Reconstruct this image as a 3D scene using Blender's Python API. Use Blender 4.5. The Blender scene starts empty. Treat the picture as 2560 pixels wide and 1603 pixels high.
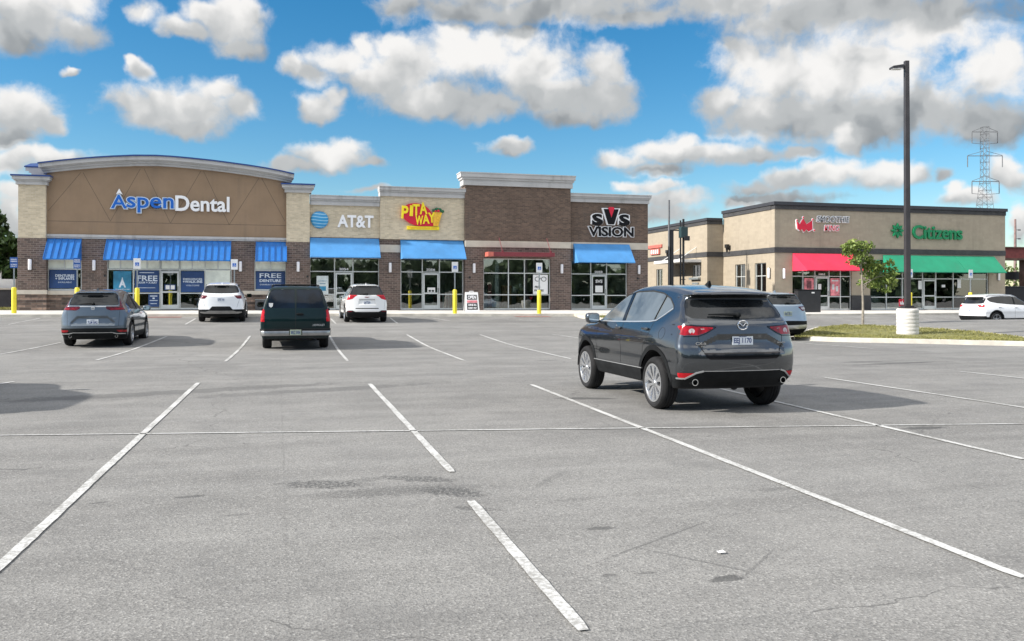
import bpy, bmesh, math, random
import numpy as np
from mathutils import Vector
from mathutils.bvhtree import BVHTree

random.seed(7)
rng = np.random.default_rng(7)
SC = bpy.context.scene
COL = SC.collection
R = math.radians
PI = math.pi

# ------------------------------------------------------------------ helpers
def tag(o, label=None, cat=None, group=None, kind=None):
    if label: o['label'] = label
    if cat: o['category'] = cat
    if group: o['group'] = group
    if kind: o['kind'] = kind
    return o

def empty(name, loc=(0, 0, 0), rz=0.0, parent=None):
    o = bpy.data.objects.new(name, None)
    o.empty_display_size = 0.2
    COL.objects.link(o)
    o.location = loc
    o.rotation_euler = (0, 0, rz)
    if parent: o.parent = parent
    return o

def thing(name, label, cat, loc=(0, 0, 0), rz=0.0, group=None):
    return tag(empty(name, loc, rz), label, cat, group)

def origin_of(o):
    v = Vector((0, 0, 0))
    while o is not None:
        v = v + Vector(o.location)
        o = o.parent
    return v

class MB:
    """collects polygons, links them as one mesh object"""
    def __init__(s): s.v = []; s.f = []; s.m = []
    def add(s, verts, faces, m=0):
        b = len(s.v)
        s.v.extend([tuple(map(float, q)) for q in verts])
        for f in faces:
            s.f.append([b + i for i in f]); s.m.append(m)
        return s
    def poly(s, pts, m=0): return s.add(pts, [list(range(len(pts)))], m)
    def box(s, x0, x1, y0, y1, z0, z1, m=0):
        return s.add([(x0, y0, z0), (x1, y0, z0), (x1, y1, z0), (x0, y1, z0), (x0, y0, z1), (x1, y0, z1), (x1, y1, z1), (x0, y1, z1)],
                     [(0, 3, 2, 1), (4, 5, 6, 7), (0, 1, 5, 4), (1, 2, 6, 5), (2, 3, 7, 6), (3, 0, 4, 7)], m)
    def prism(s, poly, a0, a1, axis='y', m=0):
        """2D polygon extruded; axis y: poly in (x,z); axis x: poly in (y,z); axis z: poly in (x,y)"""
        n = len(poly)
        def P(q, a):
            if axis == 'y': return (q[0], a, q[1])
            if axis == 'x': return (a, q[0], q[1])
            return (q[0], q[1], a)
        A = [P(q, a0) for q in poly]; B = [P(q, a1) for q in poly]
        fs = [list(range(n))[::-1], [n + i for i in range(n)]]
        fs += [(i, (i + 1) % n, n + (i + 1) % n, n + i) for i in range(n)]
        return s.add(A + B, fs, m)
    def tube(s, pts, r, n=8, m=0, cap=True):
        pts = [Vector(p) for p in pts]
        rs = r if isinstance(r, (list, tuple)) else [r] * len(pts)
        V = []; up = None
        for i, p in enumerate(pts):
            t = (pts[min(i + 1, len(pts) - 1)] - pts[max(i - 1, 0)]).normalized()
            ref = Vector((0, 0, 1)) if abs(t.z) < 0.95 else Vector((1, 0, 0))
            a = t.cross(ref).normalized(); b = t.cross(a).normalized()
            for k in range(n):
                an = 2 * PI * k / n
                V.append(p + a * math.cos(an) * rs[i] + b * math.sin(an) * rs[i])
        F = []
        for i in range(len(pts) - 1):
            for k in range(n):
                F.append((i * n + k, i * n + (k + 1) % n, (i + 1) * n + (k + 1) % n, (i + 1) * n + k))
        if cap:
            F.append(tuple(range(n))[::-1]); F.append(tuple((len(pts) - 1) * n + k for k in range(n)))
        return s.add(V, F, m)
    def lathe(s, prof, center=(0, 0, 0), n=32, axis='z', m=0):
        V = []; cx, cy, cz = center
        for r, h in prof:
            for k in range(n):
                a = 2 * PI * k / n
                if axis == 'z': V.append((cx + r * math.cos(a), cy + r * math.sin(a), cz + h))
                else: V.append((cx + r * math.cos(a), cy + h, cz + r * math.sin(a)))
        F = []
        for i in range(len(prof) - 1):
            for k in range(n):
                F.append((i * n + k, i * n + (k + 1) % n, (i + 1) * n + (k + 1) % n, (i + 1) * n + k))
        return s.add(V, F, m)
    def ball(s, c, rx, ry, rz, n=12, e=1.0, m=0):
        V = []; F = []; h = n // 2
        sg = lambda t: math.copysign(abs(t) ** e, t)
        for i in range(h + 1):
            ph = -PI / 2 + PI * i / h
            for k in range(n):
                a = 2 * PI * k / n
                V.append((c[0] + rx * sg(math.cos(ph)) * sg(math.cos(a)), c[1] + ry * sg(math.cos(ph)) * sg(math.sin(a)), c[2] + rz * sg(math.sin(ph))))
        for i in range(h):
            for k in range(n):
                F.append((i * n + k, i * n + (k + 1) % n, (i + 1) * n + (k + 1) % n, (i + 1) * n + k))
        return s.add(V, F, m)
    def build(s, name, mat, parent=None, smooth=False, bevel=0, world=True, fix=True):
        me = bpy.data.meshes.new(name)
        o = Vector((0, 0, 0))
        if parent is not None and world: o = origin_of(parent)
        me.from_pydata([(a - o.x, b - o.y, c - o.z) for a, b, c in s.v], [], s.f)
        for mm in (mat if isinstance(mat, (list, tuple)) else [mat]): me.materials.append(mm)
        if any(s.m): me.polygons.foreach_set('material_index', s.m)
        if fix:
            bm = bmesh.new(); bm.from_mesh(me)
            bmesh.ops.recalc_face_normals(bm, faces=bm.faces)
            if bevel:
                bmesh.ops.bevel(bm, geom=[e for e in bm.edges if len(e.link_faces) == 2 and e.calc_face_angle(0) > 0.6], offset=bevel, segments=2, affect='EDGES', profile=0.5, clamp_overlap=True)
            bm.to_mesh(me); bm.free()
        if smooth:
            me.polygons.foreach_set('use_smooth', [True] * len(me.polygons))
            if smooth != 'all':
                try: me.set_sharp_from_angle(angle=R(40))
                except Exception: pass
        me.update()
        ob = bpy.data.objects.new(name, me)
        COL.objects.link(ob)
        if parent is not None: ob.parent = parent
        return ob

def pieces(mb, tol=0.03):
    """split a collector into collectors of solids that touch"""
    par = list(range(len(mb.v)))
    def find(a):
        while par[a] != a: par[a] = par[par[a]]; a = par[a]
        return a
    for f in mb.f:
        for i in f[1:]: par[find(i)] = find(f[0])
    box = {}
    for i, p in enumerate(mb.v):
        r = find(i); b = box.setdefault(r, [list(p), list(p)])
        for k in range(3): b[0][k] = min(b[0][k], p[k]); b[1][k] = max(b[1][k], p[k])
    ks = list(box); g = {k: k for k in ks}
    def gf(a):
        while g[a] != a: a = g[a]
        return a
    for i, a in enumerate(ks):
        for b in ks[:i]:
            A, B = box[a], box[b]
            if all(A[0][k] - tol <= B[1][k] and B[0][k] - tol <= A[1][k] for k in range(3)): g[gf(a)] = gf(b)
    out = {}
    for f, m in zip(mb.f, mb.m):
        k = gf(find(f[0])); o = out.setdefault(k, (MB(), {}))
        q = []
        for i in f:
            if i not in o[1]: o[1][i] = len(o[0].v); o[0].v.append(mb.v[i])
            q.append(o[1][i])
        o[0].f.append(q); o[0].m.append(m)
    return [o[0] for o in out.values()]

_tc = {}
def text_mesh(s, extrude=0.02, offset=0.0, shear=0.0, spacing=1.0):
    key = (s, extrude, offset, shear, spacing)
    if key in _tc: return _tc[key]
    cu = bpy.data.curves.new('lettering', 'FONT')
    cu.body = s; cu.size = 1.0; cu.extrude = extrude; cu.offset = offset; cu.shear = shear; cu.space_character = spacing
    cu.resolution_u = 4
    ob = bpy.data.objects.new('lettering', cu)
    COL.objects.link(ob)
    dg = bpy.context.evaluated_depsgraph_get(); dg.update()
    me = bpy.data.meshes.new_from_object(ob.evaluated_get(dg))
    V = [tuple(v.co) for v in me.vertices]; F = [tuple(p.vertices) for p in me.polygons]
    bpy.data.objects.remove(ob); bpy.data.meshes.remove(me); bpy.data.curves.remove(cu)
    _tc[key] = (V, F)
    return V, F

def text_into(mb, s, xc, zc, w, h, y, depth=0.03, m=0, offset=0.0, rot=0.0, shear=0.0, ref=None, spacing=1.0, front=-1, T=None):
    """lettering in the XZ plane, facing -Y, centred on (xc,zc), fitted to w x h"""
    V, F = text_mesh(s, 0.5, offset, shear, spacing)
    BV = text_mesh(ref, 0.5, 0.0, shear, spacing)[0] if ref else text_mesh(s, 0.5, 0.0, shear, spacing)[0]
    xs = [q[0] for q in BV]; ys = [q[1] for q in BV]
    x0, x1, y0, y1 = min(xs), max(xs), min(ys), max(ys)
    sx = w / (x1 - x0) if w else None
    sy = h / (y1 - y0) if h else sx
    if sx is None: sx = sy
    out = []
    c, sn = math.cos(rot), math.sin(rot)
    for (a, b, e) in V:
        u = (a - (x0 + x1) / 2) * sx; v = (b - (y0 + y1) / 2) * sy
        u, v = u * c - v * sn, u * sn + v * c
        p = (xc + u, y + front * (e + 0.5) * depth, zc + v)
        out.append(T(p) if T else p)
    mb.add(out, F, m)

# ------------------------------------------------------------------ materials
def new_mat(name):
    m = bpy.data.materials.new(name); m.use_nodes = True
    nt = m.node_tree
    return m, nt, nt.nodes['Principled BSDF']

def N(nt, typ, **kw):
    n = nt.nodes.new(typ)
    for k, v in kw.items():
        if k.startswith('i_'):
            key = k[2:]
            key = int(key) if key.isdigit() else key.replace('_', ' ')
            n.inputs[key].default_value = v
        else: setattr(n, k, v)
    return n

def rgb(c): return (c[0], c[1], c[2], 1.0)

def mixc(nt, fac, a, b, bt='MIX'):
    n = nt.nodes.new('ShaderNodeMix'); n.data_type = 'RGBA'; n.blend_type = bt
    for idx, v in ((0, fac), (6, a), (7, b)):
        if isinstance(v, (int, float)): n.inputs[idx].default_value = v
        elif isinstance(v, tuple): n.inputs[idx].default_value = rgb(v)
        else: nt.links.new(v, n.inputs[idx])
    return n.outputs[2]

def mth(nt, op, a, b=None, c=None, clamp=False):
    n = nt.nodes.new('ShaderNodeMath'); n.operation = op; n.use_clamp = clamp
    for i, v in enumerate((a, b, c)):
        if v is None: continue
        if isinstance(v, (int, float)): n.inputs[i].default_value = v
        else: nt.links.new(v, n.inputs[i])
    return n.outputs[0]

def sstep(nt, v, a, b, lo=0.0, hi=1.0):
    n = nt.nodes.new('ShaderNodeMapRange'); n.interpolation_type = 'SMOOTHSTEP'
    nt.links.new(v, n.inputs[0])
    for i, q in enumerate((a, b, lo, hi)): n.inputs[i + 1].default_value = q
    return n.outputs[0]

def noise(nt, vec, scale, detail=3.0, rough=0.5, out=0, dist=0.0):
    n = N(nt, 'ShaderNodeTexNoise', i_Scale=scale, i_Detail=detail, i_Roughness=rough, i_Distortion=dist)
    if vec is not None: nt.links.new(vec, n.inputs['Vector'])
    return n.outputs[out]

def streaks(nt, col, amt):
    """rain streaks and grime running down a surface"""
    geo = nt.nodes.new('ShaderNodeNewGeometry')
    q = nt.nodes.new('ShaderNodeVectorMath'); q.operation = 'MULTIPLY'; nt.links.new(geo.outputs['Position'], q.inputs[0]); q.inputs[1].default_value = (2.6, 2.6, 0.22)
    n1 = noise(nt, q.outputs[0], 1.0, 5, 0.65)
    n2 = noise(nt, geo.outputs['Position'], 0.45, 4, 0.6)
    f = mth(nt, 'MULTIPLY', sstep(nt, n1, 0.46, 0.72), sstep(nt, n2, 0.38, 0.62))
    return mixc(nt, mth(nt, 'MULTIPLY', f, amt), col, (0.10, 0.09, 0.08))

def plain(name, col, rough=0.5, metal=0.0, var=0.12, scale=4.0, coat=0.0, bump=0.0, bscale=60.0, spec=0.5, streak=0.0):
    """a surface of one colour with mottling and a little relief"""
    m, nt, b = new_mat(name)
    tc = nt.nodes.new('ShaderNodeTexCoord')
    n1 = noise(nt, tc.outputs['Object'], scale, 5, 0.6)
    f = sstep(nt, n1, 0.3, 0.7)
    hi = tuple(min(1, c * (1 + var)) for c in col); lo = tuple(c * (1 - var) for c in col)
    cc = mixc(nt, f, lo, hi)
    nt.links.new(streaks(nt, cc, streak) if streak else cc, b.inputs['Base Color'])
    b.inputs['Roughness'].default_value = rough
    b.inputs['Metallic'].default_value = metal
    b.inputs['Specular IOR Level'].default_value = spec
    if coat:
        b.inputs['Coat Weight'].default_value = coat; b.inputs['Coat Roughness'].default_value = 0.03
    if bump:
        bn = N(nt, 'ShaderNodeBump', i_Strength=bump, i_Distance=0.02)
        nt.links.new(noise(nt, tc.outputs['Object'], bscale, 3, 0.6), bn.inputs['Height'])
        nt.links.new(bn.outputs[0], b.inputs['Normal'])
    return m

def brick(name, c1, c2, mortar, bw=0.24, rh=0.08, ms=0.008, blotch=0.25, rough=0.85, bias=0.0, streak=0.22):
    m, nt, b = new_mat(name)
    geo = nt.nodes.new('ShaderNodeNewGeometry')
    sep = nt.nodes.new('ShaderNodeSeparateXYZ'); nt.links.new(geo.outputs['Position'], sep.inputs[0])
    cmb = nt.nodes.new('ShaderNodeCombineXYZ')
    nt.links.new(mth(nt, 'ADD', sep.outputs[0], sep.outputs[1]), cmb.inputs[0]); nt.links.new(sep.outputs[2], cmb.inputs[1])
    br = N(nt, 'ShaderNodeTexBrick', i_Scale=1.0)
    br.inputs['Brick Width'].default_value = bw; br.inputs['Row Height'].default_value = rh
    br.inputs['Mortar Size'].default_value = ms; br.inputs['Mortar Smooth'].default_value = 0.3; br.inputs['Bias'].default_value = bias
    br.inputs['Color1'].default_value = rgb(c1); br.inputs['Color2'].default_value = rgb(c2); br.inputs['Mortar'].default_value = rgb(mortar)
    nt.links.new(cmb.outputs[0], br.inputs['Vector'])
    n1 = noise(nt, cmb.outputs[0], 0.7, 5, 0.6)
    n2 = noise(nt, cmb.outputs[0], 5.0, 3, 0.6)
    v = mth(nt, 'ADD', mth(nt, 'MULTIPLY', n1, 0.6), mth(nt, 'MULTIPLY', n2, 0.4))
    f = sstep(nt, v, 0.3, 0.7, 1 - blotch, 1 + blotch)
    cc = nt.nodes.new('ShaderNodeCombineColor')
    for i in range(3): nt.links.new(f, cc.inputs[i])
    nt.links.new(streaks(nt, mixc(nt, 1.0, br.outputs['Color'], cc.outputs[0], 'MULTIPLY'), streak), b.inputs['Base Color'])
    b.inputs['Roughness'].default_value = rough
    bn = N(nt, 'ShaderNodeBump', i_Strength=0.4, i_Distance=0.01)
    nt.links.new(mth(nt, 'SUBTRACT', 1.0, br.outputs['Fac']), bn.inputs['Height']); nt.links.new(bn.outputs[0], b.inputs['Normal'])
    return m

def paint(name, col, metal=0.4, rough=0.35, coat=1.0, spec=0.5, cior=1.5):
    m, nt, b = new_mat(name)
    tc = nt.nodes.new('ShaderNodeTexCoord')
    n1 = noise(nt, tc.outputs['Object'], 2.0, 4, 0.6)
    sepz = nt.nodes.new('ShaderNodeSeparateXYZ'); nt.links.new(tc.outputs['Object'], sepz.inputs[0])
    dust = mth(nt, 'MULTIPLY', sstep(nt, sepz.outputs[2], 0.60, 0.2), sstep(nt, n1, 0.40, 0.80, 0.0, 0.18))
    nt.links.new(mixc(nt, dust, col, (0.22, 0.21, 0.19)), b.inputs['Base Color'])
    b.inputs['Metallic'].default_value = metal
    nt.links.new(mth(nt, 'ADD', rough, mth(nt, 'MULTIPLY', dust, 0.6)), b.inputs['Roughness'])
    b.inputs['Coat Weight'].default_value = coat; b.inputs['Specular IOR Level'].default_value = spec; b.inputs['Coat IOR'].default_value = cior
    nt.links.new(mth(nt, 'ADD', 0.03, mth(nt, 'MULTIPLY', dust, 0.6)), b.inputs['Coat Roughness'])
    return m

M = {}
M['concrete'] = plain('concrete', (0.56, 0.54, 0.51), 0.9, var=0.14, scale=0.9, bump=0.3, bscale=40)
M['kerb'] = plain('kerb concrete', (0.52, 0.49, 0.43), 0.9, var=0.18, scale=1.6, bump=0.4, bscale=30)
M['cream_brick'] = brick('cream brick', (0.63, 0.535, 0.39), (0.49, 0.41, 0.295), (0.58, 0.52, 0.41), blotch=0.10)
M['brown_brick'] = brick('brown brick', (0.155, 0.107, 0.09), (0.08, 0.057, 0.05), (0.23, 0.19, 0.165), bw=0.3, rh=0.11, ms=0.012, blotch=0.22)
M['dark_brick'] = brick('dark brown brick', (0.155, 0.102, 0.076), (0.088, 0.060, 0.046), (0.16, 0.125, 0.10), blotch=0.2)
M['stone'] = brick('ledge stone', (0.27, 0.185, 0.14), (0.06, 0.044, 0.038), (0.13, 0.11, 0.095), bw=0.55, rh=0.13, ms=0.012, blotch=0.5)
M['stone_band'] = plain('cast stone band', (0.52, 0.47, 0.40), 0.85, var=0.08, scale=2.0, bump=0.2)
M['stucco'] = plain('tan stucco', (0.285, 0.198, 0.130), 0.92, var=0.07, streak=0.22, scale=0.7, bump=0.3, bscale=120)
M['groove'] = plain('stucco joint', (0.12, 0.09, 0.07), 0.95)
M['cornice'] = plain('painted cornice', (0.46, 0.455, 0.455), 0.7, streak=0.4, var=0.06, scale=1.2, bump=0.1)
M['blue_cap'] = plain('blue metal coping', (0.025, 0.06, 0.22), 0.4, metal=0.2)
M['blue_metal'] = plain('blue standing seam metal', (0.010, 0.150, 0.48), 0.42, streak=0.12, var=0.08)
M['blue_fabric'] = plain('blue awning canvas', (0.065, 0.245, 0.53), 0.85, streak=0.15, var=0.10, scale=1.1, bump=0.15, bscale=8)
M['red_fabric'] = plain('red awning canvas', (0.72, 0.028, 0.075), 0.8, streak=0.12, var=0.10, scale=1.0, bump=0.15, bscale=8)
M['green_fabric'] = plain('green awning metal', (0.01, 0.25, 0.135), 0.6, streak=0.15, var=0.10, scale=1.0, bump=0.1, bscale=8)
M['maroon'] = plain('maroon painted steel', (0.19, 0.03, 0.04), 0.5)
M['salmon'] = plain('salmon painted steel', (0.50, 0.13, 0.10), 0.5)
M['frame'] = plain('anodised aluminium frame', (0.60, 0.62, 0.61), 0.42, metal=0.25, var=0.05)
M['white_trim'] = plain('white trim', (0.74, 0.74, 0.73), 0.5, var=0.05)
M['lamp_white'] = plain('opal lamp glass', (0.80, 0.79, 0.82), 0.3, var=0.03)
M['black_metal'] = plain('black metal', (0.018, 0.018, 0.02), 0.45, var=0.2)
M['bronze'] = plain('dark bronze pole paint', (0.038, 0.034, 0.036), 0.42, var=0.25, scale=1.5)
M['steel'] = plain('galvanised steel', (0.33, 0.36, 0.37), 0.45, metal=0.6)
M['yellow'] = plain('yellow bollard sleeve', (0.80, 0.66, 0.03), 0.45, var=0.10, scale=2.0)
M['sign_white'] = plain('white sign face', (0.80, 0.80, 0.80), 0.4, var=0.04)
M['sign_blue'] = plain('blue sign face', (0.02, 0.09, 0.33), 0.4, var=0.08)
M['letter_blue'] = plain('blue letter face', (0.005, 0.12, 0.52), 0.35, var=0.05)
M['letter_white'] = plain('white letter face', (0.85, 0.85, 0.87), 0.35, var=0.03)
M['letter_edge'] = plain('pale letter return', (0.62, 0.72, 0.82), 0.4)
M['globe_blue'] = plain('globe blue', (0.03, 0.27, 0.55), 0.35, var=0.06)
M['globe_pale'] = plain('globe pale band', (0.30, 0.55, 0.70), 0.35, var=0.06)
M['letter_red'] = plain('red letter face', (0.62, 0.01, 0.04), 0.35, var=0.05)
M['letter_yellow'] = plain('yellow letter face', (0.90, 0.72, 0.02), 0.35, var=0.05)
M['letter_ochre'] = plain('ochre letter face', (0.80, 0.46, 0.04), 0.4, var=0.15, scale=9)
M['letter_black'] = plain('black letter face', (0.006, 0.006, 0.008), 0.5, spec=0.2)
M['letter_green'] = plain('green letter face', (0.004, 0.20, 0.075), 0.35, var=0.05)
M['dark_green'] = plain('dark leaf green', (0.01, 0.11, 0.04), 0.5)
M['poster_navy'] = plain('navy window graphic', (0.016, 0.052, 0.165), 0.35, var=0.25, scale=0.8)
M['poster_teal'] = plain('teal window graphic', (0.03, 0.20, 0.34), 0.35, var=0.35, scale=1.3)
M['poster_text'] = plain('poster lettering', (0.62, 0.68, 0.75), 0.4)
M['poster_pink'] = plain('pink window graphic', (0.72, 0.22, 0.25), 0.4, var=0.5, scale=3.0)
M['poster_white'] = plain('pale window graphic', (0.62, 0.68, 0.68), 0.4, var=0.15, scale=4)
M['poster_dark'] = plain('dark fruit picture', (0.16, 0.05, 0.06), 0.4, var=0.6, scale=6)
M['paper'] = plain('paper', (0.75, 0.75, 0.74), 0.7, var=0.05)
M['blind'] = plain('roller blind', (0.74, 0.78, 0.70), 0.8, var=0.16, scale=1.2)
M['int_floor'] = plain('shop floor', (0.34, 0.31, 0.28), 0.4, var=0.2)
M['int_wall'] = plain('shop wall', (0.55, 0.57, 0.53), 0.8, var=0.25, scale=0.6)
M['int_wood'] = plain('shop counter', (0.30, 0.19, 0.09), 0.5, var=0.3)
M['int_white'] = plain('shop column', (0.55, 0.58, 0.56), 0.6)
M['tan_block'] = brick('tan split block', (0.37, 0.315, 0.24), (0.335, 0.285, 0.218), (0.35, 0.30, 0.23), bw=0.4, rh=0.2, ms=0.006, blotch=0.07)
M['charcoal_block'] = brick('charcoal brick', (0.05, 0.05, 0.053), (0.037, 0.037, 0.041), (0.075, 0.073, 0.073), blotch=0.25)
M['dark_cap'] = plain('dark coping', (0.035, 0.035, 0.042), 0.5)
M['roof'] = plain('roof membrane', (0.35, 0.35, 0.34), 0.9)
M['rust'] = plain('rust red steel', (0.20, 0.045, 0.04), 0.7, var=0.3, scale=1.5)
M['rust_brown'] = plain('rusty brown steel', (0.11, 0.062, 0.045), 0.8, var=0.4, scale=1.5)
M['lattice'] = plain('weathered lattice steel', (0.13, 0.135, 0.145), 0.6)
M['power_pole'] = plain('weathered steel pole', (0.22, 0.15, 0.14), 0.7, var=0.2)
M['bark'] = plain('bark', (0.12, 0.085, 0.06), 0.9, var=0.35, scale=8, bump=0.6)
M['pale_bark'] = plain('pale bark', (0.26, 0.23, 0.19), 0.9, var=0.3, scale=9, bump=0.5)
M['grey_wall'] = plain('charcoal wall', (0.065, 0.062, 0.066), 0.85, var=0.25, scale=1.0)
# car materials
M['rubber'] = plain('tyre rubber', (0.016, 0.016, 0.017), 0.8, var=0.3, scale=5, spec=0.3)
M['rim'] = plain('machined alloy', (0.74, 0.75, 0.77), 0.2, metal=0.92, var=0.1)
M['rim_dark'] = plain('dark alloy', (0.05, 0.05, 0.055), 0.35, metal=0.5)
M['rim_grey'] = plain('grey alloy', (0.38, 0.39, 0.41), 0.3, metal=0.8)
M['plastic'] = plain('black trim plastic', (0.013, 0.014, 0.015), 0.6, var=0.3, scale=3, spec=0.1)
M['gloss_black'] = plain('gloss black trim', (0.006, 0.006, 0.008), 0.12, spec=0.35)
M['plastic_grey'] = plain('grey trim plastic', (0.07, 0.072, 0.076), 0.5, var=0.15)
M['under'] = plain('underbody', (0.008, 0.008, 0.009), 0.9)
M['seam'] = plain('panel gap', (0.006, 0.006, 0.007), 0.7)
M['chrome'] = plain('chrome', (0.78, 0.79, 0.80), 0.10, metal=1.0, var=0.03)
M['dull_chrome'] = plain('dull chrome', (0.34, 0.34, 0.34), 0.28, metal=0.85, var=0.15)
M['tactile'] = plain('brick red tactile paving', (0.26, 0.14, 0.12), 0.9, var=0.2, bump=0.4, bscale=20)
M['satin'] = plain('satin silver trim', (0.55, 0.56, 0.57), 0.3, metal=0.7, var=0.05)
M['lens_red'] = plain('red lamp lens', (0.24, 0.003, 0.008), 0.12, var=0.5, scale=16, coat=0.25, spec=0.35)
M['lens_bright'] = plain('bright red reflector', (0.48, 0.006, 0.014), 0.15, var=0.3, scale=18, coat=0.25, spec=0.35)
M['lens_dark'] = plain('dark red lamp lens', (0.11, 0.006, 0.014), 0.12, var=0.5, scale=14, coat=0.25, spec=0.35)
M['lens_clear'] = plain('clear lamp lens', (0.38, 0.34, 0.34), 0.12, var=0.2, scale=16, coat=1.0)
M['plate'] = plain('licence plate', (0.72, 0.76, 0.80), 0.45, var=0.08, scale=10)
M['plate_green'] = plain('aged licence plate', (0.36, 0.42, 0.33), 0.5, var=0.2, scale=12)
M['plate_ink'] = plain('plate ink', (0.045, 0.07, 0.20), 0.5)
M['mirror'] = plain('mirror glass', (0.55, 0.62, 0.66), 0.03, metal=1.0, var=0.02)

def car_glass(name, col, var=0.4, spec=0.5):
    m, nt, b = new_mat(name)
    tc = nt.nodes.new('ShaderNodeTexCoord')
    f = sstep(nt, noise(nt, tc.outputs['Object'], 2.2, 3, 0.5), 0.35, 0.68)
    lo = tuple(c * (1 - var) for c in col); hi = tuple(c * (1 + var) for c in col)
    nt.links.new(mixc(nt, f, lo, hi), b.inputs['Base Color'])
    b.inputs['Roughness'].default_value = 0.02; b.inputs['IOR'].default_value = 1.5
    b.inputs['Specular IOR Level'].default_value = spec
    return m
M['glass_dark'] = car_glass('tinted car glass', (0.012, 0.014, 0.016), spec=0.45)
M['glass_grey'] = car_glass('side car glass', (0.085, 0.094, 0.098), spec=1.0)
M['glass_navy'] = car_glass('blue tinted car glass', (0.004, 0.010, 0.020), spec=0.3)

def store_glass():
    m = bpy.data.materials.new('shop window glass'); m.use_nodes = True
    nt = m.node_tree; nt.nodes.clear()
    out = nt.nodes.new('ShaderNodeOutputMaterial')
    tr = N(nt, 'ShaderNodeBsdfTransparent', i_Color=(0.85, 0.90, 0.885, 1))
    gl = N(nt, 'ShaderNodeBsdfGlossy', i_Roughness=0.01); gl.inputs['Color'].default_value = (1.0, 1.0, 1.0, 1)
    fr = N(nt, 'ShaderNodeFresnel', i_IOR=1.52)
    geo = nt.nodes.new('ShaderNodeNewGeometry')
    bn = N(nt, 'ShaderNodeBump', i_Strength=0.06, i_Distance=0.05)
    nt.links.new(noise(nt, geo.outputs['Position'], 0.8, 2, 0.5), bn.inputs['Height'])
    nt.links.new(bn.outputs[0], gl.inputs['Normal'])
    f = mth(nt, 'MULTIPLY_ADD', fr.outputs[0], 1.6, 0.10, clamp=True)
    mx = nt.nodes.new('ShaderNodeMixShader')
    nt.links.new(f, mx.inputs[0]); nt.links.new(tr.outputs[0], mx.inputs[1]); nt.links.new(gl.outputs[0], mx.inputs[2])
    nt.links.new(mx.outputs[0], out.inputs[0])
    return m
M['glass'] = store_glass()

def leaf_mat(name, dark, light, scale=1.5):
    m, nt, b = new_mat(name)
    geo = nt.nodes.new('ShaderNodeNewGeometry')
    n1 = noise(nt, geo.outputs['Position'], scale, 3, 0.6)
    wn = nt.nodes.new('ShaderNodeTexWhiteNoise'); wn.noise_dimensions = '1D'
    nt.links.new(geo.outputs['Random Per Island'], wn.inputs['W'])
    f = mth(nt, 'ADD', mth(nt, 'MULTIPLY', sstep(nt, n1, 0.35, 0.65), 0.45), mth(nt, 'MULTIPLY', wn.outputs[0], 0.55))
    nt.links.new(mixc(nt, f, dark, light), b.inputs['Base Color'])
    b.inputs['Roughness'].default_value = 0.55; b.inputs['Specular IOR Level'].default_value = 0.3
    tl = N(nt, 'ShaderNodeBsdfTranslucent')
    nt.links.new(mixc(nt, f, dark, light), tl.inputs['Color'])
    mx = N(nt, 'ShaderNodeMixShader'); mx.inputs[0].default_value = 0.25
    out = nt.nodes['Material Output']
    nt.links.new(b.outputs[0], mx.inputs[1]); nt.links.new(tl.outputs[0], mx.inputs[2]); nt.links.new(mx.outputs[0], out.inputs[0])
    return m
M['leaf_dark'] = leaf_mat('dense tree leaves', (0.020, 0.05, 0.014), (0.075, 0.13, 0.035))
M['leaf_light'] = leaf_mat('young tree leaves', (0.07, 0.14, 0.03), (0.34, 0.40, 0.11), 3.0)
M['leaf_far'] = leaf_mat('far tree leaves', (0.035, 0.06, 0.028), (0.10, 0.14, 0.06), 0.3)
M['leaf_scrub'] = leaf_mat('embankment scrub leaves', (0.04, 0.07, 0.015), (0.13, 0.17, 0.04), 0.8)
M['grass'] = leaf_mat('mown grass blades', (0.13, 0.14, 0.035), (0.36, 0.335, 0.125), 1.2)
M['grass_soil'] = plain('grass soil', (0.17, 0.165, 0.06), 0.95, var=0.35, scale=2.5)
# ------------------------------------------------------------------ camera constants and terrain
CAMH = 1.6; FPX = 2150.0; YAW = 15.2
def lerp(a, b, t): return a + (b - a) * t
def sm(a, b, x):
    t = min(1.0, max(0.0, (x - a) / (b - a))); return t * t * (3 - 2 * t)
def gz(x, y):
    """height of the asphalt: flat near the middle of the lot, climbing gently towards the shops"""
    t = y - 26.0
    s = 0.0 if t < -2 else ((t + 2) ** 2 / 8 if t < 2 else min(t, 19.0))
    b = 0.031 * s * (1 - 0.006 * max(-25.0, min(30.0, x)))
    K = [(22, 0.0), (30, 0.45), (32, 0.45), (34.6, -0.03), (39.6, -0.03), (42.4, 0.38), (1e4, 0.38)]
    zr = 0.0
    if y > 22:
        for (a, za), (c, zc) in zip(K, K[1:]):
            if a <= y <= c:
                zr = lerp(za, zc, sm(a, c, y)); break
    w = sm(20.0, 28.0, x)
    return b * (1 - w) + zr * w
def base_z(x): return 0.78 - 0.0041 * (max(-25, min(26, x)) + 20)
def kerb_y(x): return 43.05 if x < 2 else 43.05 - 0.07 * (x - 2)

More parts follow.
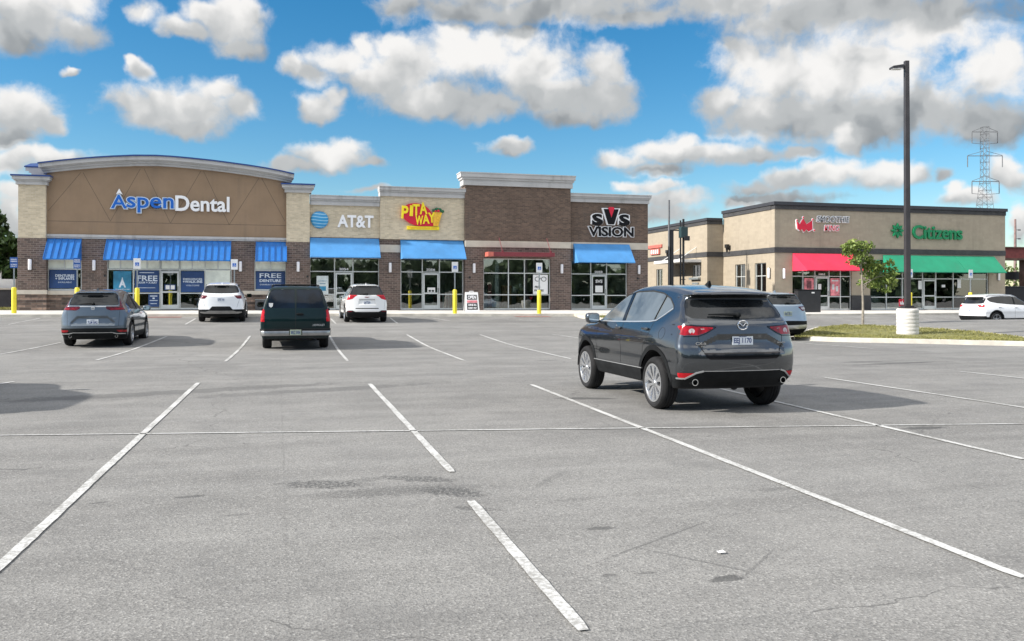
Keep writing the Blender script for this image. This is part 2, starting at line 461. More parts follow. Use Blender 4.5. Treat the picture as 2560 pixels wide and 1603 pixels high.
# ------------------------------------------------------------------ sky with broken cumulus
SUN_EL = 31.0
SUN_AZ = -91.5          # degrees from +Y towards +X: the sun stands to the left, just behind the shop fronts
def build_world():
    w = bpy.data.worlds.new('World'); SC.world = w; w.use_nodes = True
    nt = w.node_tree; nt.nodes.clear()
    L = nt.links
    out = nt.nodes.new('ShaderNodeOutputWorld'); bg = nt.nodes.new('ShaderNodeBackground')
    bg.inputs['Strength'].default_value = 0.1
    L.new(bg.outputs[0], out.inputs[0])
    sky = nt.nodes.new('ShaderNodeTexSky'); sky.sky_type = 'NISHITA'; sky.sun_disc = False
    sky.sun_elevation = R(SUN_EL); sky.sun_rotation = R(SUN_AZ)
    sky.air_density = 1.0; sky.dust_density = 0.3; sky.ozone_density = 2.5; sky.altitude = 200
    hs = N(nt, 'ShaderNodeHueSaturation', i_Saturation=SKY_SAT, i_Value=SKY_VAL, i_Hue=SKY_HUE)
    L.new(sky.outputs[0], hs.inputs['Color'])
    tc = nt.nodes.new('ShaderNodeTexCoord')
    sep = nt.nodes.new('ShaderNodeSeparateXYZ'); L.new(tc.outputs['Generated'], sep.inputs[0])
    az = mth(nt, 'ARCTAN2', sep.outputs[0], sep.outputs[1])
    el = mth(nt, 'ARCSINE', sep.outputs[2])
    cmb = nt.nodes.new('ShaderNodeCombineXYZ'); L.new(az, cmb.inputs[0]); L.new(el, cmb.inputs[1])
    P0 = cmb.outputs[0]
    # domain warp: two octaves of curl make the cauliflower outline
    def vm(op, a, b=None, c=None):
        n = nt.nodes.new('ShaderNodeVectorMath'); n.operation = op
        for i, v in enumerate((a, b, c)):
            if v is None: continue
            if isinstance(v, tuple): n.inputs[i].default_value = v
            else: L.new(v, n.inputs[i])
        return n
    w1 = noise(nt, P0, 11.0, 3.0, 0.55, out=1)
    w2 = noise(nt, P0, 42.0, 3.0, 0.55, out=1)
    wv = vm('ADD', vm('MULTIPLY_ADD', w1, (0.055, 0.042, 0), (-0.0275, -0.021, 0)).outputs[0], vm('MULTIPLY_ADD', w2, (0.018, 0.015, 0), (-0.009, -0.0075, 0)).outputs[0]).outputs[0]
    P1 = vm('ADD', P0, wv).outputs[0]
    # cloud masses (where they stand in the sky: azimuth, elevation, half sizes), read in hundredths of a degree-like units
    B = CLOUDS
    g = bpy.data.node_groups.new('cloud_masses', 'ShaderNodeTree')
    g.interface.new_socket('Vector', in_out='INPUT', socket_type='NodeSocketVector')
    g.interface.new_socket('Value', in_out='OUTPUT', socket_type='NodeSocketFloat')
    gi = g.nodes.new('NodeGroupInput'); go = g.nodes.new('NodeGroupOutput')
    prev = None
    for (u, v, ru, rv) in B:
        a = g.nodes.new('ShaderNodeVectorMath'); a.operation = 'MULTIPLY_ADD'
        a.inputs[1].default_value = (1 / ru, 1 / rv, 0); a.inputs[2].default_value = (-u / ru, -v / rv, 0)
        g.links.new(gi.outputs[0], a.inputs[0])
        l = g.nodes.new('ShaderNodeVectorMath'); l.operation = 'LENGTH'; g.links.new(a.outputs[0], l.inputs[0])
        if prev is None: prev = l.outputs['Value']
        else:
            s = g.nodes.new('ShaderNodeMath'); s.operation = 'SMOOTH_MIN'; s.inputs[2].default_value = 0.28
            g.links.new(prev, s.inputs[0]); g.links.new(l.outputs['Value'], s.inputs[1]); prev = s.outputs[0]
    g.links.new(prev, go.inputs[0])
    def field(vec):
        n = nt.nodes.new('ShaderNodeGroup'); n.node_tree = g; L.new(vec, n.inputs[0])
        return n.outputs[0]
    SH = vm('ADD', P1, (-0.016, 0.026, 0)).outputs[0]
    F0 = field(P1)
    # whole cloud bodies: how high a point sits within its cloud (white crown, grey base)
    g2 = bpy.data.node_groups.new('cloud_bodies', 'ShaderNodeTree')
    g2.interface.new_socket('Vector', in_out='INPUT', socket_type='NodeSocketVector')
    g2.interface.new_socket('Height', in_out='OUTPUT', socket_type='NodeSocketFloat')
    g2.interface.new_socket('Cover', in_out='OUTPUT', socket_type='NodeSocketFloat')
    bi = g2.nodes.new('NodeGroupInput'); bo = g2.nodes.new('NodeGroupOutput')
    sw = sq = None
    for (u, v, ru, rv) in BODIES:
        a = g2.nodes.new('ShaderNodeVectorMath'); a.operation = 'MULTIPLY_ADD'
        a.inputs[1].default_value = (1 / ru, 1 / rv, 0); a.inputs[2].default_value = (-u / ru, -v / rv, 0)
        g2.links.new(bi.outputs[0], a.inputs[0])
        l = g2.nodes.new('ShaderNodeVectorMath'); l.operation = 'LENGTH'; g2.links.new(a.outputs[0], l.inputs[0])
        dt = g2.nodes.new('ShaderNodeVectorMath'); dt.operation = 'DOT_PRODUCT'; g2.links.new(a.outputs[0], dt.inputs[0]); dt.inputs[1].default_value = (-0.16, 1.0, 0)
        w_ = mth(g2, 'MAXIMUM', mth(g2, 'SUBTRACT', 1.4, l.outputs['Value']), 0.0)
        w_ = mth(g2, 'MULTIPLY', w_, w_)
        sq = mth(g2, 'MULTIPLY', w_, dt.outputs['Value']) if sq is None else mth(g2, 'MULTIPLY_ADD', w_, dt.outputs['Value'], sq)
        sw = w_ if sw is None else mth(g2, 'ADD', sw, w_)
    g2.links.new(mth(g2, 'DIVIDE', sq, mth(g2, 'MAXIMUM', sw, 0.02)), bo.inputs[0]); g2.links.new(sw, bo.inputs[1])
    bn_ = nt.nodes.new('ShaderNodeGroup'); bn_.node_tree = g2; L.new(P1, bn_.inputs[0])
    HGT, COV = bn_.outputs[0], bn_.outputs[1]
    nf = noise(nt, P1, 26.0, 7.0, 0.60)
    nb = noise(nt, P0, 70.0, 4.0, 0.6)
    # clouds of the rest of the dome, outside the catalogued part
    tb = noise(nt, vm('MULTIPLY', tc.outputs['Generated'], (1.0, 1.0, 2.2)).outputs[0], 2.6, 6.0, 0.55)
    far = mth(nt, 'MAXIMUM', sstep(nt, mth(nt, 'ABSOLUTE', mth(nt, 'SUBTRACT', az, R(YAW))), 0.62, 0.75), sstep(nt, el, 0.37, 0.45))
    front = sstep(nt, sep.outputs[1], 0.25, -0.25)                       # unseen sky behind the viewer, its low clouds thinned to darken reflections
    hif = mth(nt, 'MULTIPLY', front, sstep(nt, el, 0.38, 0.62))         # bright banks added high behind the viewer to light the shaded shop fronts
    Fb = mth(nt, 'MULTIPLY', far, mth(nt, 'ADD', mth(nt, 'MULTIPLY', mth(nt, 'SUBTRACT', tb, 0.50), 5.0), mth(nt, 'MULTIPLY_ADD', hif, 1.5, mth(nt, 'MULTIPLY_ADD', front, -0.7, 0.05))))
    D0 = mth(nt, 'ADD', mth(nt, 'SUBTRACT', 1.0, F0), mth(nt, 'MULTIPLY', mth(nt, 'SUBTRACT', nf, 0.5), 1.25))
    D0 = mth(nt, 'ADD', D0, mth(nt, 'MULTIPLY', mth(nt, 'MINIMUM', COV, 1.0), 0.24))
    D0 = mth(nt, 'MAXIMUM', D0, mth(nt, 'SUBTRACT', Fb, mth(nt, 'MULTIPLY', mth(nt, 'SUBTRACT', 1.0, far), 9.0)))
    alpha = mth(nt, 'MULTIPLY', sstep(nt, mth(nt, 'ADD', D0, mth(nt, 'MULTIPLY', mth(nt, 'SUBTRACT', nb, 0.5), 0.55)), -0.18, 0.70), 0.985)
    rel = mth(nt, 'SUBTRACT', noise(nt, P1, 21.0, 2.6, 0.5), noise(nt, SH, 21.0, 2.6, 0.5))
    lit = mth(nt, 'ADD', mth(nt, 'MULTIPLY_ADD', HGT, 0.54, 0.65), mth(nt, 'MULTIPLY', rel, 1.05))
    lit = mth(nt, 'ADD', lit, mth(nt, 'MULTIPLY', mth(nt, 'SUBTRACT', nb, 0.5), 0.07))
    lit = mth(nt, 'ADD', lit, sstep(nt, D0, 0.45, 0.0, 0.0, 0.10))          # thin rims stay bright
    lit = mth(nt, 'MAXIMUM', lit, mth(nt, 'MULTIPLY', far, 0.80), clamp=True)
    cr = nt.nodes.new('ShaderNodeValToRGB')
    cr.color_ramp.interpolation = 'EASE'
    e = cr.color_ramp.elements
    e[0].position = 0.0; e[0].color = (0.29 * CLOUD, 0.31 * CLOUD, 0.325 * CLOUD, 1)
    e[1].position = 1.0; e[1].color = (0.90 * CLOUD, 0.885 * CLOUD, 0.865 * CLOUD, 1)
    q = cr.color_ramp.elements.new(0.42); q.color = (0.50 * CLOUD, 0.515 * CLOUD, 0.52 * CLOUD, 1)
    L.new(lit, cr.inputs[0])
    hz = sstep(nt, el, -0.01, 0.0)
    alpha = mth(nt, 'MULTIPLY', alpha, hz)
    gain = nt.nodes.new('ShaderNodeVectorMath'); gain.operation = 'SCALE'; L.new(cr.outputs[0], gain.inputs[0]); L.new(mth(nt, 'MULTIPLY_ADD', mth(nt, 'MULTIPLY', far, hif), 0.95, mth(nt, 'MULTIPLY_ADD', far, 0.10, 1.0)), gain.inputs['Scale'])
    blue = mixc(nt, far, hs.outputs[0], mixc(nt, 0.45, sky.outputs[0], (2.1, 2.2, 2.3)))   # hazier, greyer sky away from the open blue ahead
    L.new(mixc(nt, alpha, blue, gain.outputs[0]), bg.inputs['Color'])
    w.cycles.sampling_method = 'MANUAL'; w.cycles.sample_map_resolution = 512

def sky_at(cx, cy, rx, ry):
    """a cloud mass given on the 2415-wide reading of the photograph, as azimuth and elevation"""
    k = 2560 / 2415
    xc = (cx * k - 1280) / FPX; yc = (736 - cy * k) / FPX
    a = math.atan(xc)
    return (R(YAW) + a, math.atan(yc * math.cos(a)), rx * k / FPX * math.cos(a) ** 2, ry * k / FPX * math.cos(a))
_C = [(60,30,130,62),(180,60,80,42),(30,85,80,38),(150,-20,110,50), (545,35,85,62),(560,95,62,36),(440,62,62,24),(345,22,44,26),(595,20,42,40),(480,20,60,30),
 (165,158,22,11), (340,165,44,30),(318,140,28,14), (60,260,112,72),(146,292,42,34),(20,330,90,36),(50,225,60,40),
 (425,250,175,52),(300,235,70,36),(515,212,58,36),(450,300,105,34),(560,262,48,38),(360,270,90,36), (110,378,150,26),(20,500,34,60),(10,392,70,24),(30,450,40,25),
 (695,148,44,36),(800,140,90,44),(745,256,56,40),(785,222,34,30),(740,170,60,30),(850,105,40,28), (1070,120,78,62),(960,150,120,62),(880,185,110,46),(1150,115,95,70),(1260,150,110,78),(1000,230,140,46),(1150,255,120,40),(1300,235,120,60),(1430,160,62,52),(1420,225,95,52),(1225,80,56,40),(1060,75,50,30),(1340,280,90,26),(940,100,70,30),
 (770,368,95,34),(700,390,80,20),(812,345,48,26),(680,384,60,18),(860,385,50,16), (1200,353,62,20),
 (960,8,90,36),(1080,22,130,36),(1290,26,300,36),(1500,44,170,26),(1720,12,200,38),(1950,40,300,52),(2200,50,240,80),(1400,-30,500,50),(2000,-40,500,60),
 (1755,140,92,56),(1850,160,140,74),(2000,165,190,96),(1700,240,84,48),(1800,270,140,56),(1950,260,190,76),(2150,265,190,72),(2330,165,90,66),(2350,290,120,60),(2050,300,150,52),(1720,112,44,30),(2380,120,60,60),
 (1560,345,100,32),(1650,355,120,32),(1470,370,70,26),(1760,366,110,20),(1870,358,66,18),(1550,396,100,20),(1620,330,50,20), (1990,338,38,34),
 (1860,422,84,30),(1960,402,90,32),(2070,400,110,32),(1780,440,70,22),(2150,402,44,28),(1750,466,56,18),(1850,465,140,18),(2090,380,50,24),
 (1540,434,66,18),(1580,472,110,26),(1560,505,120,30),(1470,440,40,16), (2290,462,76,22),(2262,442,30,20),(2390,402,54,44),(2400,520,30,60),(1722,470,28,20),(2225,410,34,18),(870,448,60,10)]
CLOUDS = [sky_at(*c) for c in _C]
BODIES = [sky_at(*c) for c in [(95,40,165,80),(540,45,110,90),(440,62,80,36),(165,158,24,12),(325,155,50,30),(70,265,125,90),(425,250,195,82),(110,385,170,32),(30,480,60,80),(700,150,52,42),(755,245,60,55),
          (1010,170,230,100),(1130,210,180,90),(1350,190,190,110),(770,368,140,44),(1200,352,70,24),(1250,-45,420,95),(1960,-50,500,135),(1900,200,270,130),(2130,215,240,120),(2320,215,150,130),(1640,358,260,44),(1990,338,44,38),(1960,415,250,46),(1555,470,125,56),(2280,460,86,32),(2392,405,60,48),(2400,520,40,70)]]
SKY_SAT, SKY_VAL, SKY_HUE = 1.40, 0.60, 0.493
CLOUD = 4.4
build_world()

sun = bpy.data.lights.new('sun', 'SUN'); sun.energy = 2.95; sun.angle = R(1.3); sun.color = (1.0, 0.95, 0.87)
so = bpy.data.objects.new('sun', sun); COL.objects.link(so)
sd = Vector((math.sin(R(SUN_AZ)) * math.cos(R(SUN_EL)), math.cos(R(SUN_AZ)) * math.cos(R(SUN_EL)), math.sin(R(SUN_EL))))
so.rotation_euler = (-sd).to_track_quat('-Z', 'Y').to_euler(); so.location = (-40, 0, 40)

cam = bpy.data.cameras.new('camera'); co = bpy.data.objects.new('camera', cam); COL.objects.link(co)
cam.sensor_width = 36.0; cam.lens = 36.0 * FPX / 2560; cam.shift_y = -(801.5 - 736) / 2560; cam.clip_end = 3000; cam.clip_start = 0.1
co.location = (0, 0, CAMH); co.rotation_euler = (R(90), 0, -R(YAW)); SC.camera = co
SC.view_settings.view_transform = 'Standard'; SC.view_settings.look = 'None'; SC.view_settings.gamma = 1.0
SC.view_settings.exposure = 1.26
SC.cycles.use_denoising = True
SC.cycles.max_bounces = 8; SC.cycles.transparent_max_bounces = 12; SC.cycles.caustics_reflective = False; SC.cycles.caustics_refractive = False

# ------------------------------------------------------------------ ground
def patch_mask(nt, pos, cx, cy, rx, ry, rot, nz, soft=0.35):
    """0..1 mask of an irregular patch lying at (cx,cy)"""
    s = nt.nodes.new('ShaderNodeVectorMath'); s.operation = 'SUBTRACT'; nt.links.new(pos, s.inputs[0]); s.inputs[1].default_value = (cx, cy, 0)
    r = nt.nodes.new('ShaderNodeVectorRotate'); r.rotation_type = 'Z_AXIS'; nt.links.new(s.outputs[0], r.inputs[0]); r.inputs['Angle'].default_value = -rot
    q = nt.nodes.new('ShaderNodeVectorMath'); q.operation = 'MULTIPLY'; nt.links.new(r.outputs[0], q.inputs[0]); q.inputs[1].default_value = (1 / rx, 1 / ry, 0)
    l = nt.nodes.new('ShaderNodeVectorMath'); l.operation = 'LENGTH'; nt.links.new(q.outputs[0], l.inputs[0])
    d = mth(nt, 'ADD', l.outputs['Value'], mth(nt, 'MULTIPLY', mth(nt, 'SUBTRACT', nz, 0.5), 1.9))
    return sstep(nt, d, 1.0, 1.0 - soft)

def asphalt_mat():
    m, nt, b = new_mat('worn asphalt')
    geo = nt.nodes.new('ShaderNodeNewGeometry'); pos = geo.outputs['Position']
    big = noise(nt, pos, 0.16, 5, 0.6); mid = noise(nt, pos, 1.1, 5, 0.62); fine = noise(nt, pos, 55.0, 2, 0.75)
    st = nt.nodes.new('ShaderNodeVectorMath'); st.operation = 'MULTIPLY'; nt.links.new(pos, st.inputs[0]); st.inputs[1].default_value = (0.10, 1.6, 1)
    streak = noise(nt, st.outputs[0], 1.3, 5, 0.65)
    v = mth(nt, 'ADD', mth(nt, 'MULTIPLY', big, 0.42), mth(nt, 'ADD', mth(nt, 'MULTIPLY', mid, 0.26), mth(nt, 'MULTIPLY', streak, 0.32)))
    base = mixc(nt, sstep(nt, v, 0.36, 0.64), (0.180, 0.175, 0.167), (0.292, 0.286, 0.274))
    # aggregate: pale and dark chips
    vo = N(nt, 'ShaderNodeTexVoronoi', i_Scale=85.0); nt.links.new(pos, vo.inputs['Vector'])
    chip = nt.nodes.new('ShaderNodeSeparateColor'); nt.links.new(vo.outputs['Color'], chip.inputs[0])
    base = mixc(nt, mth(nt, 'MULTIPLY', sstep(nt, chip.outputs[0], 0.80, 0.90), 0.45), base, (0.46, 0.45, 0.43))
    base = mixc(nt, mth(nt, 'MULTIPLY', sstep(nt, chip.outputs[1], 0.66, 0.82), 0.42), base, (0.07, 0.07, 0.07))
    base = mixc(nt, mth(nt, 'MULTIPLY', sstep(nt, fine, 0.30, 0.70, 0.75, 0.0), 0.42), base, (0.075, 0.075, 0.074))
    nz = noise(nt, pos, 3.2, 5, 0.7)
    nzf = noise(nt, pos, 16.0, 4, 0.7)
    k = 0.0
    # raveled patches, oil drips, tyre scuffs, other dark patches, a painted car-shadow tail: (x, y, half length, half width, heading, strength, soft)
    ST = STAINS_AND_SHADE
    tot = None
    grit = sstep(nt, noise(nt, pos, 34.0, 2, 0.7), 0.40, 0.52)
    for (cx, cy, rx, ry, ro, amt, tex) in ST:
        s = mth(nt, 'MULTIPLY', patch_mask(nt, pos, cx, cy, rx, ry, ro, nzf if tex else nz), amt)
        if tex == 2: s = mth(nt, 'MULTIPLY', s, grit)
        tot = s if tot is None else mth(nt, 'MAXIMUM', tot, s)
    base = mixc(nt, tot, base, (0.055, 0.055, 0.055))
    # tyre-polished tracks along the two driving lanes, crossed by faint turning scuffs
    sp = nt.nodes.new('ShaderNodeSeparateXYZ'); nt.links.new(pos, sp.inputs[0])
    wob = mth(nt, 'MULTIPLY', mth(nt, 'SUBTRACT', noise(nt, pos, 0.12, 3, 0.5), 0.5), 2.4)
    yy = mth(nt, 'ADD', sp.outputs[1], wob)
    trk = None
    for y0, w_, a_ in ((17.6, 0.42, 0.22), (19.3, 0.42, 0.26), (21.4, 0.45, 0.20), (23.2, 0.4, 0.18), (33.5, 0.6, 0.20), (35.4, 0.6, 0.22), (9.3, 0.25, 0.10), (27.2, 0.5, 0.25), (30.0, 0.5, 0.22), (38.0, 0.6, 0.25)):
        d_ = mth(nt, 'ABSOLUTE', mth(nt, 'SUBTRACT', yy, y0))
        t_ = mth(nt, 'MULTIPLY', sstep(nt, d_, w_, 0.0), a_)
        trk = t_ if trk is None else mth(nt, 'MAXIMUM', trk, t_)
    base = mixc(nt, mth(nt, 'MULTIPLY', trk, sstep(nt, streak, 0.35, 0.62)), base, (0.09, 0.09, 0.09))
    # broad darker and paler areas
    br_ = noise(nt, pos, 0.33, 6, 0.66)
    base = mixc(nt, sstep(nt, br_, 0.51, 0.66, 0.0, 0.42), base, (0.125, 0.123, 0.12))
    base = mixc(nt, sstep(nt, br_, 0.46, 0.30, 0.0, 0.25), base, (0.36, 0.35, 0.335))
    # paving joints
    for x0, y1, s_ in ((0.05, 14.0, 0.15), (7.9, 30.0, 0.2)):
        d_ = mth(nt, 'ABSOLUTE', mth(nt, 'ADD', mth(nt, 'SUBTRACT', sp.outputs[0], x0), mth(nt, 'MULTIPLY', wob, 0.03)))
        base = mixc(nt, mth(nt, 'MULTIPLY', mth(nt, 'MULTIPLY', sstep(nt, d_, 0.016, 0.004), sstep(nt, mid, 0.38, 0.55)), s_), base, (0.06, 0.06, 0.06))
    # hairline cracks
    cv = N(nt, 'ShaderNodeTexVoronoi', i_Scale=0.17); cv.feature = 'DISTANCE_TO_EDGE'
    wv = nt.nodes.new('ShaderNodeVectorMath'); wv.operation = 'MULTIPLY_ADD'
    nt.links.new(noise(nt, pos, 1.4, 4, 0.6, out=1), wv.inputs[0]); wv.inputs[1].default_value = (0.9, 0.9, 0); nt.links.new(pos, wv.inputs[2])
    nt.links.new(wv.outputs[0], cv.inputs['Vector'])
    crack = mth(nt, 'MULTIPLY', sstep(nt, cv.outputs['Distance'], 0.0022, 0.0005), sstep(nt, mid, 0.44, 0.56))
    base = mixc(nt, mth(nt, 'MULTIPLY', crack, 0.55), base, (0.045, 0.045, 0.045))
    nt.links.new(base, b.inputs['Base Color'])
    nt.links.new(sstep(nt, mid, 0.3, 0.7, 0.80, 0.95), b.inputs['Roughness']); b.inputs['Specular IOR Level'].default_value = 0.35
    bn = N(nt, 'ShaderNodeBump', i_Strength=0.42, i_Distance=0.012)
    hgt = mth(nt, 'ADD', mth(nt, 'MULTIPLY', noise(nt, pos, 70.0, 3, 0.7), 0.7), mth(nt, 'MULTIPLY', vo.outputs['Distance'], 0.5))
    nt.links.new(hgt, bn.inputs['Height']); nt.links.new(bn.outputs[0], b.inputs['Normal'])
    return m
def G(px, py, dz=0.0):
    """point of the lot surface under a reading of the photograph (2560 wide)"""
    s, c = math.sin(R(YAW)), math.cos(R(YAW))
    xc = (px - 1280) / FPX; dx, dy = s + c * xc, c - s * xc
    d = 3.0
    sl = (736 - py) / FPX
    while d < 90:
        if CAMH + sl * d <= gz(dx * d, dy * d) + dz: break
        d += 0.02
    return dx * d, dy * d
def g24(x, y): return G(x * 1.06, y * 1.06)
STAINS_AND_SHADE = []
for (x, y, lx, ly, ro, amt, tex) in [(760,1143,0.42,0.17,-0.3,.78,2),(850,1135,0.42,0.10,0.3,0.45,2),(985,1130,0.38,0.13,-0.5,0.72,2),(1060,1160,0.36,0.17,-0.7,0.8,2),(930,1158,0.85,0.2,0.0,0.42,2),
      (1715,1367,0.13,0.055,0.1,0.75,1),(1417,1247,0.12,0.05,0.0,0.6,1),(1380,940,0.55,0.16,-0.35,0.7,0),(2180,1010,0.35,0.12,0.0,0.75,1),(450,1172,0.13,0.05,0.1,0.55,1),(232,1187,0.09,0.02,0.3,0.7,1),
      (1437,1357,0.06,0.03,0.0,0.5,1),(1527,1352,0.07,0.025,0.0,0.5,1),(1360,1180,0.22,0.06,0.0,0.28,2),(1830,1155,0.22,0.07,0.0,0.3,1),(1293,850,0.35,0.08,0.0,0.75,0),(2120,857,1.7,0.16,0.12,0.72,0),(2030,854,0.7,0.14,0.0,0.7,0),  # the last two are plain darker patches near the island
      (1020,826,0.8,0.07,0.0,0.6,0),(420,925,3.4,0.38,0.28,0.42,0),(760,920,2.3,0.32,0.28,0.36,0),(1520,1010,1.4,0.3,0.0,0.16,0),(1120,1200,0.2,0.07,-0.5,0.6,2),(560,1215,0.1,0.03,0,0.4,1),(1300,1130,0.5,0.05,0.9,0.3,2),(1560,1270,0.75,0.015,0.55,0.45,1),(1790,1330,0.35,0.014,0.75,0.4,1),(1650,1325,0.5,0.018,2.2,0.4,1),(1480,1500,1.2,0.1,0.0,0.2,2),(900,1480,1.3,0.1,0.0,0.15,2)]:  # the two long left patches paint the off-frame car's shadow further right
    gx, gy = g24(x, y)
    STAINS_AND_SHADE.append((gx, gy, lx, ly, ro, amt, tex))
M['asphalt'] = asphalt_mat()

def build_ground():
    xs = sorted(set([-900, -500, -250, -120, -80, -60, -45] + list(np.arange(-34, 62, 1.0)) + [70, 90, 130, 250, 500, 900]))
    ys = sorted(set([-900, -500, -250, -120, -60, -30, -15, -8, -4, 0, 4, 8, 12, 16, 20] + list(np.arange(22, 50, 0.6)) + [52, 60, 80, 130, 250, 500, 900]))
    V = [(x, y, gz(x, y)) for y in ys for x in xs]
    nx = len(xs)
    F = [(j * nx + i, j * nx + i + 1, (j + 1) * nx + i + 1, (j + 1) * nx + i) for j in range(len(ys) - 1) for i in range(nx - 1)]
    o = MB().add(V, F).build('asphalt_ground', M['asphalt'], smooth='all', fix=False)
    tag(o, 'weathered grey asphalt parking lot with stains and cracks', 'parking lot', kind='structure')
build_ground()

def line_mat():
    m, nt, b = new_mat('worn line paint')
    geo = nt.nodes.new('ShaderNodeNewGeometry'); pos = geo.outputs['Position']
    n1 = noise(nt, pos, 30.0, 4, 0.75); n2 = noise(nt, pos, 1.3, 4, 0.6)
    v = mth(nt, 'ADD', mth(nt, 'MULTIPLY', n1, 0.6), mth(nt, 'MULTIPLY', n2, 0.4))
    nt.links.new(mixc(nt, sstep(nt, v, 0.41, 0.56), (0.29, 0.285, 0.27), (0.54, 0.54, 0.53)), b.inputs['Base Color'])
    b.inputs['Roughness'].default_value = 0.8
    bn = N(nt, 'ShaderNodeBump', i_Strength=0.4, i_Distance=0.006); nt.links.new(noise(nt, pos, 70, 3, 0.7), bn.inputs['Height']); nt.links.new(bn.outputs[0], b.inputs['Normal'])
    return m
M['line'] = line_mat()
def build_lines():
    mb = MB()
    LN = [((-30,1367),(467,904),.078),((872,906),(1066,1115),.078),((1110,1184),(1377,1490),.078),((1253,908),(2415,1366),.078),((1700,918),(2415,1085),.078),
          ((-60,1029.5),(2415,1001),.05),((-20,910),(33,901),.078),((1943,891),(2460,969),.078),((2265,877),(2460,898),.078),((1870,808),(2060,823),.078),
          ((-10,838),(146,808),.078),((228,850),(393,794),.078),((532,853),(590,793),.078),((778,794),(820,852),.078),((960,790),(1097,852),.078),((1133,790),(1347,847),.078),((1303,789),(1400,803),.078),
          ((20,766),(95,751),.078),((437,766),(461,752),.078),((920,750),(937,763),.078),((1000,748),(1060,757),.078),((0,752),(30,752),.078),((780,752),(792,764),.078),((1170,752),(1260,757),.078)]
    for (a, b, w) in LN:
        A = Vector(g24(*a)); Bp = Vector(g24(*b))
        d = (Bp - A); L_ = d.length; d.normalize(); nrm = Vector((-d.y, d.x)) * w / 2
        k = max(2, int(L_ / 0.10)) if L_ < 12 and w > .06 and A.y < 16 else max(2, int(L_ / 0.5))
        V = []; F = []
        for i in range(k + 1):
            p = A + d * (L_ * i / k)
            for s in (1, -1):
                q = p + nrm * s * (random.uniform(.90, 1.06) if 0 < i < k else random.uniform(.6, .9)) * (1 + .04 * math.sin(i * .21 + s))
                V.append((q.x, q.y, gz(q.x, q.y) + 0.008))
        for i in range(k): F.append((2 * i, 2 * i + 1, 2 * i + 3, 2 * i + 2))
        mb.add(V, F)
    o = mb.build('parking_lines', M['line'])
    tag(o, 'white painted stall lines on the grey asphalt', 'road marking', kind='structure')
build_lines()

def drape(mb, poly, zf, m=0, step=2.0):
    mb.poly([(x, y, zf(x, y)) for x, y in poly], m)

# pavement in front of the main shop row: kerb face, kerb top, slab rising to the walls
def build_pavement():
    xs = list(np.arange(-34, 24.1, 2.0))
    ez = lambda x: gz(x, kerb_y(x)) + 0.13
    V = []; F = []
    for x in xs:
        y = kerb_y(x); e = ez(x)
        V += [(x, y, gz(x, y) - 0.05), (x, y + 0.02, e), (x, y + 0.18, e + 0.004)]
    for i in range(len(xs) - 1):
        for k in range(2): F.append((3 * i + k, 3 * i + 3 + k, 3 * i + 4 + k, 3 * i + 1 + k))
    tag(MB().add(V, F).build('pavement_kerb', M['kerb']), 'pale concrete kerb along the shop pavement', 'kerb', kind='structure')
    V = []; F = []
    for x in xs:
        y = kerb_y(x); e = ez(x)
        V += [(x, y + 0.18, e + 0.004), (x, 50.2, base_z(x)), (x, 51.2, base_z(x))]
    for i in range(len(xs) - 1):
        for k in range(2): F.append((3 * i + k, 3 * i + 3 + k, 3 * i + 4 + k, 3 * i + 1 + k))
    tag(MB().add(V, F).build('pavement', M['concrete']), 'pale concrete pavement in front of the shop row', 'pavement', kind='structure')
    tp_ = MB()
    for xa, xb in ((-6.35, -4.35), (11.6, 13.4)):
        for k in range(4):
            x0, x1 = lerp(xa, xb, k / 4), lerp(xa, xb, (k + 1) / 4) - .01
            tp_.poly([(x, kerb_y(x) + dy, gz(x, kerb_y(x) + dy) + .012) for x, dy in ((x0, -.75), (x1, -.75), (x1, -.02), (x0, -.02))])
    for q in pieces(tp_, .05): tag(q.build('tactile_paving', M['tactile'], fix=False), 'brick red tactile strip at the pavement kerb', 'paving', kind='structure')
    # second pavement, in front of the right hand building
    V = []; F = []; mb = MB(); kb = MB()
    kb.box(27.0, 70, 42.5, 42.68, 0.2, 0.5)
    mb.box(27.0, 70, 42.68, 51.3, 0.2, 0.502)
    tag(kb.build('pavement_kerb', M['kerb'], bevel=0.02), 'pale concrete kerb before the bank pavement', 'kerb', kind='structure')
    tag(mb.build('pavement', M['concrete']), 'pale concrete pavement in front of the tan building', 'pavement', kind='structure')
build_pavement()

def leaves(mb, c, rad, n, size, seed=0, flat=1.0, m=0, shell=0.35):
    r = np.random.default_rng(seed)
    d = r.normal(size=(n, 3)); d /= np.linalg.norm(d, axis=1)[:, None]
    rr = (shell + (1 - shell) * r.random(n)) ** 0.6
    P = np.array(c) + d * rr[:, None] * np.array(rad)
    for p in P:
        a = Vector(r.normal(size=3)).normalized(); b = a.cross(Vector(r.normal(size=3))).normalized()
        s = size * (0.6 + 0.8 * r.random())
        p = Vector(p)
        mb.add([p - a * s, p + b * s * 0.45, p + a * s, p - b * s * 0.45], [(0, 1, 2, 3)], m)

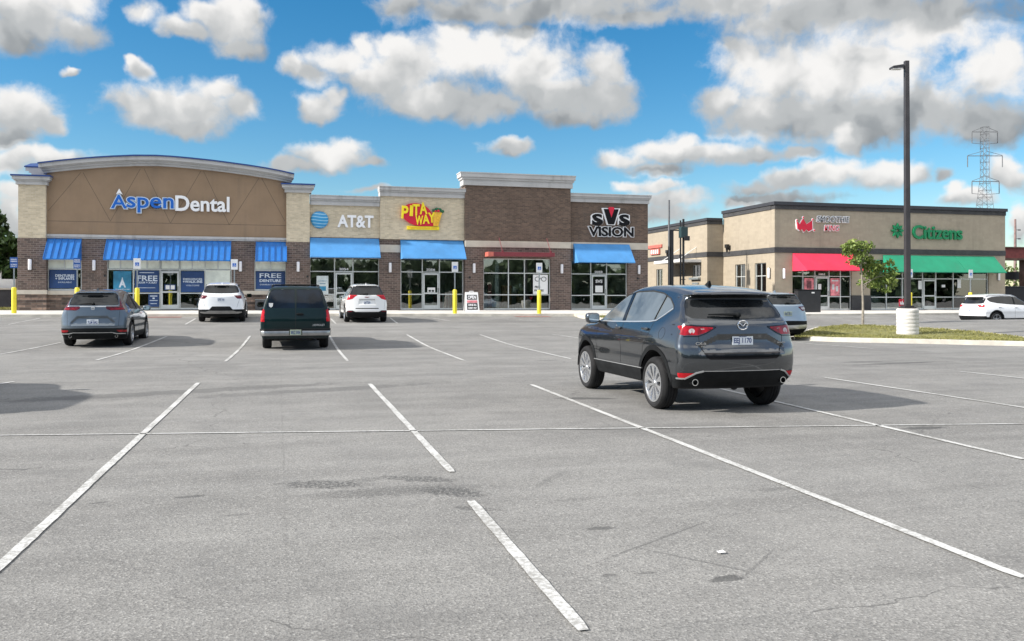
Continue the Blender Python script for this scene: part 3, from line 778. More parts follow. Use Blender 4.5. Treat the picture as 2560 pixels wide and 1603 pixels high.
def build_island():
    front = [(1985,850),(2080,855),(2200,857.5),(2320,860),(2440,863),(2560,866),(2640,867)]
    back = [(2660,856),(2560,841),(2470,830),(2390,823),(2300,817),(2200,812),(2110,811),(2040,817),(1990,832),(1972,842)]
    out = [Vector(G(*p)) for p in front] + [Vector(G(p[0], p[1], 0.14)) for p in back]
    cen = sum(out, Vector((0, 0))) / len(out)
    n = len(out)
    inn = []
    for i in range(n):
        t = (out[(i + 1) % n] - out[i - 1]).normalized(); nn = Vector((-t.y, t.x))
        if nn.dot(cen - out[i]) < 0: nn = -nn
        inn.append(out[i] + nn * 0.17)
    kb = MB(); V = []
    for i in range(n):
        o_, q = out[i], inn[i]; z = gz(o_.x, o_.y)
        m_ = o_.lerp(q, 0.12)
        V += [(o_.x, o_.y, z - 0.05), (m_.x, m_.y, z + 0.13), (q.x, q.y, gz(q.x, q.y) + 0.15), (q.x, q.y, gz(q.x, q.y) + 0.05)]
    F = []
    for i in range(n):
        j = (i + 1) % n
        for k in range(3): F.append((4 * i + k, 4 * j + k, 4 * j + k + 1, 4 * i + k + 1))
    kb.add(V, F)
    tag(kb.build('island_kerb', M['kerb'], smooth=True), 'pale concrete kerb around the grass island', 'kerb', kind='structure')
    # soil surface: rings towards the middle
    V = []; F = []; RN = 5
    def zi(x, y, t): return gz(x, y) + 0.13 + 0.025 * (1 - (1 - t) ** 2)
    for k in range(RN + 1):
        t = k / (RN + 1)
        for q in inn:
            p = q.lerp(cen, t); V.append((p.x, p.y, zi(p.x, p.y, t)))
    for k in range(RN):
        for i in range(n): F.append((k * n + i, k * n + (i + 1) % n, (k + 1) * n + (i + 1) % n, (k + 1) * n + i))
    V.append((cen.x, cen.y, zi(cen.x, cen.y, 1)))
    for i in range(n): F.append((RN * n + i, RN * n + (i + 1) % n, len(V) - 1))
    tag(MB().add(V, F).build('island_ground', M['grass_soil'], smooth='all'), 'soil of the grass island', 'ground', kind='structure')
    # blades
    from mathutils.geometry import intersect_point_tri_2d
    mb = MB(); r = np.random.default_rng(3)
    tris = [(inn[i], inn[(i + 1) % n], cen) for i in range(n)]
    ar = np.array([abs((b - a).cross(c - a)) for a, b, c in tris]); ar /= ar.sum()
    for _ in range(15000):
        a, b, c = tris[r.choice(n, p=ar)]
        u, v = r.random(2)
        if u + v > 1: u, v = 1 - u, 1 - v
        p = a + (b - a) * u + (c - a) * v
        z = zi(p.x, p.y, 0.3 if u + v < .9 else 0.05) - 0.02 + 0.02 * (1 - u - v)
        an = r.random() * 2 * PI; h = 0.03 + 0.04 * r.random(); w = 0.018
        dx, dy = math.cos(an) * w, math.sin(an) * w
        lx, ly = r.normal(size=2) * 0.03
        mb.add([(p.x - dx, p.y - dy, z), (p.x + dx, p.y + dy, z), (p.x + lx, p.y + ly, z + h)], [(0, 1, 2)])
    tag(mb.build('island_grass', M['grass'], fix=False), 'short dry mown grass on the kerbed island', 'grass', kind='stuff')
    return zi
ISL = build_island()
# ------------------------------------------------------------------ main shop row
YF = 50.5
shop = thing('shop_row_building', 'long single storey shop row of cream and brown brick with a tall arched tan end', 'building', (0, YF, 0.7))

def part(name, mb, mat, parent, label=None, tol=0.03, **k):
    for p in pieces(mb, tol):
        o = p.build(name, mat, parent, **k)
        if label: o['label'] = label
    return o

# walls -----------------------------------------------------------------
ZB = 0.40
brown = MB(); stone = MB(); band = MB(); cream = MB(); dark = MB()
T = 0.35
def wall(mb, x0, x1, z0, z1, dy=0.0, t=T): mb.box(x0, x1, YF - dy, YF + t, z0, z1)
# arched tan unit, ground floor
wall(brown, -11.85, -10.17, 3.56, 4.58); wall(brown, -8.93, -2.52, 3.60, 4.58); wall(brown, -1.30, 0.44, 3.56, 4.58)
for a, b in ((-10.17, -8.93), (-2.52, -1.30)):
    wall(brown, a, b, 1.80, 4.58); wall(band, a, b, 1.58, 1.80, 0.07); wall(stone, a, b, ZB, 1.58, 0.03)
for a, b in ((-11.85, -10.17), (-1.30, 0.44)):
    wall(band, a, b, 1.58, 1.80, 0.072); wall(stone, a, b, ZB, 1.58, 0.032)
# piers
for a, b in ((-13.15, -11.85), (0.44, 1.72)):
    wall(cream, a, b, 4.56, 7.42, 0.25)
    wall(brown, a - 0.03, b + 0.03, 1.82, 4.56, 0.28)
    wall(band, a - 0.08, b + 0.08, 1.60, 1.82, 0.34)
    wall(stone, a - 0.04, b + 0.04, ZB, 1.60, 0.29)
# phone shop, grill, tall block, optician
wall(cream, 1.72, 5.72, 4.88, 6.78); wall(brown, 1.72, 5.72, 3.70, 4.88, -0.02)
wall(cream, 5.72, 10.72, 4.82, 7.34, 0.2)
wall(brown, 5.68, 6.92, 4.49, 4.82, 0.1); wall(band, 5.68, 6.92, 4.05, 4.49, 0.17); wall(brown, 5.68, 6.92, ZB, 4.05, 0.1)
wall(brown, 6.92, 10.72, 3.70, 4.82, 0.08)
wall(dark, 10.72, 17.35, 4.80, 8.12, 0.4); wall(band, 10.72, 17.35, 4.42, 4.80, 0.44)
wall(brown, 10.72, 11.85, ZB, 4.42, 0.4); wall(brown, 16.07, 17.35, ZB, 4.42, 0.4); wall(brown, 11.85, 16.07, 3.76, 4.42, 0.4)
wall(dark, 17.35, 22.65, 4.84, 7.36, 0.05); wall(band, 17.35, 22.65, 4.42, 4.84, 0.09)
wall(brown, 21.26, 22.65, ZB, 4.42, 0.05); wall(brown, 17.35, 17.52, ZB, 4.42, 0.05); wall(brown, 17.52, 21.26, 3.70, 4.42, 0.05)
# end and rear walls
brown.box(-13.15, -12.8, YF + T, 70, ZB, 6.9); brown.box(22.3, 22.65, YF + T, 70, ZB, 6.9); brown.box(-13.15, 22.65, 70, 70.3, ZB, 6.9)
cream.box(5.4, 5.72, YF + T, YF + 3, 6.6, 7.34); dark.box(10.72, 11.0, YF + T, YF + 4, 6.6, 8.12); dark.box(17.0, 17.35, YF + T, YF + 4, 6.6, 8.12)
part('brick_wall', brown, M['brown_brick'], shop, 'mottled brown brick lower wall')
part('brick_wall', cream, M['cream_brick'], shop, 'cream brick upper wall')
part('brick_wall', dark, M['dark_brick'], shop, 'dark brown brick upper wall')
part('stone_base', stone, M['stone'], shop)
part('stone_band', band, M['stone_band'], shop, bevel=0.01)
part('roof', MB().box(-12.8, 22.3, YF + T, 70, 6.3, 6.45), M['roof'], shop)

# arched tan wall --------------------------------------------------------
arch = [(-11.97, 8.03), (-11.2, 8.16), (-10.25, 8.30), (-9.4, 8.41), (-8.55, 8.50), (-7.5, 8.59), (-6.40, 8.63), (-5.5, 8.61), (-4.60, 8.56), (-3.6, 8.49), (-2.65, 8.40), (-1.6, 8.29), (-0.65, 8.17), (0.1, 8.05), (0.66, 7.94)]
arch = arch
tan = MB().prism([(-11.85, 4.80), (0.44, 4.80), (0.44, 7.98)] + [(x, z) for x, z in arch[::-1] if -11.85 < x < 0.44] + [(-11.85, 8.05)], YF, YF + 0.4, 'y')
part('stucco_wall', tan, M['stucco'], shop)
tr = MB(); wall(tr, -11.85, 0.44, 4.66, 4.80, 0.10); wall(tr, -11.85, 0.44, 4.58, 4.66, 0.05)
part('trim_band', tr, M['cornice'], shop, bevel=0.01)
# joints in the stucco
gv = MB()
zig = [(-11.8, 6.02, -10.2, 8.13), (-10.1, 8.13, -8.75, 5.55), (-8.75, 5.55, -7.25, 8.44), (-7.06, 8.44, -5.72, 5.50), (-5.72, 5.50, -4.15, 8.42), (-4.0, 8.42, -2.65, 5.48), (-2.65, 5.48, -1.06, 8.14), (-0.9, 8.14, 0.36, 5.75)]
for x0, z0, x1, z1 in zig + [(-11.84, 5.50, 0.43, 5.50)]:
    d = Vector((x1 - x0, z1 - z0)); nn = Vector((-d.y, d.x)).normalized() * 0.011
    gv.prism([(x0 - nn.x, z0 - nn.y), (x1 - nn.x, z1 - nn.y), (x1 + nn.x, z1 + nn.y), (x0 + nn.x, z0 + nn.y)], YF - 0.003, YF + 0.02, 'y')
part('stucco_joint', gv, M['groove'], shop)
# cornice that follows the arch
def arc_band(mb, z0, z1, proj, grow):
    P = [(x, z) for x, z in arch]
    P[0] = (P[0][0] - grow, P[0][1] - grow * 0.17); P[-1] = (P[-1][0] + grow, P[-1][1] - grow * 0.2)
    pts = [(x, z + z0) for x, z in P] + [(x, z + z1) for x, z in P[::-1]]
    for (a, b), (c, d) in zip(P, P[1:]):
        mb.add([(a, YF - proj, b + z0), (c, YF - proj, d + z0), (c, YF - proj, d + z1), (a, YF - proj, b + z1),
                (a, YF + .5, b + z0), (c, YF + .5, d + z0), (c, YF + .5, d + z1), (a, YF + .5, b + z1)],
               [(0, 1, 2, 3), (7, 6, 5, 4), (0, 4, 5, 1), (3, 2, 6, 7)])
    a, b = P[0]; mb.add([(a, YF - proj, b + z0), (a, YF - proj, b + z1), (a, YF + .5, b + z1), (a, YF + .5, b + z0)], [(0, 1, 2, 3)])
    a, b = P[-1]; mb.add([(a, YF - proj, b + z0), (a, YF - proj, b + z1), (a, YF + .5, b + z1), (a, YF + .5, b + z0)], [(0, 1, 2, 3)])
ac = MB()
arc_band(ac, -0.02, 0.10, 0.16, 0.04); arc_band(ac, 0.102, 0.20, 0.26, 0.09); arc_band(ac, 0.202, 0.26, 0.36, 0.13); arc_band(ac, 0.262, 0.46, 0.46, 0.18)
part('cornice', ac, M['cornice'], shop, 'grey cornice curving along the arch', smooth=True)
bc = MB(); arc_band(bc, 0.462, 0.53, 0.52, 0.21)
part('coping', bc, M['blue_cap'], shop, smooth=True)
# side return of the arched parapet with its own cornice
sr = MB(); sa = [(51.0, 7.95), (52.2, 8.25), (53.6, 8.48), (55.2, 8.62), (57, 8.66), (60, 8.4)]
sr.prism([(51.0, 6.9)] + sa + [(60, 6.9)], -12.6, -12.25, 'x')
part('stucco_wall', sr, M['stucco'], shop)
sc_ = MB(); sb = MB()
for z0, z1, g in ((0.0, .12, .12), (.122, .22, .24), (.222, .42, .40)):
    for (a, b), (c, d) in zip(sa, sa[1:]):
        sc_.prism([(a, b + z0), (c, d + z0), (c, d + z1), (a, b + z1)], -12.6 - g, -12.2 + 0.05, 'x')
for (a, b), (c, d) in zip(sa, sa[1:]): sb.prism([(a - .02, b + .422), (c, d + .422), (c, d + .49), (a - .02, b + .49)], -13.06, -12.12, 'x')
part('cornice', sc_, M['cornice'], shop); part('coping', sb, M['blue_cap'], shop)

# straight cornices
def cornice(mb, x0, x1, z0, z1, dy, ext0=0.0, ext1=0.0, yb=0.5, st=((0.0, 0.45, 0.10), (0.45, 0.62, 0.17), (0.62, 0.92, 0.24), (0.92, 1.0, 0.27))):
    h = z1 - z0
    for a, b, p in st:
        mb.box(x0 - ext0 * p, x1 + ext1 * p, YF - dy - p, YF + yb, z0 + a * h + (0.002 if a else 0), z0 + b * h)
cp = MB(); bp = MB()
for a, b in ((-13.15, -11.85), (0.44, 1.72)):
    cornice(cp, a, b, 7.36, 7.78, 0.25, 1, 1); bp.box(a - 0.30, b + 0.30, YF - 0.55, YF + 0.5, 7.782, 7.86)
part('cornice', cp, M['cornice'], shop, 'grey cap of a cream pier')
part('coping', bp, M['blue_cap'], shop)
c2 = MB(); cornice(c2, 1.76, 5.70, 6.72, 7.28, 0.02); part('cornice', c2, M['cornice'], shop)
c3 = MB(); cornice(c3, 5.72, 10.72, 7.32, 7.88, 0.2, 0.3, 0.2); part('cornice', c3, M['cornice'], shop)
c4 = MB(); cornice(c4, 10.72, 17.35, 8.10, 8.86, 0.4, 1.3, 1.0); part('cornice', c4, M['cornice'], shop)
c5 = MB(); cornice(c5, 17.38, 22.65, 7.33, 7.86, 0.05, 0.0, 0.6); part('cornice', c5, M['cornice'], shop)

# storefronts ------------------------------------------------------------
def storefront(bld, x0, x1, z0, z1, y, verts, rails, doors=(), fr=0.055, blinds=None, deep=7.0, wall_m='int_wall', bars=()):
    """aluminium frame with panes; verts: mullion xs (x, zlo, zhi); rails: (x0, x1, z)"""
    mb = MB(); Y0, Y1 = y + 0.10, y + 0.20
    mb.box(x0, x0 + fr, Y0, Y1, z0, z1); mb.box(x1 - fr, x1, Y0, Y1, z0, z1)
    mb.box(x0 + fr, x1 - fr, Y0, Y1, z1 - fr, z1); mb.box(x0 + fr, x1 - fr, Y0, Y1, z0, z0 + 0.09)
    for x, a, b in verts: mb.box(x - fr / 2, x + fr / 2, Y0 - 0.004, Y1 - .004, a, b)
    for a, b, z in rails: mb.box(a, b, Y0 - 0.008, Y1 - .008, z - 0.028, z + 0.028)
    w = mb.build('window', M['frame'], bld, bevel=0.004)
    pm = MB().box(x0 + 0.03, x1 - 0.03, y + 0.146, y + 0.154, z0 + 0.05, z1 - 0.03)
    pm.build('pane', M['glass'], w)
    for (a, b, zt, hside) in doors:
        d = MB(); yd0, yd1 = y + 0.07, y + 0.125
        s = 0.085
        d.box(a, a + s, yd0, yd1, z0 + 0.02, zt); d.box(b - s, b, yd0, yd1, z0 + 0.02, zt); d.box(a + s, b - s, yd0, yd1, zt - 0.11, zt)
        d.box(a + s, b - s, yd0, yd1, z0 + 0.02, z0 + 0.26); zm = z0 + 0.97; d.box(a + s, b - s, yd0, yd1, zm - 0.045, zm + 0.045)
        do = d.build('door', M['frame'], bld, bevel=0.006)
        MB().box(a + s, b - s, yd0 + 0.02, yd0 + 0.028, z0 + 0.26, zt - 0.11).build('pane', M['glass'], do)
        hx = b - s * 0.5 if hside > 0 else a + s * 0.5
        hm = MB(); hm.tube([(hx, yd0 - 0.06, zm - 0.02), (hx, yd0 - 0.06, zm + 0.32)], 0.014, 8); hm.box(hx - .012, hx + .012, yd0 - 0.06, yd0, zm, zm + .024); hm.box(hx - .012, hx + .012, yd0 - 0.06, yd0, zm + .27, zm + .294)
        hm.build('handle', M['black_metal'], do)
    if blinds:
        bm_ = MB()
        for a, b, za, zb_ in blinds: bm_.box(a, b, y + 0.134, y + 0.142, za, zb_)
        bm_.build('blind', M['blind'], w)
    # the room behind
    it = MB()
    it.add([(x0 - .2, y + .36, z0 - .02), (x1 + .2, y + .36, z0 - .02), (x1 + .2, y + deep, z0 - .02), (x0 - .2, y + deep, z0 - .02)], [(0, 1, 2, 3)], 0)
    it.add([(x0 - .2, y + .36, z1 + .3), (x1 + .2, y + .36, z1 + .3), (x1 + .2, y + deep, z1 + .3), (x0 - .2, y + deep, z1 + .3)], [(0, 1, 2, 3)], 1)
    for (xa, ya, xb, yb) in ((x0 - .2, y + .36, x0 - .2, y + deep), (x0 - .2, y + deep, x1 + .2, y + deep), (x1 + .2, y + deep, x1 + .2, y + .36)):
        it.add([(xa, ya, z0 - .02), (xb, yb, z0 - .02), (xb, yb, z1 + .3), (xa, ya, z1 + .3)], [(0, 1, 2, 3)], 1)
    for (bx0, bx1, by0, by1, bz0, bz1, mi) in bars: it.box(bx0, bx1, y + by0, y + by1, z0 + bz0, z0 + bz1, mi)
    it.build('interior', [M['int_floor'], M[wall_m], M['int_wood'], M['int_white'], M['black_metal'], M['maroon']], bld, fix=False)
    return w

FT = 2.95   # transom height
z_ = 0.76
storefront(shop, -11.85, -10.17, 1.80, 3.60, YF, [(-11.02, FT, 3.6)], [(-11.8, -10.2, FT)], blinds=[(-11.8, -10.2, 2.97, 3.55)], deep=5)
storefront(shop, -8.93, -2.52, z_, 3.62, YF,
           [(-7.62, z_, FT + .05), (-7.62, FT, 3.6), (-8.27, FT, 3.6), (-6.93, FT, 3.6), (-6.26, z_, 3.6), (-5.24, z_, 3.6), (-4.6, FT, 3.6), (-3.93, z_, 3.6), (-3.25, FT, 3.6)],
           [(-8.9, -2.55, FT), (-8.9, -6.26, 1.66), (-5.24, -2.55, 1.66)], doors=[(-6.21, -5.29, 2.88, 1)],
           blinds=[(-8.85, -6.3, 2.99, 3.55), (-5.2, -2.6, 2.99, 3.55), (-3.9, -2.6, 2.05, 2.93), (-6.2, -5.3, 3.0, 3.55)], deep=6,
           bars=[(-8.6, -6.8, 3.5, 4.1, 0, 1.05, 2), (-4.8, -3.0, 3.0, 3.6, 0, 0.8, 2), (-6.15, -5.6, 2.2, 2.6, 0.1, 0.75, 3)])
storefront(shop, -1.30, 0.44, 1.80, 3.60, YF, [(-0.43, FT, 3.6)], [(-1.25, 0.40, FT)], blinds=[(-1.25, 0.40, 2.97, 3.55)], deep=5)
z_ = 0.71
storefront(shop, 1.72, 5.70, z_, 3.74, YF, [(3.13, z_, 3.7), (4.18, z_, 3.7)], [(1.75, 5.68, 2.92), (1.75, 3.13, 1.60), (4.18, 5.68, 1.60)], doors=[(3.18, 4.13, 2.86, 1)],
           bars=[(2.0, 3.0, 2.5, 3.2, 0, 1.0, 2), (4.6, 5.5, 3, 3.5, 0, 1.1, 4)])
z_ = 0.69
storefront(shop, 6.92, 10.70, z_, 3.74, YF - .1, [(8.22, z_, 3.7), (9.25, z_, 3.7)], [(6.95, 10.68, 2.92), (6.95, 8.22, 1.60), (9.25, 10.68, 1.60)], doors=[(8.27, 9.20, 2.86, 1)],
           bars=[(7.1, 7.8, 2.0, 2.8, .68, .74, 2), (7.4, 7.5, 2.35, 2.45, 0, .7, 4), (9.5, 10.3, 2.0, 2.8, .68, .74, 4), (9.4, 9.45, 1.7, 1.75, 0, 1.0, 3), (9.75, 9.8, 1.7, 1.75, 0, 1.0, 3), (10.1, 10.15, 1.7, 1.75, 0, 1.0, 3), (10.45, 10.5, 1.7, 1.75, 0, 1.0, 3), (9.4, 10.5, 2.9, 3.2, 0, .95, 5)])
z_ = 0.67
storefront(shop, 11.85, 16.07, z_, 3.76, YF - .35, [(13.43, z_, 3.7), (14.44, z_, 3.7)], [(11.9, 16.05, 2.88), (11.9, 16.05, 1.57)],
           bars=[(12.72, 12.95, 0.6, 0.85, 0, 3.0, 3), (12.4, 12.62, 1.0, 1.3, 0, 1.6, 5), (13.7, 14.3, 2.6, 3.0, 0, 1.5, 2), (14.6, 15.0, 2.2, 2.6, 0, 0.8, 2), (14.1, 14.3, 1.6, 1.65, 1.1, 1.4, 3), (14.5, 14.62, 1.5, 1.55, 1.35, 1.6, 3), (14.9, 15.9, 3.0, 3.4, 0, 1.1, 4)])
z_ = 0.63
storefront(shop, 17.52, 21.26, z_, 3.74, YF - .03, [(18.84, z_, 3.7), (19.90, z_, 3.7)], [(17.55, 21.22, 2.87), (17.55, 18.84, 1.53), (19.90, 21.22, 1.53)], doors=[(18.89, 19.85, 2.82, 1)],
           bars=[(17.8, 18.6, 2.4, 2.9, 0, 1.0, 3), (20.1, 20.2, 1.4, 1.6, 0.5, 2.2, 3), (20.4, 21.1, 3.0, 3.3, 0, 2.0, 2), (20.1, 20.8, 1.5, 1.9, 0, .8, 2)])

# awnings ---------------------------------------------------------------
def awning(bld, x0, x1, zt, zb, dy, mat, ribs=0, y=YF, val=0.05, thick=0.025, lip=0.0, shift=0.0):
    yt, yb = y - 0.02, y - dy
    mb = MB()
    s = shift
    mb.add([(x0, yt, zt), (x1, yt, zt), (x1 + s, yb, zb), (x0 + s, yb, zb)], [(0, 1, 2, 3)])
    mb.add([(x0, yt, zt - thick), (x1, yt, zt - thick), (x1 + s, yb + .02, zb - thick), (x0 + s, yb + .02, zb - thick)], [(3, 2, 1, 0)])
    mb.add([(x0 + s, yb, zb), (x1 + s, yb, zb), (x1 + s, yb, zb - val), (x0 + s, yb, zb - val)], [(0, 1, 2, 3)])
    mb.add([(x0 + s, yb + .03, zb), (x1 + s, yb + .03, zb), (x1 + s, yb + .03, zb - val), (x0 + s, yb + .03, zb - val)], [(3, 2, 1, 0)])
    for xx, xb in ((x0, x0 + s), (x1, x1 + s)):
        mb.add([(xx, yt, zt), (xb, yb, zb), (xb, yb, zb - val), (xx, yt, zb - val)], [(0, 1, 2, 3)])
    if ribs:
        for i in range(ribs + 1):
            t = i / ribs; xx = lerp(x0 + .015, x1 - .015, t)
            mb.add([(xx - .012, yt, zt), (xx + .012, yt, zt), (xx + .012, yb, zb), (xx - .012, yb, zb),
                    (xx - .012, yt - .03, zt + .045), (xx + .012, yt - .03, zt + .045), (xx + .012, yb - .03, zb + .045), (xx - .012, yb - .03, zb + .045)],
                   [(4, 5, 6, 7), (0, 1, 5, 4), (1, 2, 6, 5), (2, 3, 7, 6), (3, 0, 4, 7)])
    a = mb.build('awning', mat, bld, fix=False)
    fm = MB()
    n = max(2, int((x1 - x0) / 1.3) + 1)
    for i in range(n):
        xx = lerp(x0 + .06, x1 - .06, i / (n - 1)); xb = xx + s
        fm.tube([(xx, yt - .02, zt - .05), (xb, yb + .05, zb - .04), (xx, yt - .02, zb - .04)], 0.014, 6)
    part('awning_frame', fm, M['steel'], a)
    return a
for x0, x1, rb in ((-11.80, -10.16, 5), (-8.93, -2.54, 19), (-1.22, 0.46, 5)):
    awning(shop, x0, x1, 4.56, 3.46, 1.05, M['blue_metal'], rb)['label'] = 'blue ribbed metal awning'
awning(shop, 1.74, 5.66, 4.84, 3.72, 1.0, M['blue_fabric'])['label'] = 'plain blue canvas awning'
awning(shop, 6.90, 10.66, 4.82, 3.70, 1.0, M['blue_fabric'], y=YF - .08)['label'] = 'plain blue canvas awning'
awning(shop, 17.62, 21.35, 4.74, 3.58, 1.0, M['blue_fabric'], y=YF - .09)['label'] = 'plain blue canvas awning'
# flat maroon canopy on hanger rods
cn = MB(); cn.box(11.95, 16.05, YF - 1.25, YF - .42, 3.86, 4.10)
can = cn.build('canopy', M['maroon'], shop, bevel=0.01); can['label'] = 'flat maroon steel canopy'
MB().box(11.93, 12.26, YF - 1.27, YF - .42, 3.85, 4.11).build('fascia_end', M['salmon'], can)
rd = MB()
for xx in (12.85, 15.85): rd.tube([(xx, YF - 1.1, 4.1), (xx - .05, YF - .43, 5.0)], 0.018, 8); rd.box(xx - .05, xx + .05, YF - 1.15, YF - 1.05, 4.1, 4.2)
part('hanger_rod', rd, M['maroon'], can)

# wall lamps ---------------------------------------------------------------
def wall_lamp(x, y, z, label, group='white cylinder wall lamps', face='y', h=0.50):
    t = thing('wall_lamp', label, 'wall lamp', (x, y, z), 0 if face == 'y' else -PI / 2, group)
    b = MB(); b.box(-.075, .075, -.06, 0.0, -.25 * h / .5, .25 * h / .5); b.box(-.08, .08, -.13, -.06, h / 2 + .02, h / 2 + .05); b.box(-.08, .08, -.13, -.06, -h / 2 - .05, -h / 2 - .02)
    b.build('bracket', M['black_metal'], t, world=False, bevel=.004)
    s = MB(); s.lathe([(0.0, -h / 2 - .03), (.07, -h / 2 - .03), (.085, -h / 2), (.085, h / 2), (.07, h / 2 + .03), (0, h / 2 + .03)], (0, -.10, 0), 20)
    s.build('lamp_shade', M['lamp_white'], t, smooth=True, world=False)
for x, y, lab in [(-12.57, YF - .28, 'white wall lamp on the left end pier beside the window about dentures and implants'),
                  (-9.55, YF, 'white wall lamp on the brown pier between the first two ribbed awnings'),
                  (-2.05, YF, 'white wall lamp on the brown pier right of the longest ribbed awning'),
                  (1.08, YF - .28, 'white wall lamp on the pier between the ribbed and the first plain blue awning'),
                  (6.3, YF - .1, 'white wall lamp on the brick pier between the phone shop and the pita shop'),
                  (11.25, YF - .4, 'white wall lamp on the brick pier above the folding pavement sign'),
                  (16.75, YF - .4, 'white wall lamp on the pier between the maroon canopy and the optician awning'),
                  (22.0, YF - .05, 'white wall lamp at the right end of the brown brick shop row')]:
    wall_lamp(x, y, 3.16, lab)
# small junction boxes by the doors
for x, y in ((-9.02, YF), (1.60, YF - .28), (11.0, YF - .4), (21.95, YF - .05)):
    MB().box(x - .05, x + .05, y - .06, y, 2.55, 2.66).build('junction_box', M['black_metal'], shop, bevel=.008)

t = thing('utility_cabinet', 'small grey utility box low on the stone base between the white car and green truck', 'utility cabinet', (-1.0, YF - .25, .72))
MB().box(-1.25, -.72, YF - .42, YF - .06, .70, 1.28).build('cabinet', M['plastic_grey'], t, bevel=.02)
MB().box(-1.27, -.70, YF - .44, YF - .05, 1.282, 1.31).build('lid', M['steel'], t, bevel=.006)
# ------------------------------------------------------------------ signs on the main row
def sign_thing(label, x, z, y, cat='shop sign'): return thing('shop_sign', label, cat, (x, y, z))
# dental practice lettering, blue and white
s = sign_thing('blue and white dental practice lettering on the arched tan wall', -5.7, 6.7, YF)
E_ = MB(); Fm = MB(); Wm = MB()
def dental():
    # measured baseline 5.95, cap height .92
    for txt, xc, w, ref, zc, h in (('A', -8.30, .74, 'A', 6.60, .70), ('spen', -6.72, 2.34, 'spen', 6.45, .80)):
        text_into(E_, txt, xc, zc, w, h, YF, .16, offset=.05, ref=ref)
        text_into(Fm, txt, xc, zc, w, h, YF - .16, .03, offset=.012, ref=ref)
    text_into(Wm, 'Dental', -4.04, 6.60, 2.78, .80, YF - .02, .15, offset=.022, ref='Dental')
dental()
# snow cap on the letter A
MB().prism([(-8.44, 7.0), (-8.29, 7.30), (-8.12, 6.98), (-8.25, 7.05)], YF - .19, YF - .02, 'y').build('snow_cap', M['letter_white'], s)
E_.build('lettering', M['letter_edge'], s); Fm.build('lettering', M['letter_blue'], s); Wm.build('lettering', M['letter_white'], s)
# telecom globe and letters
s = sign_thing('striped blue globe with white telecom lettering on cream brick', 3.5, 5.85, YF)
gm = MB(); Rg = .50
nz_, na = 22, 28
for i in range(nz_):
    t0, t1 = -1 + 2 * i / nz_, -1 + 2 * (i + 1) / nz_
    for k in range(na):
        a0, a1 = PI * k / na, PI * (k + 1) / na
        q = []
        for t, a in ((t0, a0), (t0, a1), (t1, a1), (t1, a0)):
            wv = 0.10 * math.sin(a * 2.0 + 0.6) * math.sqrt(max(0, 1 - t * t))
            r = math.sqrt(max(0, 1 - t * t))
            q.append((2.28 - Rg * r * math.cos(a), YF - .05 - .2 * r * math.sin(a), 5.86 + Rg * (t + wv * 0.6)))
        gm.poly(q, 1 if i % 4 == 2 else 0)
gm.lathe([(Rg * .97, -.08), (Rg * .97, 0)], (2.28, YF, 5.86), 28, 'y')
gm.build('globe', [M['globe_blue'], M['globe_pale']], s, smooth=True, fix=False)
lm = MB(); text_into(lm, 'AT&T', 4.32, 5.82, 2.0, .66, YF, .14, offset=.03, ref='AT&T'); lm.build('lettering', M['letter_white'], s)
# grill sign
s = sign_thing('red and yellow pita grill sign with a stuffed wrap on cream brick', 8.2, 6.2, YF - .2)
Yp = YF - .2
rp = MB(); el = [(7.95 + 1.0 * math.cos(a) * (1.0 if math.cos(a) < 0 else .85), 6.27 + .66 * math.sin(a) - .14 * math.cos(a)) for a in np.linspace(0, 2 * PI, 40, endpoint=False)]
rp.prism(el, Yp - .12, Yp, 'y'); rp.prism([(8.0, 5.62), (8.95, 5.62), (8.95, 6.1), (7.9, 6.1)], Yp - .118, Yp, 'y')
rp.build('backing', M['letter_red'], s)
yl = MB()
for ch, xc, zc, h, w, ro in (('P', 7.14, 6.40, .70, .34, -.06), ('I', 7.52, 6.50, .58, .12, -.05), ('T', 7.80, 6.56, .60, .38, .0), ('A', 8.22, 6.66, .64, .40, .06), ('W', 7.98, 5.95, .50, .42, .0), ('A', 8.38, 6.02, .50, .36, .05), ('Y', 8.72, 6.12, .54, .34, .06)):
    text_into(yl, ch, xc, zc, w, h, Yp - .12, .06, offset=.03, rot=ro, ref=ch)
yl.box(7.28, 9.18, Yp - .10, Yp, 5.40, 5.60)
part('lettering', yl, M['letter_yellow'], s, tol=.12)
ot = MB(); text_into(ot, 'MEDITERRANEAN GRILL', 8.23, 5.50, 1.7, .10, Yp - .10, .012, ref='MEDITERRANEAN GRILL'); ot.build('small_lettering', M['letter_ochre'], s)
wr = MB(); wr.prism([(8.82, 5.62), (9.12, 5.62), (9.34, 6.42), (8.78, 6.46)], Yp - .17, Yp - .11, 'y')
for zz in (5.72, 5.86, 6.0): wr.prism([(8.95, zz), (9.15, zz + .02), (9.16, zz + .06), (8.95, zz + .04)], Yp - .19, Yp - .165, 'y')
wr.build('wrap', M['letter_ochre'], s)
gl = MB()
for i, (xx, zz, r) in enumerate(((8.86, 6.55, .12), (9.02, 6.62, .13), (9.2, 6.60, .13), (9.36, 6.50, .12))): gl.ball((xx, Yp - .13, zz), r, .06, r * .8, 10)
gl.build('lettuce', M['dark_green'], s, smooth=True)
tm = MB(); tm.ball((9.12, Yp - .18, 6.52), .09, .04, .07, 10); tm.ball((8.95, Yp - .18, 6.5), .06, .04, .05, 10); tm.build('tomato', M['letter_red'], s, smooth=True)
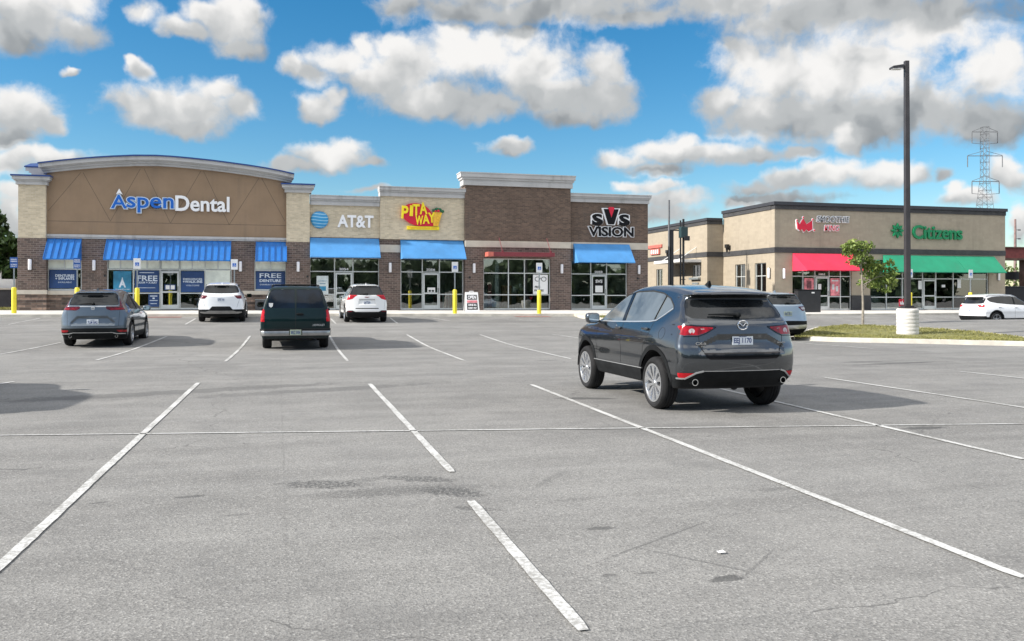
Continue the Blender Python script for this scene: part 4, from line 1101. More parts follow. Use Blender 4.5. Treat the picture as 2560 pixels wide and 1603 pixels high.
# optician sign
s = sign_thing('black optician lettering with white outline and a red wedge on dark brick', 20.1, 6.1, YF - .05)
Ys = YF - .05
w1 = MB(); k1 = MB()
for txt, xc, zc, w, h in (('S', 19.18, 6.27, .56, .62), ('S', 20.98, 6.27, .56, .62), ('VISION', 20.12, 5.52, 2.95, .56)):
    text_into(w1, txt, xc, zc, w, h, Ys, .12, offset=.10 if len(txt) == 1 else .075, ref=txt)
    text_into(k1, txt, xc, zc, w, h, Ys - .12, .03, offset=.045 if len(txt) == 1 else .03, ref=txt)
vp = lambda g: [(19.60 - g * 1.5, 6.93 + g), (19.98 + g * .3, 6.93 + g), (20.10, 6.35 + g), (20.22 - g * .3, 6.93 + g), (20.60 + g * 1.5, 6.93 + g), (20.30 + g, 5.98 - g), (19.90 - g, 5.98 - g)]
w1.prism([(19.48, 6.99), (20.72, 6.99), (20.36, 5.93), (19.84, 5.93)], Ys - .13, Ys, 'y'); k1.prism(vp(0), Ys - .165, Ys - .13, 'y')
rm = MB(); rm.prism([(19.97, 7.06), (20.23, 7.06), (20.30, 6.98), (20.11, 6.44), (20.09, 6.44), (19.90, 6.98)], Ys - .20, Ys - .13, 'y')
part('outline', w1, M['letter_white'], s, tol=.12); part('lettering', k1, M['letter_black'], s, tol=.2); rm.build('wedge', M['letter_red'], s)

# ------------------------------------------------------------------ window graphics on the main row
def poster(label, x0, x1, z0, z1, y, mat, lines=(), name='window_poster', tm='poster_text', cat='poster', off=.10, extra=None):
    t = thing(name, label, cat, ((x0 + x1) / 2, y, (z0 + z1) / 2))
    MB().box(x0, x1, y - .006, y, z0, z1).build('sheet', mat, t)
    if lines:
        mb = MB()
        for (txt, xc, zc, w, h, o) in lines:
            if txt is None: mb.box(x0 + (x1 - x0) * (xc - w / 2), x0 + (x1 - x0) * (xc + w / 2), y - .010, y - .0065, z0 + (z1 - z0) * (zc - h / 2), z0 + (z1 - z0) * (zc + h / 2))
            else: text_into(mb, txt, x0 + (x1 - x0) * xc, z0 + (z1 - z0) * zc, (x1 - x0) * w, (z1 - z0) * h, y - .0065, .004, offset=o, ref=txt)
        part('lettering', mb, M[tm], t, tol=.07 if all(q[0] is None for q in lines) else .3)
    if extra: extra(t)
    return t
YG = YF + 0.095
poster('navy window graphic reading dentures and implants available', -11.75, -10.42, 1.92, 2.90, YG, M['poster_navy'], [('DENTURES', .56, .69, .68, .13, .03), ('+ IMPLANTS', .56, .53, .68, .13, .03), ('AVAILABLE', .56, .33, .5, .08, .0)])
poster('teal window graphic with a large white letter A', -8.62, -7.72, 1.72, 2.86, YG, M['poster_teal'], [('A', .5, .42, .34, .36, .04), (None, .5, .66, .06, .06, 0), ('AspenDental', .5, .13, .8, .07, .01)])
poster('tall navy window graphic reading free exam and x-ray', -7.55, -6.32, 1.72, 2.90, YG, M['poster_navy'], [('FREE', .52, .64, .82, .24, .02), ('EXAM + X-RAY', .52, .44, .8, .09, .02), (None, .5, .9, .6, .03, 0), (None, .5, .2, .7, .02, 0)])
poster('small navy window graphic low beside the dental entrance', -6.86, -6.32, .92, 1.60, YG, M['poster_navy'], [(None, .5, .86, .7, .07, 0), (None, .5, .68, .2, .12, 0), (None, .5, .5, .75, .05, 0), (None, .5, .25, .6, .05, 0)])
poster('navy window graphic reading emergencies and walk-ins welcome', -5.18, -3.98, 1.72, 2.88, YG, M['poster_navy'], [('EMERGENCIES', .5, .62, .82, .09, .02), ('+WALK-INS', .5, .5, .84, .11, .03), ('WELCOME', .5, .32, .58, .07, 0)])
poster('navy window graphic reading free denture consultations', -1.22, 0.36, 1.90, 2.90, YG, M['poster_navy'], [('FREE', .5, .76, .74, .25, .01), ('DENTURE', .5, .47, .74, .14, .03), ('CONSULTATIONS', .5, .25, .74, .07, .01)])
poster('two white notices on the dental entrance door', -6.03, -5.46, 1.84, 2.14, YF + .06, M['poster_navy'], [(None, .28, .5, .36, .74, 0), (None, .74, .5, .36, .74, 0)], name='door_notice', tm='paper', cat='notice')
poster('pale window graphic left of the phone shop door', 2.12, 2.78, 1.62, 2.66, YG, M['poster_white'], [('CONNECT', .5, .72, .7, .1, .0), (None, .5, .58, .5, .03, 0), (None, .5, .3, .6, .25, 0)], tm='poster_teal')
def spect(t):
    mb = MB(); y = YF - .35 + .085
    for xx in (15.26, 15.66):
        ring = [(xx + .15 * math.cos(a), y, 2.53 + .13 * math.sin(a)) for a in np.linspace(0, 2 * PI, 25)]
        mb.tube(ring, .018, 6)
    mb.tube([(15.41, y, 2.56), (15.46, y, 2.60), (15.51, y, 2.56)], .016, 6)
    mb.build('spectacles_picture', M['letter_black'], t)
poster('white optician window graphic with black spectacles', 14.98, 15.92, 1.62, 2.80, YF - .35 + .095, M['sign_white'], [('FREE', .30, .36, .36, .11, .03), ('FRAMES', .40, .18, .62, .10, .03)], tm='letter_black', extra=spect)
poster('optician door sign with hours', 19.06, 19.68, 1.68, 2.58, YF - .03 + .06, M['letter_black'], [('SVS', .5, .82, .7, .2, .03), (None, .5, .28, .8, .46, 0)], name='door_notice', tm='paper', cat='notice')
poster('white notices on the pita shop door', 8.52, 8.98, 1.72, 2.0, YF - .1 + .06, M['paper'], [(None, .3, .3, .3, .4, 0), (None, .7, .3, .3, .4, 0)], name='door_notice', tm='letter_black', cat='notice')
def numbers(txt, x, z, y, lab):
    t = thing('number_plate', lab, 'house number', (x, y, z)); mb = MB(); text_into(mb, txt, x, z, .52, .13, y, .004, offset=.02, ref=txt); mb.build('digits', M['letter_white'], t)
numbers('2054', 3.66, 3.06, YF + .14, 'white house number above the phone shop door')
numbers('2056', 8.73, 3.06, YF - .1 + .14, 'white house number above the pita shop door')
numbers('2058', 19.37, 3.0, YF - .03 + .14, 'white house number above the optician door')

# ------------------------------------------------------------------ tan building on the right
YR = 51.0
bank = thing('tan_block_building', 'flat roofed tan building with charcoal bands, red awning and green awning', 'building', (41, YR, 0.5))
tb = MB(); cb = MB(); cap = MB()
XL, XR_, XB = 32.1, 51.06, 30.77
Z0 = 0.2
S1 = (33.45, 38.1); S2 = (39.58, 49.62)
def rw(mb, x0, x1, z0, z1, dy=0.0): mb.box(x0, x1, YR - dy, YR + .4, z0, z1)
rw(tb, XL, XR_, 4.76, 7.32, 0); rw(cb, XL - .05, XR_ + .01, 4.40, 4.76, .05)
rw(tb, XL, S1[0], Z0, 4.40); rw(tb, S1[0], S1[1], 4.02, 4.40); rw(tb, S1[1], S2[0], 1.52, 4.40); rw(cb, S1[1] - .02, S2[0] + .02, Z0, 1.52, .06); rw(tb, S2[0], S2[1], 4.02, 4.40); rw(tb, S2[1], XR_, Z0, 4.40)
# left flank of the front block with two windows
ws = [(52.05, 53.5), (54.75, 56.15)]
def lw(mb, x, y0, y1, z0, z1, d=0.0): mb.box(x - d, x + .4, y0, y1, z0, z1)
lw(tb, XL, YR + .4, 57.9, 4.76, 7.32); lw(cb, XL, YR + .4, 57.85, 4.40, 4.76, .05)
ys = [YR + .4, ws[0][0], ws[0][1], ws[1][0], ws[1][1], 57.9]
for a, b in ((ys[0], ys[1]), (ys[2], ys[3]), (ys[4], ys[5])): lw(tb, XL, a, b, Z0, 4.40)
for a, b in ws: lw(tb, XL, a, b, Z0, .95); lw(tb, XL, a, b, 3.76, 4.40)
# lower rear wing
tb.box(XB, XL + .4, 57.9, 58.3, Z0, 4.10 + .3); tb.box(XB, XL + .4, 57.9, 58.3, 4.76, 6.82); cb.box(XB - .05, XL, 57.85, 58.3, 4.40, 4.76)
ws2 = [(59.0, 60.3, 2.9, 3.85), (65.6, 66.8, .9, 3.7), (69.6, 70.8, .9, 3.7)]
lw(tb, XB, 58.3, 84, 4.76, 6.82); lw(cb, XB, 58.3, 84, 4.40, 4.76, .05)
prev = 58.3
for a, b, z0, z1 in ws2:
    lw(tb, XB, prev, a, Z0, 4.40); lw(tb, XB, a, b, Z0, z0); lw(tb, XB, a, b, z1, 4.40); prev = b
lw(tb, XB, prev, 84, Z0, 4.40)
tb.box(XR_ - .4, XR_, YR + .4, 84, Z0, 7.32); tb.box(XB, XR_, 84, 84.3, Z0, 6.8)
part('block_wall', tb, M['tan_block'], bank); part('charcoal_band', cb, M['charcoal_block'], bank)
cc = MB(); kc = MB()
cc.box(XL - .02, XR_ + .02, YR - .06, YR + .4, 7.32, 7.60); cc.box(XL - .06, XL + .4, YR + .4, 57.9, 7.32, 7.60); kc.box(XL - .12, XR_ + .1, YR - .14, YR + .45, 7.602, 7.82); kc.box(XL - .12, XL + .45, YR + .45, 57.98, 7.602, 7.82)
cc.box(XB - .05, XL - .07, 57.84, 58.3, 6.82, 7.08); cc.box(XB - .05, XB + .4, 58.3, 84, 6.82, 7.08); kc.box(XB - .12, XL - .13, 57.76, 58.35, 7.082, 7.28); kc.box(XB - .12, XB + .45, 58.35, 84.05, 7.082, 7.28)
part('cornice', cc, M['charcoal_block'], bank); part('coping', kc, M['dark_cap'], bank)
part('roof', MB().box(XL + .4, XR_ - .4, YR + .4, 84, 6.4, 6.5), M['roof'], bank)
storefront(bank, S1[0], S1[1], .52, 4.04, YR, [(34.33, .52, 4.0), (35.27, .52, 4.0), (36.37, .52, 4.0), (37.27, .52, 4.0)], [(33.5, 38.05, 2.83), (33.5, 35.27, 1.44), (36.37, 38.05, 1.44)], doors=[(35.32, 36.32, 2.78, 1)], deep=7,
           bars=[(33.7, 35.0, 2, 2.6, 0, .8, 2), (36.8, 37.8, 2.2, 2.8, 0, .9, 3), (34.0, 37.0, 5.0, 5.5, 0, 1.1, 3)])
storefront(bank, S2[0], S2[1], .52, 4.04, YR, [(40.98, .52, 4.0), (42.3, .52, 4.0), (44.0, .52, 4.0), (45.12, .52, 4.0), (46.6, .52, 4.0), (48.12, .52, 4.0)], [(39.6, 49.6, 2.70), (39.6, 44.0, 1.40), (45.12, 49.6, 1.40)], doors=[(44.05, 45.07, 2.64, 1)], deep=7,
           bars=[(40.2, 41.8, 2, 2.7, 0, 1.0, 3), (42.8, 43.2, .8, 1.2, 0, 2.6, 3), (45.8, 46.5, 1.0, 1.5, 0, 1.3, 3), (46.8, 48.0, 2.5, 3.0, 0, 1.1, 3)])
def side_window(x, y0, y1, z0, z1, bld, rail=None):
    mb = MB(); f = .05
    mb.box(x + .08, x + .18, y0, y0 + f, z0, z1); mb.box(x + .08, x + .18, y1 - f, y1, z0, z1); mb.box(x + .08, x + .18, y0 + f, y1 - f, z0, z0 + f); mb.box(x + .08, x + .18, y0 + f, y1 - f, z1 - f, z1)
    ym = (y0 + y1) / 2; mb.box(x + .078, x + .178, ym - f / 2, ym + f / 2, z0 + f, z1 - f)
    if rail: mb.box(x + .076, x + .176, y0 + f, y1 - f, rail - f / 2, rail + f / 2)
    w = mb.build('window', M['frame'], bld)
    MB().box(x + .125, x + .133, y0 + .03, y1 - .03, z0 + .03, z1 - .03).build('pane', M['glass'], w)
    it = MB(); it.box(x + 1.6, x + 1.65, y0 - .4, y1 + .4, z0 - .3, z1 + .3)
    it.build('interior', M['int_wall'], bld)
side_window(XL, 52.05, 53.5, .95, 3.76, bank, 2.87); side_window(XL, 54.75, 56.15, .95, 3.76, bank, 2.87)
side_window(XB, 65.6, 66.8, .9, 3.7, bank, 2.3); side_window(XB, 69.6, 70.8, .9, 3.7, bank, 2.3); side_window(XB, 59.0, 60.3, 2.9, 3.85, bank)
sl = MB(); sl.box(XB - .25, XB, 58.9, 60.4, 2.72, 2.88); sl.box(XB - .12, XB + .02, 59.2, 60.1, 1.6, 2.5); sl.build('service_shelf', M['steel'], bank, bevel=.01)
aw = awning(bank, 33.45, 38.15, 4.38, 3.22, 1.35, M['red_fabric'], y=YR, shift=.25); aw['label'] = 'bright red canvas awning'
for a, b in ((40.6, 46.6), (46.62, 50.05)):
    g_ = awning(bank, a, b, 4.34, 3.16, 1.25, M['green_fabric'], y=YR, shift=-.1); g_['label'] = 'green awning over the bank windows'
# drive-through canopy on tie rods
dc = MB(); dc.box(XB - 1.7, XB, 58.8, 63.6, 4.02, 4.24)
dco = dc.build('canopy', M['white_trim'], bank, bevel=.01)
rr = MB()
for yy in (59.6, 62.4): rr.tube([(XB - 1.5, yy, 4.24), (XB, yy, 5.2)], .03, 8)
part('tie_rod', rr, M['white_trim'], dco)
wall_lamp(32.75, YR, 3.0, 'white wall lamp between the tan corner and the red awning', 'wall lamps of the tan building', h=.62)
wall_lamp(50.4, YR, 2.95, 'white wall lamp right of the green awning', 'wall lamps of the tan building', h=.62)
wall_lamp(XL, 51.55, 3.05, 'white wall lamp on the sunlit left flank of the tan building', 'wall lamps of the tan building', face='x', h=.62)
def flood(x, y, z, lab):
    t = thing('flood_light', lab, 'flood light', (x, y, z)); mb = MB()
    mb.box(x - .12, x, y - .1, y + .1, z - .1, z + .1); mb.box(x - .35, x - .1, y - .16, y + .16, z + .05, z + .3); mb.build('housing', M['black_metal'], t, bevel=.02)
    MB().prism([(x - .33, z + .05), (x - .12, z + .05), (x - .2, z - .3), (x - .26, z - .3)], y - .05, y + .05, 'y').build('visor', M['black_metal'], t)
flood(XL, 56.95, 4.98, 'black flood light high on the sunlit tan flank')
flood(XB, 64.2, 4.9, 'black flood light beside the red sign on the rear wing')
# lettering of the right building
s = sign_thing('red crown emblem with smoothie shop lettering on the tan wall', 35.5, 6.3, YR)
cr0 = [(33.62, 5.98), (33.55, 6.72), (33.80, 6.42), (34.12, 7.02), (34.42, 6.45), (34.95, 6.85), (34.98, 5.95), (34.62, 5.72), (34.42, 5.95), (34.2, 5.66), (34.0, 5.95), (33.82, 5.80)]
fx = lambda x, z: (34.36 + (x - 34.3) * .83, 6.27 + (z - 6.35) * .66)
cr0 = [fx(*q) for q in cr0]
cx, cz = 34.33, 6.25
wo = MB(); wo.prism([(cx + (x - cx) * 1.13, cz + (z - cz) * 1.13) for x, z in cr0], YR - .08, YR, 'y')
ro_ = MB(); ro_.prism(cr0, YR - .12, YR - .08, 'y')
for x, z in ((33.53, 6.82), (34.12, 7.14), (35.0, 6.95), (35.15, 5.85)):
    x, z = fx(x, z); wo.ball((x, YR - .06, z), .10, .06, .10, 10); ro_.ball((x, YR - .12, z), .058, .04, .058, 10)
wo.build('outline', M['letter_white'], s); ro_.build('crown', M['letter_red'], s)
a1 = MB(); a2 = MB(); a3 = MB(); a4 = MB()
text_into(a1, 'SMOOTHIE', 36.55, 6.72, 2.55, .40, YR, .10, offset=.06, ref='SMOOTHIE', shear=.15); text_into(a2, 'SMOOTHIE', 36.55, 6.72, 2.55, .40, YR - .10, .03, offset=-.01, ref='SMOOTHIE', shear=.15)
text_into(a1, 'KING', 36.45, 6.12, 1.15, .38, YR, .10, offset=.06, ref='KING', shear=.15); text_into(a3, 'KING', 36.45, 6.12, 1.15, .38, YR - .10, .03, offset=-.01, ref='KING', shear=.15)
a1.build('lettering_outline', M['letter_white'], s); a2.build('lettering', M['plastic_grey'], s); a3.build('lettering', M['letter_red'], s)
s = sign_thing('green bank lettering with a green petal emblem on the tan wall', 44.5, 6.0, YR)
c1 = MB(); text_into(c1, 'Citizens', 45.1, 5.98, 4.15, .92, YR, .14, offset=.022, ref='Citizens')
c1.build('lettering', M['letter_green'], s)
c2_ = MB()
ex, ez_ = 41.75, 6.05
for k in range(8):
    a = k * PI / 4; u = Vector((math.cos(a), math.sin(a))); v = Vector((-u.y, u.x))
    pts = [Vector((ex, ez_)) + u * .10, Vector((ex, ez_)) + u * .36 + v * .13, Vector((ex, ez_)) + u * .62, Vector((ex, ez_)) + u * .36 - v * .13]
    c2_.prism([(ex + (p.x - ex) * .85, ez_ + (p.y - ez_) * .85) for p in pts], YR - .14, YR, 'y')
c2_.build('emblem', M['letter_green'], s)
# red sign and hanging letters on the rear wing
s = thing('shop_sign', 'small red drive-through sign on the rear wing', 'shop sign', (XB, 67.5, 5.4))
rs = MB()
rs.box(XB - .10, XB, 65.6, 68.6, 5.5, 5.75); rs.box(XB - .12, XB, 66.0, 67.8, 4.95, 5.42)
rs.build('panel', M['salmon'], s)
ls = MB()
for yy in (66.2, 66.6, 67.0, 67.4): ls.box(XB - .14, XB - .12, yy, yy + .22, 5.02, 5.34)
ls.build('lettering', M['letter_white'], s)
YG2 = YR + .095
poster('pink and white poster with dark fruit left of the smoothie door', 34.42, 35.16, 1.50, 2.70, YG2, M['poster_pink'], [(None, .5, .62, .5, .45, 0), (None, .5, .12, .7, .06, 0)], tm='poster_dark')
poster('pink poster of small pictures right of the smoothie door', 36.46, 37.2, 1.50, 2.70, YG2, M['poster_pink'], [(None, .5, .86, .7, .08, 0), (None, .3, .5, .25, .3, 0), (None, .7, .4, .25, .3, 0)], tm='poster_white')
poster('white notice on the smoothie door', 35.48, 35.72, 1.9, 2.3, YR + .06, M['paper'], name='door_notice', cat='notice')
poster('tall white notice left of the bank door', 43.62, 43.92, 1.96, 2.56, YG2, M['paper'], name='door_notice', cat='notice')
poster('tall white notice two panes right of the bank door', 46.95, 47.25, 2.06, 2.66, YG2, M['paper'], name='door_notice', cat='notice')
poster('small white notice one pane right of the bank door', 45.6, 45.9, 2.1, 2.28, YG2, M['paper'], name='door_notice', cat='notice')
numbers('2062', 35.82, 2.98, YR + .14, 'white house number above the smoothie shop door')
# ------------------------------------------------------------------ cars
def curve(pts):
    """monotone cubic through sorted points, tabulated"""
    pts = sorted(pts); x = np.array([p[0] for p in pts], float); y = np.array([p[1] for p in pts], float)
    h = np.diff(x); d = np.diff(y) / h; m = np.zeros(len(x))
    m[0], m[-1] = d[0], d[-1]
    for i in range(1, len(x) - 1):
        if d[i - 1] * d[i] > 0:
            w1, w2 = 2 * h[i] + h[i - 1], h[i] + 2 * h[i - 1]
            m[i] = (w1 + w2) / (w1 / d[i - 1] + w2 / d[i])
    X = np.linspace(x[0], x[-1], 500); k = np.clip(np.searchsorted(x, X) - 1, 0, len(h) - 1)
    t = (X - x[k]) / h[k]
    Y = y[k] * (1 + 2 * t) * (1 - t) ** 2 + h[k] * m[k] * t * (1 - t) ** 2 + y[k + 1] * t * t * (3 - 2 * t) + h[k] * m[k + 1] * t * t * (t - 1)
    S = np.gradient(Y, X)
    return (lambda q: np.interp(q, X, Y)), (lambda q: np.interp(q, X, S))

def smax(a, b, k):
    h = np.maximum(k - np.abs(a - b), 0) / k
    return np.maximum(a, b) + h * h * k * 0.25

def sd_poly(px, py, poly):
    n = len(poly); d = np.full(px.shape, 1e9); s = np.ones(px.shape)
    for i in range(n):
        ax, ay = poly[i]; bx, by = poly[(i + 1) % n]
        ex, ey = bx - ax, by - ay; wx, wy = px - ax, py - ay
        t = np.clip((wx * ex + wy * ey) / (ex * ex + ey * ey + 1e-12), 0, 1)
        d = np.minimum(d, (wx - ex * t) ** 2 + (wy - ey * t) ** 2)
        c1 = py >= ay; c2 = py < by; c3 = ex * wy > ey * wx
        s = np.where((c1 & c2 & c3) | (~c1 & ~c2 & ~c3), -s, s)
    return s * np.sqrt(d)

class Shape:
    def __init__(s, D):
        s.roof, s.droof = curve(D['roof']); s.rear, s.drear = curve(D['rear']); s.front, s.dfront = curve(D['front'])
        s.plan, _ = curve(D['plan']); s.side, s.dside = curve(D['side']); s.belt, _ = curve(D['belt']); s.wg, _ = curve(D['wg'])
        s.D = D
    def __call__(s, P):
        D = s.D; x, y, z = P[:, 0], P[:, 1], P[:, 2]; a = np.abs(y)
        wl = s.plan(x)
        low = a - (wl + s.side(z)); low = low / np.sqrt(1 + s.dside(z) ** 2)
        t = D['tumble']; up = (a - (s.wg(x) - (z - s.belt(x)) * t - 0.10 * np.maximum(z - s.belt(x), 0) ** 2)) / math.sqrt(1 + t * t)
        f = smax(low, up, D.get('kbelt', 0.05))
        q = np.clip(a / wl, 0, 1.3)
        rr = s.rear(z); 
        if 'dent' in D:
            poly, depth = D['dent']; g = sd_poly(a, z, poly); rr = rr + depth * np.clip(0.5 - g / 0.05, 0, 1)
        re = (rr + D['cr'] * q ** D.get('pr', 2.6) - x) / np.sqrt(1 + np.minimum(np.abs(s.drear(z)), 4) ** 2)
        fr = (x - (s.front(z) - D['cf'] * q ** 2.4)) / np.sqrt(1 + np.minimum(np.abs(s.dfront(z)), 4) ** 2)
        tp = (z - (s.roof(x) - D['crown'] * q * q)) / np.sqrt(1 + np.minimum(np.abs(s.droof(x)), 4) ** 2)
        f = smax(f, re, D.get('krear', 0.10)); f = smax(f, fr, 0.14); f = smax(f, tp, D.get('ktop', 0.09))
        return smax(f, D['zbot'] - z, 0.05)

def surface_nets(F, lo, hi, h):
    nx, ny, nz = [int(math.ceil((b - a) / h)) + 1 for a, b in zip(lo, hi)]
    X = lo[0] + h * np.arange(nx); Y = lo[1] + h * np.arange(ny); Z = lo[2] + h * np.arange(nz)
    g = np.stack(np.meshgrid(X, Y, Z, indexing='ij'), -1).reshape(-1, 3)
    v = F(g).reshape(nx, ny, nz); ins = v < 0
    cs = np.zeros((nx - 1, ny - 1, nz - 1), int)
    for i in (0, 1):
        for j in (0, 1):
            for k in (0, 1): cs += ins[i:nx - 1 + i, j:ny - 1 + j, k:nz - 1 + k]
    act = (cs > 0) & (cs < 8)
    idx = -np.ones(act.shape, int); c = np.argwhere(act); idx[act] = np.arange(len(c))
    V = np.array(lo) + h * (c + 0.5)
    Q = []
    for ax in range(3):
        sl0 = [slice(None)] * 3; sl1 = [slice(None)] * 3; sl0[ax] = slice(0, -1); sl1[ax] = slice(1, None)
        a, b = ins[tuple(sl0)], ins[tuple(sl1)]
        e = np.argwhere(a != b); s = a[tuple(e.T)]
        o1, o2 = [q for q in range(3) if q != ax]
        ok = (e[:, o1] > 0) & (e[:, o2] > 0) & (e[:, o1] < act.shape[o1]) & (e[:, o2] < act.shape[o2])
        e = e[ok]; s = s[ok]
        def cell(d1, d2):
            q = e.copy(); q[:, o1] += d1; q[:, o2] += d2; return idx[tuple(q.T)]
        A, B, C, Dd = cell(-1, -1), cell(0, -1), cell(0, 0), cell(-1, 0)
        fl = s if ax != 1 else ~s
        Q.append(np.where(fl[:, None], np.stack([A, B, C, Dd], 1), np.stack([A, Dd, C, B], 1)))
    return V, np.concatenate(Q)

def grad(F, P, e=1.5e-3):
    g = np.zeros_like(P)
    for i in range(3):
        d = np.zeros(3); d[i] = e; g[:, i] = (F(P + d) - F(P - d)) / (2 * e)
    return g

def project(F, V, h, it=3):
    for _ in range(it):
        f = F(V); g = grad(F, V); n2 = (g * g).sum(1) + 1e-9
        st = (f / n2)[:, None] * g
        l = np.linalg.norm(st, axis=1); st *= np.minimum(1, h / np.maximum(l, 1e-9))[:, None]
        V = V - st
    return V

def cut_mesh(V, Nn, T, Lb, g, new, allowed, mask):
    """split triangles along g = 0 and give the inside ones the label new"""
    gv = g(V); gv = np.where(np.abs(gv) < 0.002, 0.0, gv)
    cen = V[T].mean(1); fn = Nn[T].mean(1)
    cand = np.isin(Lb, allowed) & mask(cen, fn)
    gt = gv[T]
    ins = cand & (gt.max(1) <= 0) & (gt.min(1) < 0)
    Lb = Lb.copy(); Lb[ins] = new
    cr = np.where(cand & (gt.max(1) > 0) & (gt.min(1) < 0))[0]
    if len(cr) == 0: return V, Nn, T, Lb
    nv = []; nn = []; cache = {}; base = len(V)
    def mid(a, b):
        k = (a, b) if a < b else (b, a)
        if k not in cache:
            t = gv[k[0]] / (gv[k[0]] - gv[k[1]])
            cache[k] = base + len(nv)
            nv.append(V[k[0]] * (1 - t) + V[k[1]] * t); q = Nn[k[0]] * (1 - t) + Nn[k[1]] * t; nn.append(q / (np.linalg.norm(q) + 1e-9))
        return cache[k]
    nt = []; nl = []
    for ti in cr:
        tri = T[ti]; pi, po = [], []
        for i in range(3):
            a, b = int(tri[i]), int(tri[(i + 1) % 3]); ga, gb = gv[a], gv[b]
            if ga <= 0: pi.append(a)
            if ga >= 0: po.append(a)
            if ga * gb < 0: m_ = mid(a, b); pi.append(m_); po.append(m_)
        for p, l in ((pi, new), (po, Lb[ti])):
            for i in range(1, len(p) - 1): nt.append((p[0], p[i], p[i + 1])); nl.append(l)
    keep = np.ones(len(T), bool); keep[cr] = False
    return np.vstack([V, np.array(nv).reshape(-1, 3)]) if nv else V, np.vstack([Nn, np.array(nn).reshape(-1, 3)]) if nn else Nn, np.vstack([T[keep], np.array(nt)]), np.concatenate([Lb[keep], np.array(nl)])

def mesh_obj(name, V, T, mat, parent, normals=None):
    me = bpy.data.meshes.new(name)
    me.from_pydata(V.tolist(), [], T.tolist()); me.materials.append(mat)
    me.polygons.foreach_set('use_smooth', [True] * len(me.polygons)); me.update()
    if normals is not None: me.normals_split_custom_set_from_vertices(normals.tolist())
    o = bpy.data.objects.new(name, me); COL.objects.link(o); o.parent = parent
    return o

def resample(pts, step=0.04, closed=False):
    pts = [Vector(p) for p in pts]
    if closed: pts = pts + [pts[0]]
    out = []
    for a, b in zip(pts, pts[1:]):
        n = max(1, int((b - a).length / step))
        for i in range(n): out.append(a.lerp(b, i / n))
    out.append(pts[-1])
    return out

class Surf:
    def __init__(s, V, T): s.t = BVHTree.FromPolygons(V.tolist(), T.tolist())
    def at(s, proj, p, sg=1):
        if proj == 'side': o, d = Vector((p[0], sg * 3, p[1])), Vector((0, -sg, 0))
        elif proj == 'rear': o, d = Vector((-6, p[0] * sg, p[1])), Vector((1, 0, 0))
        elif proj == 'front': o, d = Vector((6, p[0] * sg, p[1])), Vector((-1, 0, 0))
        else: o, d = Vector((p[0], p[1] * sg, 4)), Vector((0, 0, -1))
        h = s.t.ray_cast(o, d)
        if h[0] is None: return None
        n = h[1]
        if n.dot(d) > 0: n = -n
        return h[0], n
    def ribbon(s, mb, proj, pts, w, hgt=0.002, sg=1, closed=False, m=0, step=0.04):
        run = []
        P = [s.at(proj, p, sg) for p in resample(pts, step, closed)]
        runs = []; cur = []
        for q in P:
            if q is None or (cur and (q[0] - cur[-1][0]).length > 0.25):
                if len(cur) > 1: runs.append(cur)
                cur = [q] if q is not None else []
            else: cur.append(q)
        if len(cur) > 1: runs.append(cur)
        for r in runs:
            V = []
            for i, (p, n) in enumerate(r):
                t = (r[min(i + 1, len(r) - 1)][0] - r[max(i - 1, 0)][0])
                if t.length < 1e-6: t = Vector((0, 0, 1))
                b = t.normalized().cross(n).normalized()
                V += [p + b * w / 2 - n * .012, p + b * w * .42 + n * hgt, p - b * w * .42 + n * hgt, p - b * w / 2 - n * .012]
            F = []
            for i in range(len(r) - 1):
                for k in range(3): F.append((4 * i + k, 4 * i + k + 1, 4 * i + 5 + k, 4 * i + 4 + k))
            mb.add(V, F, m)

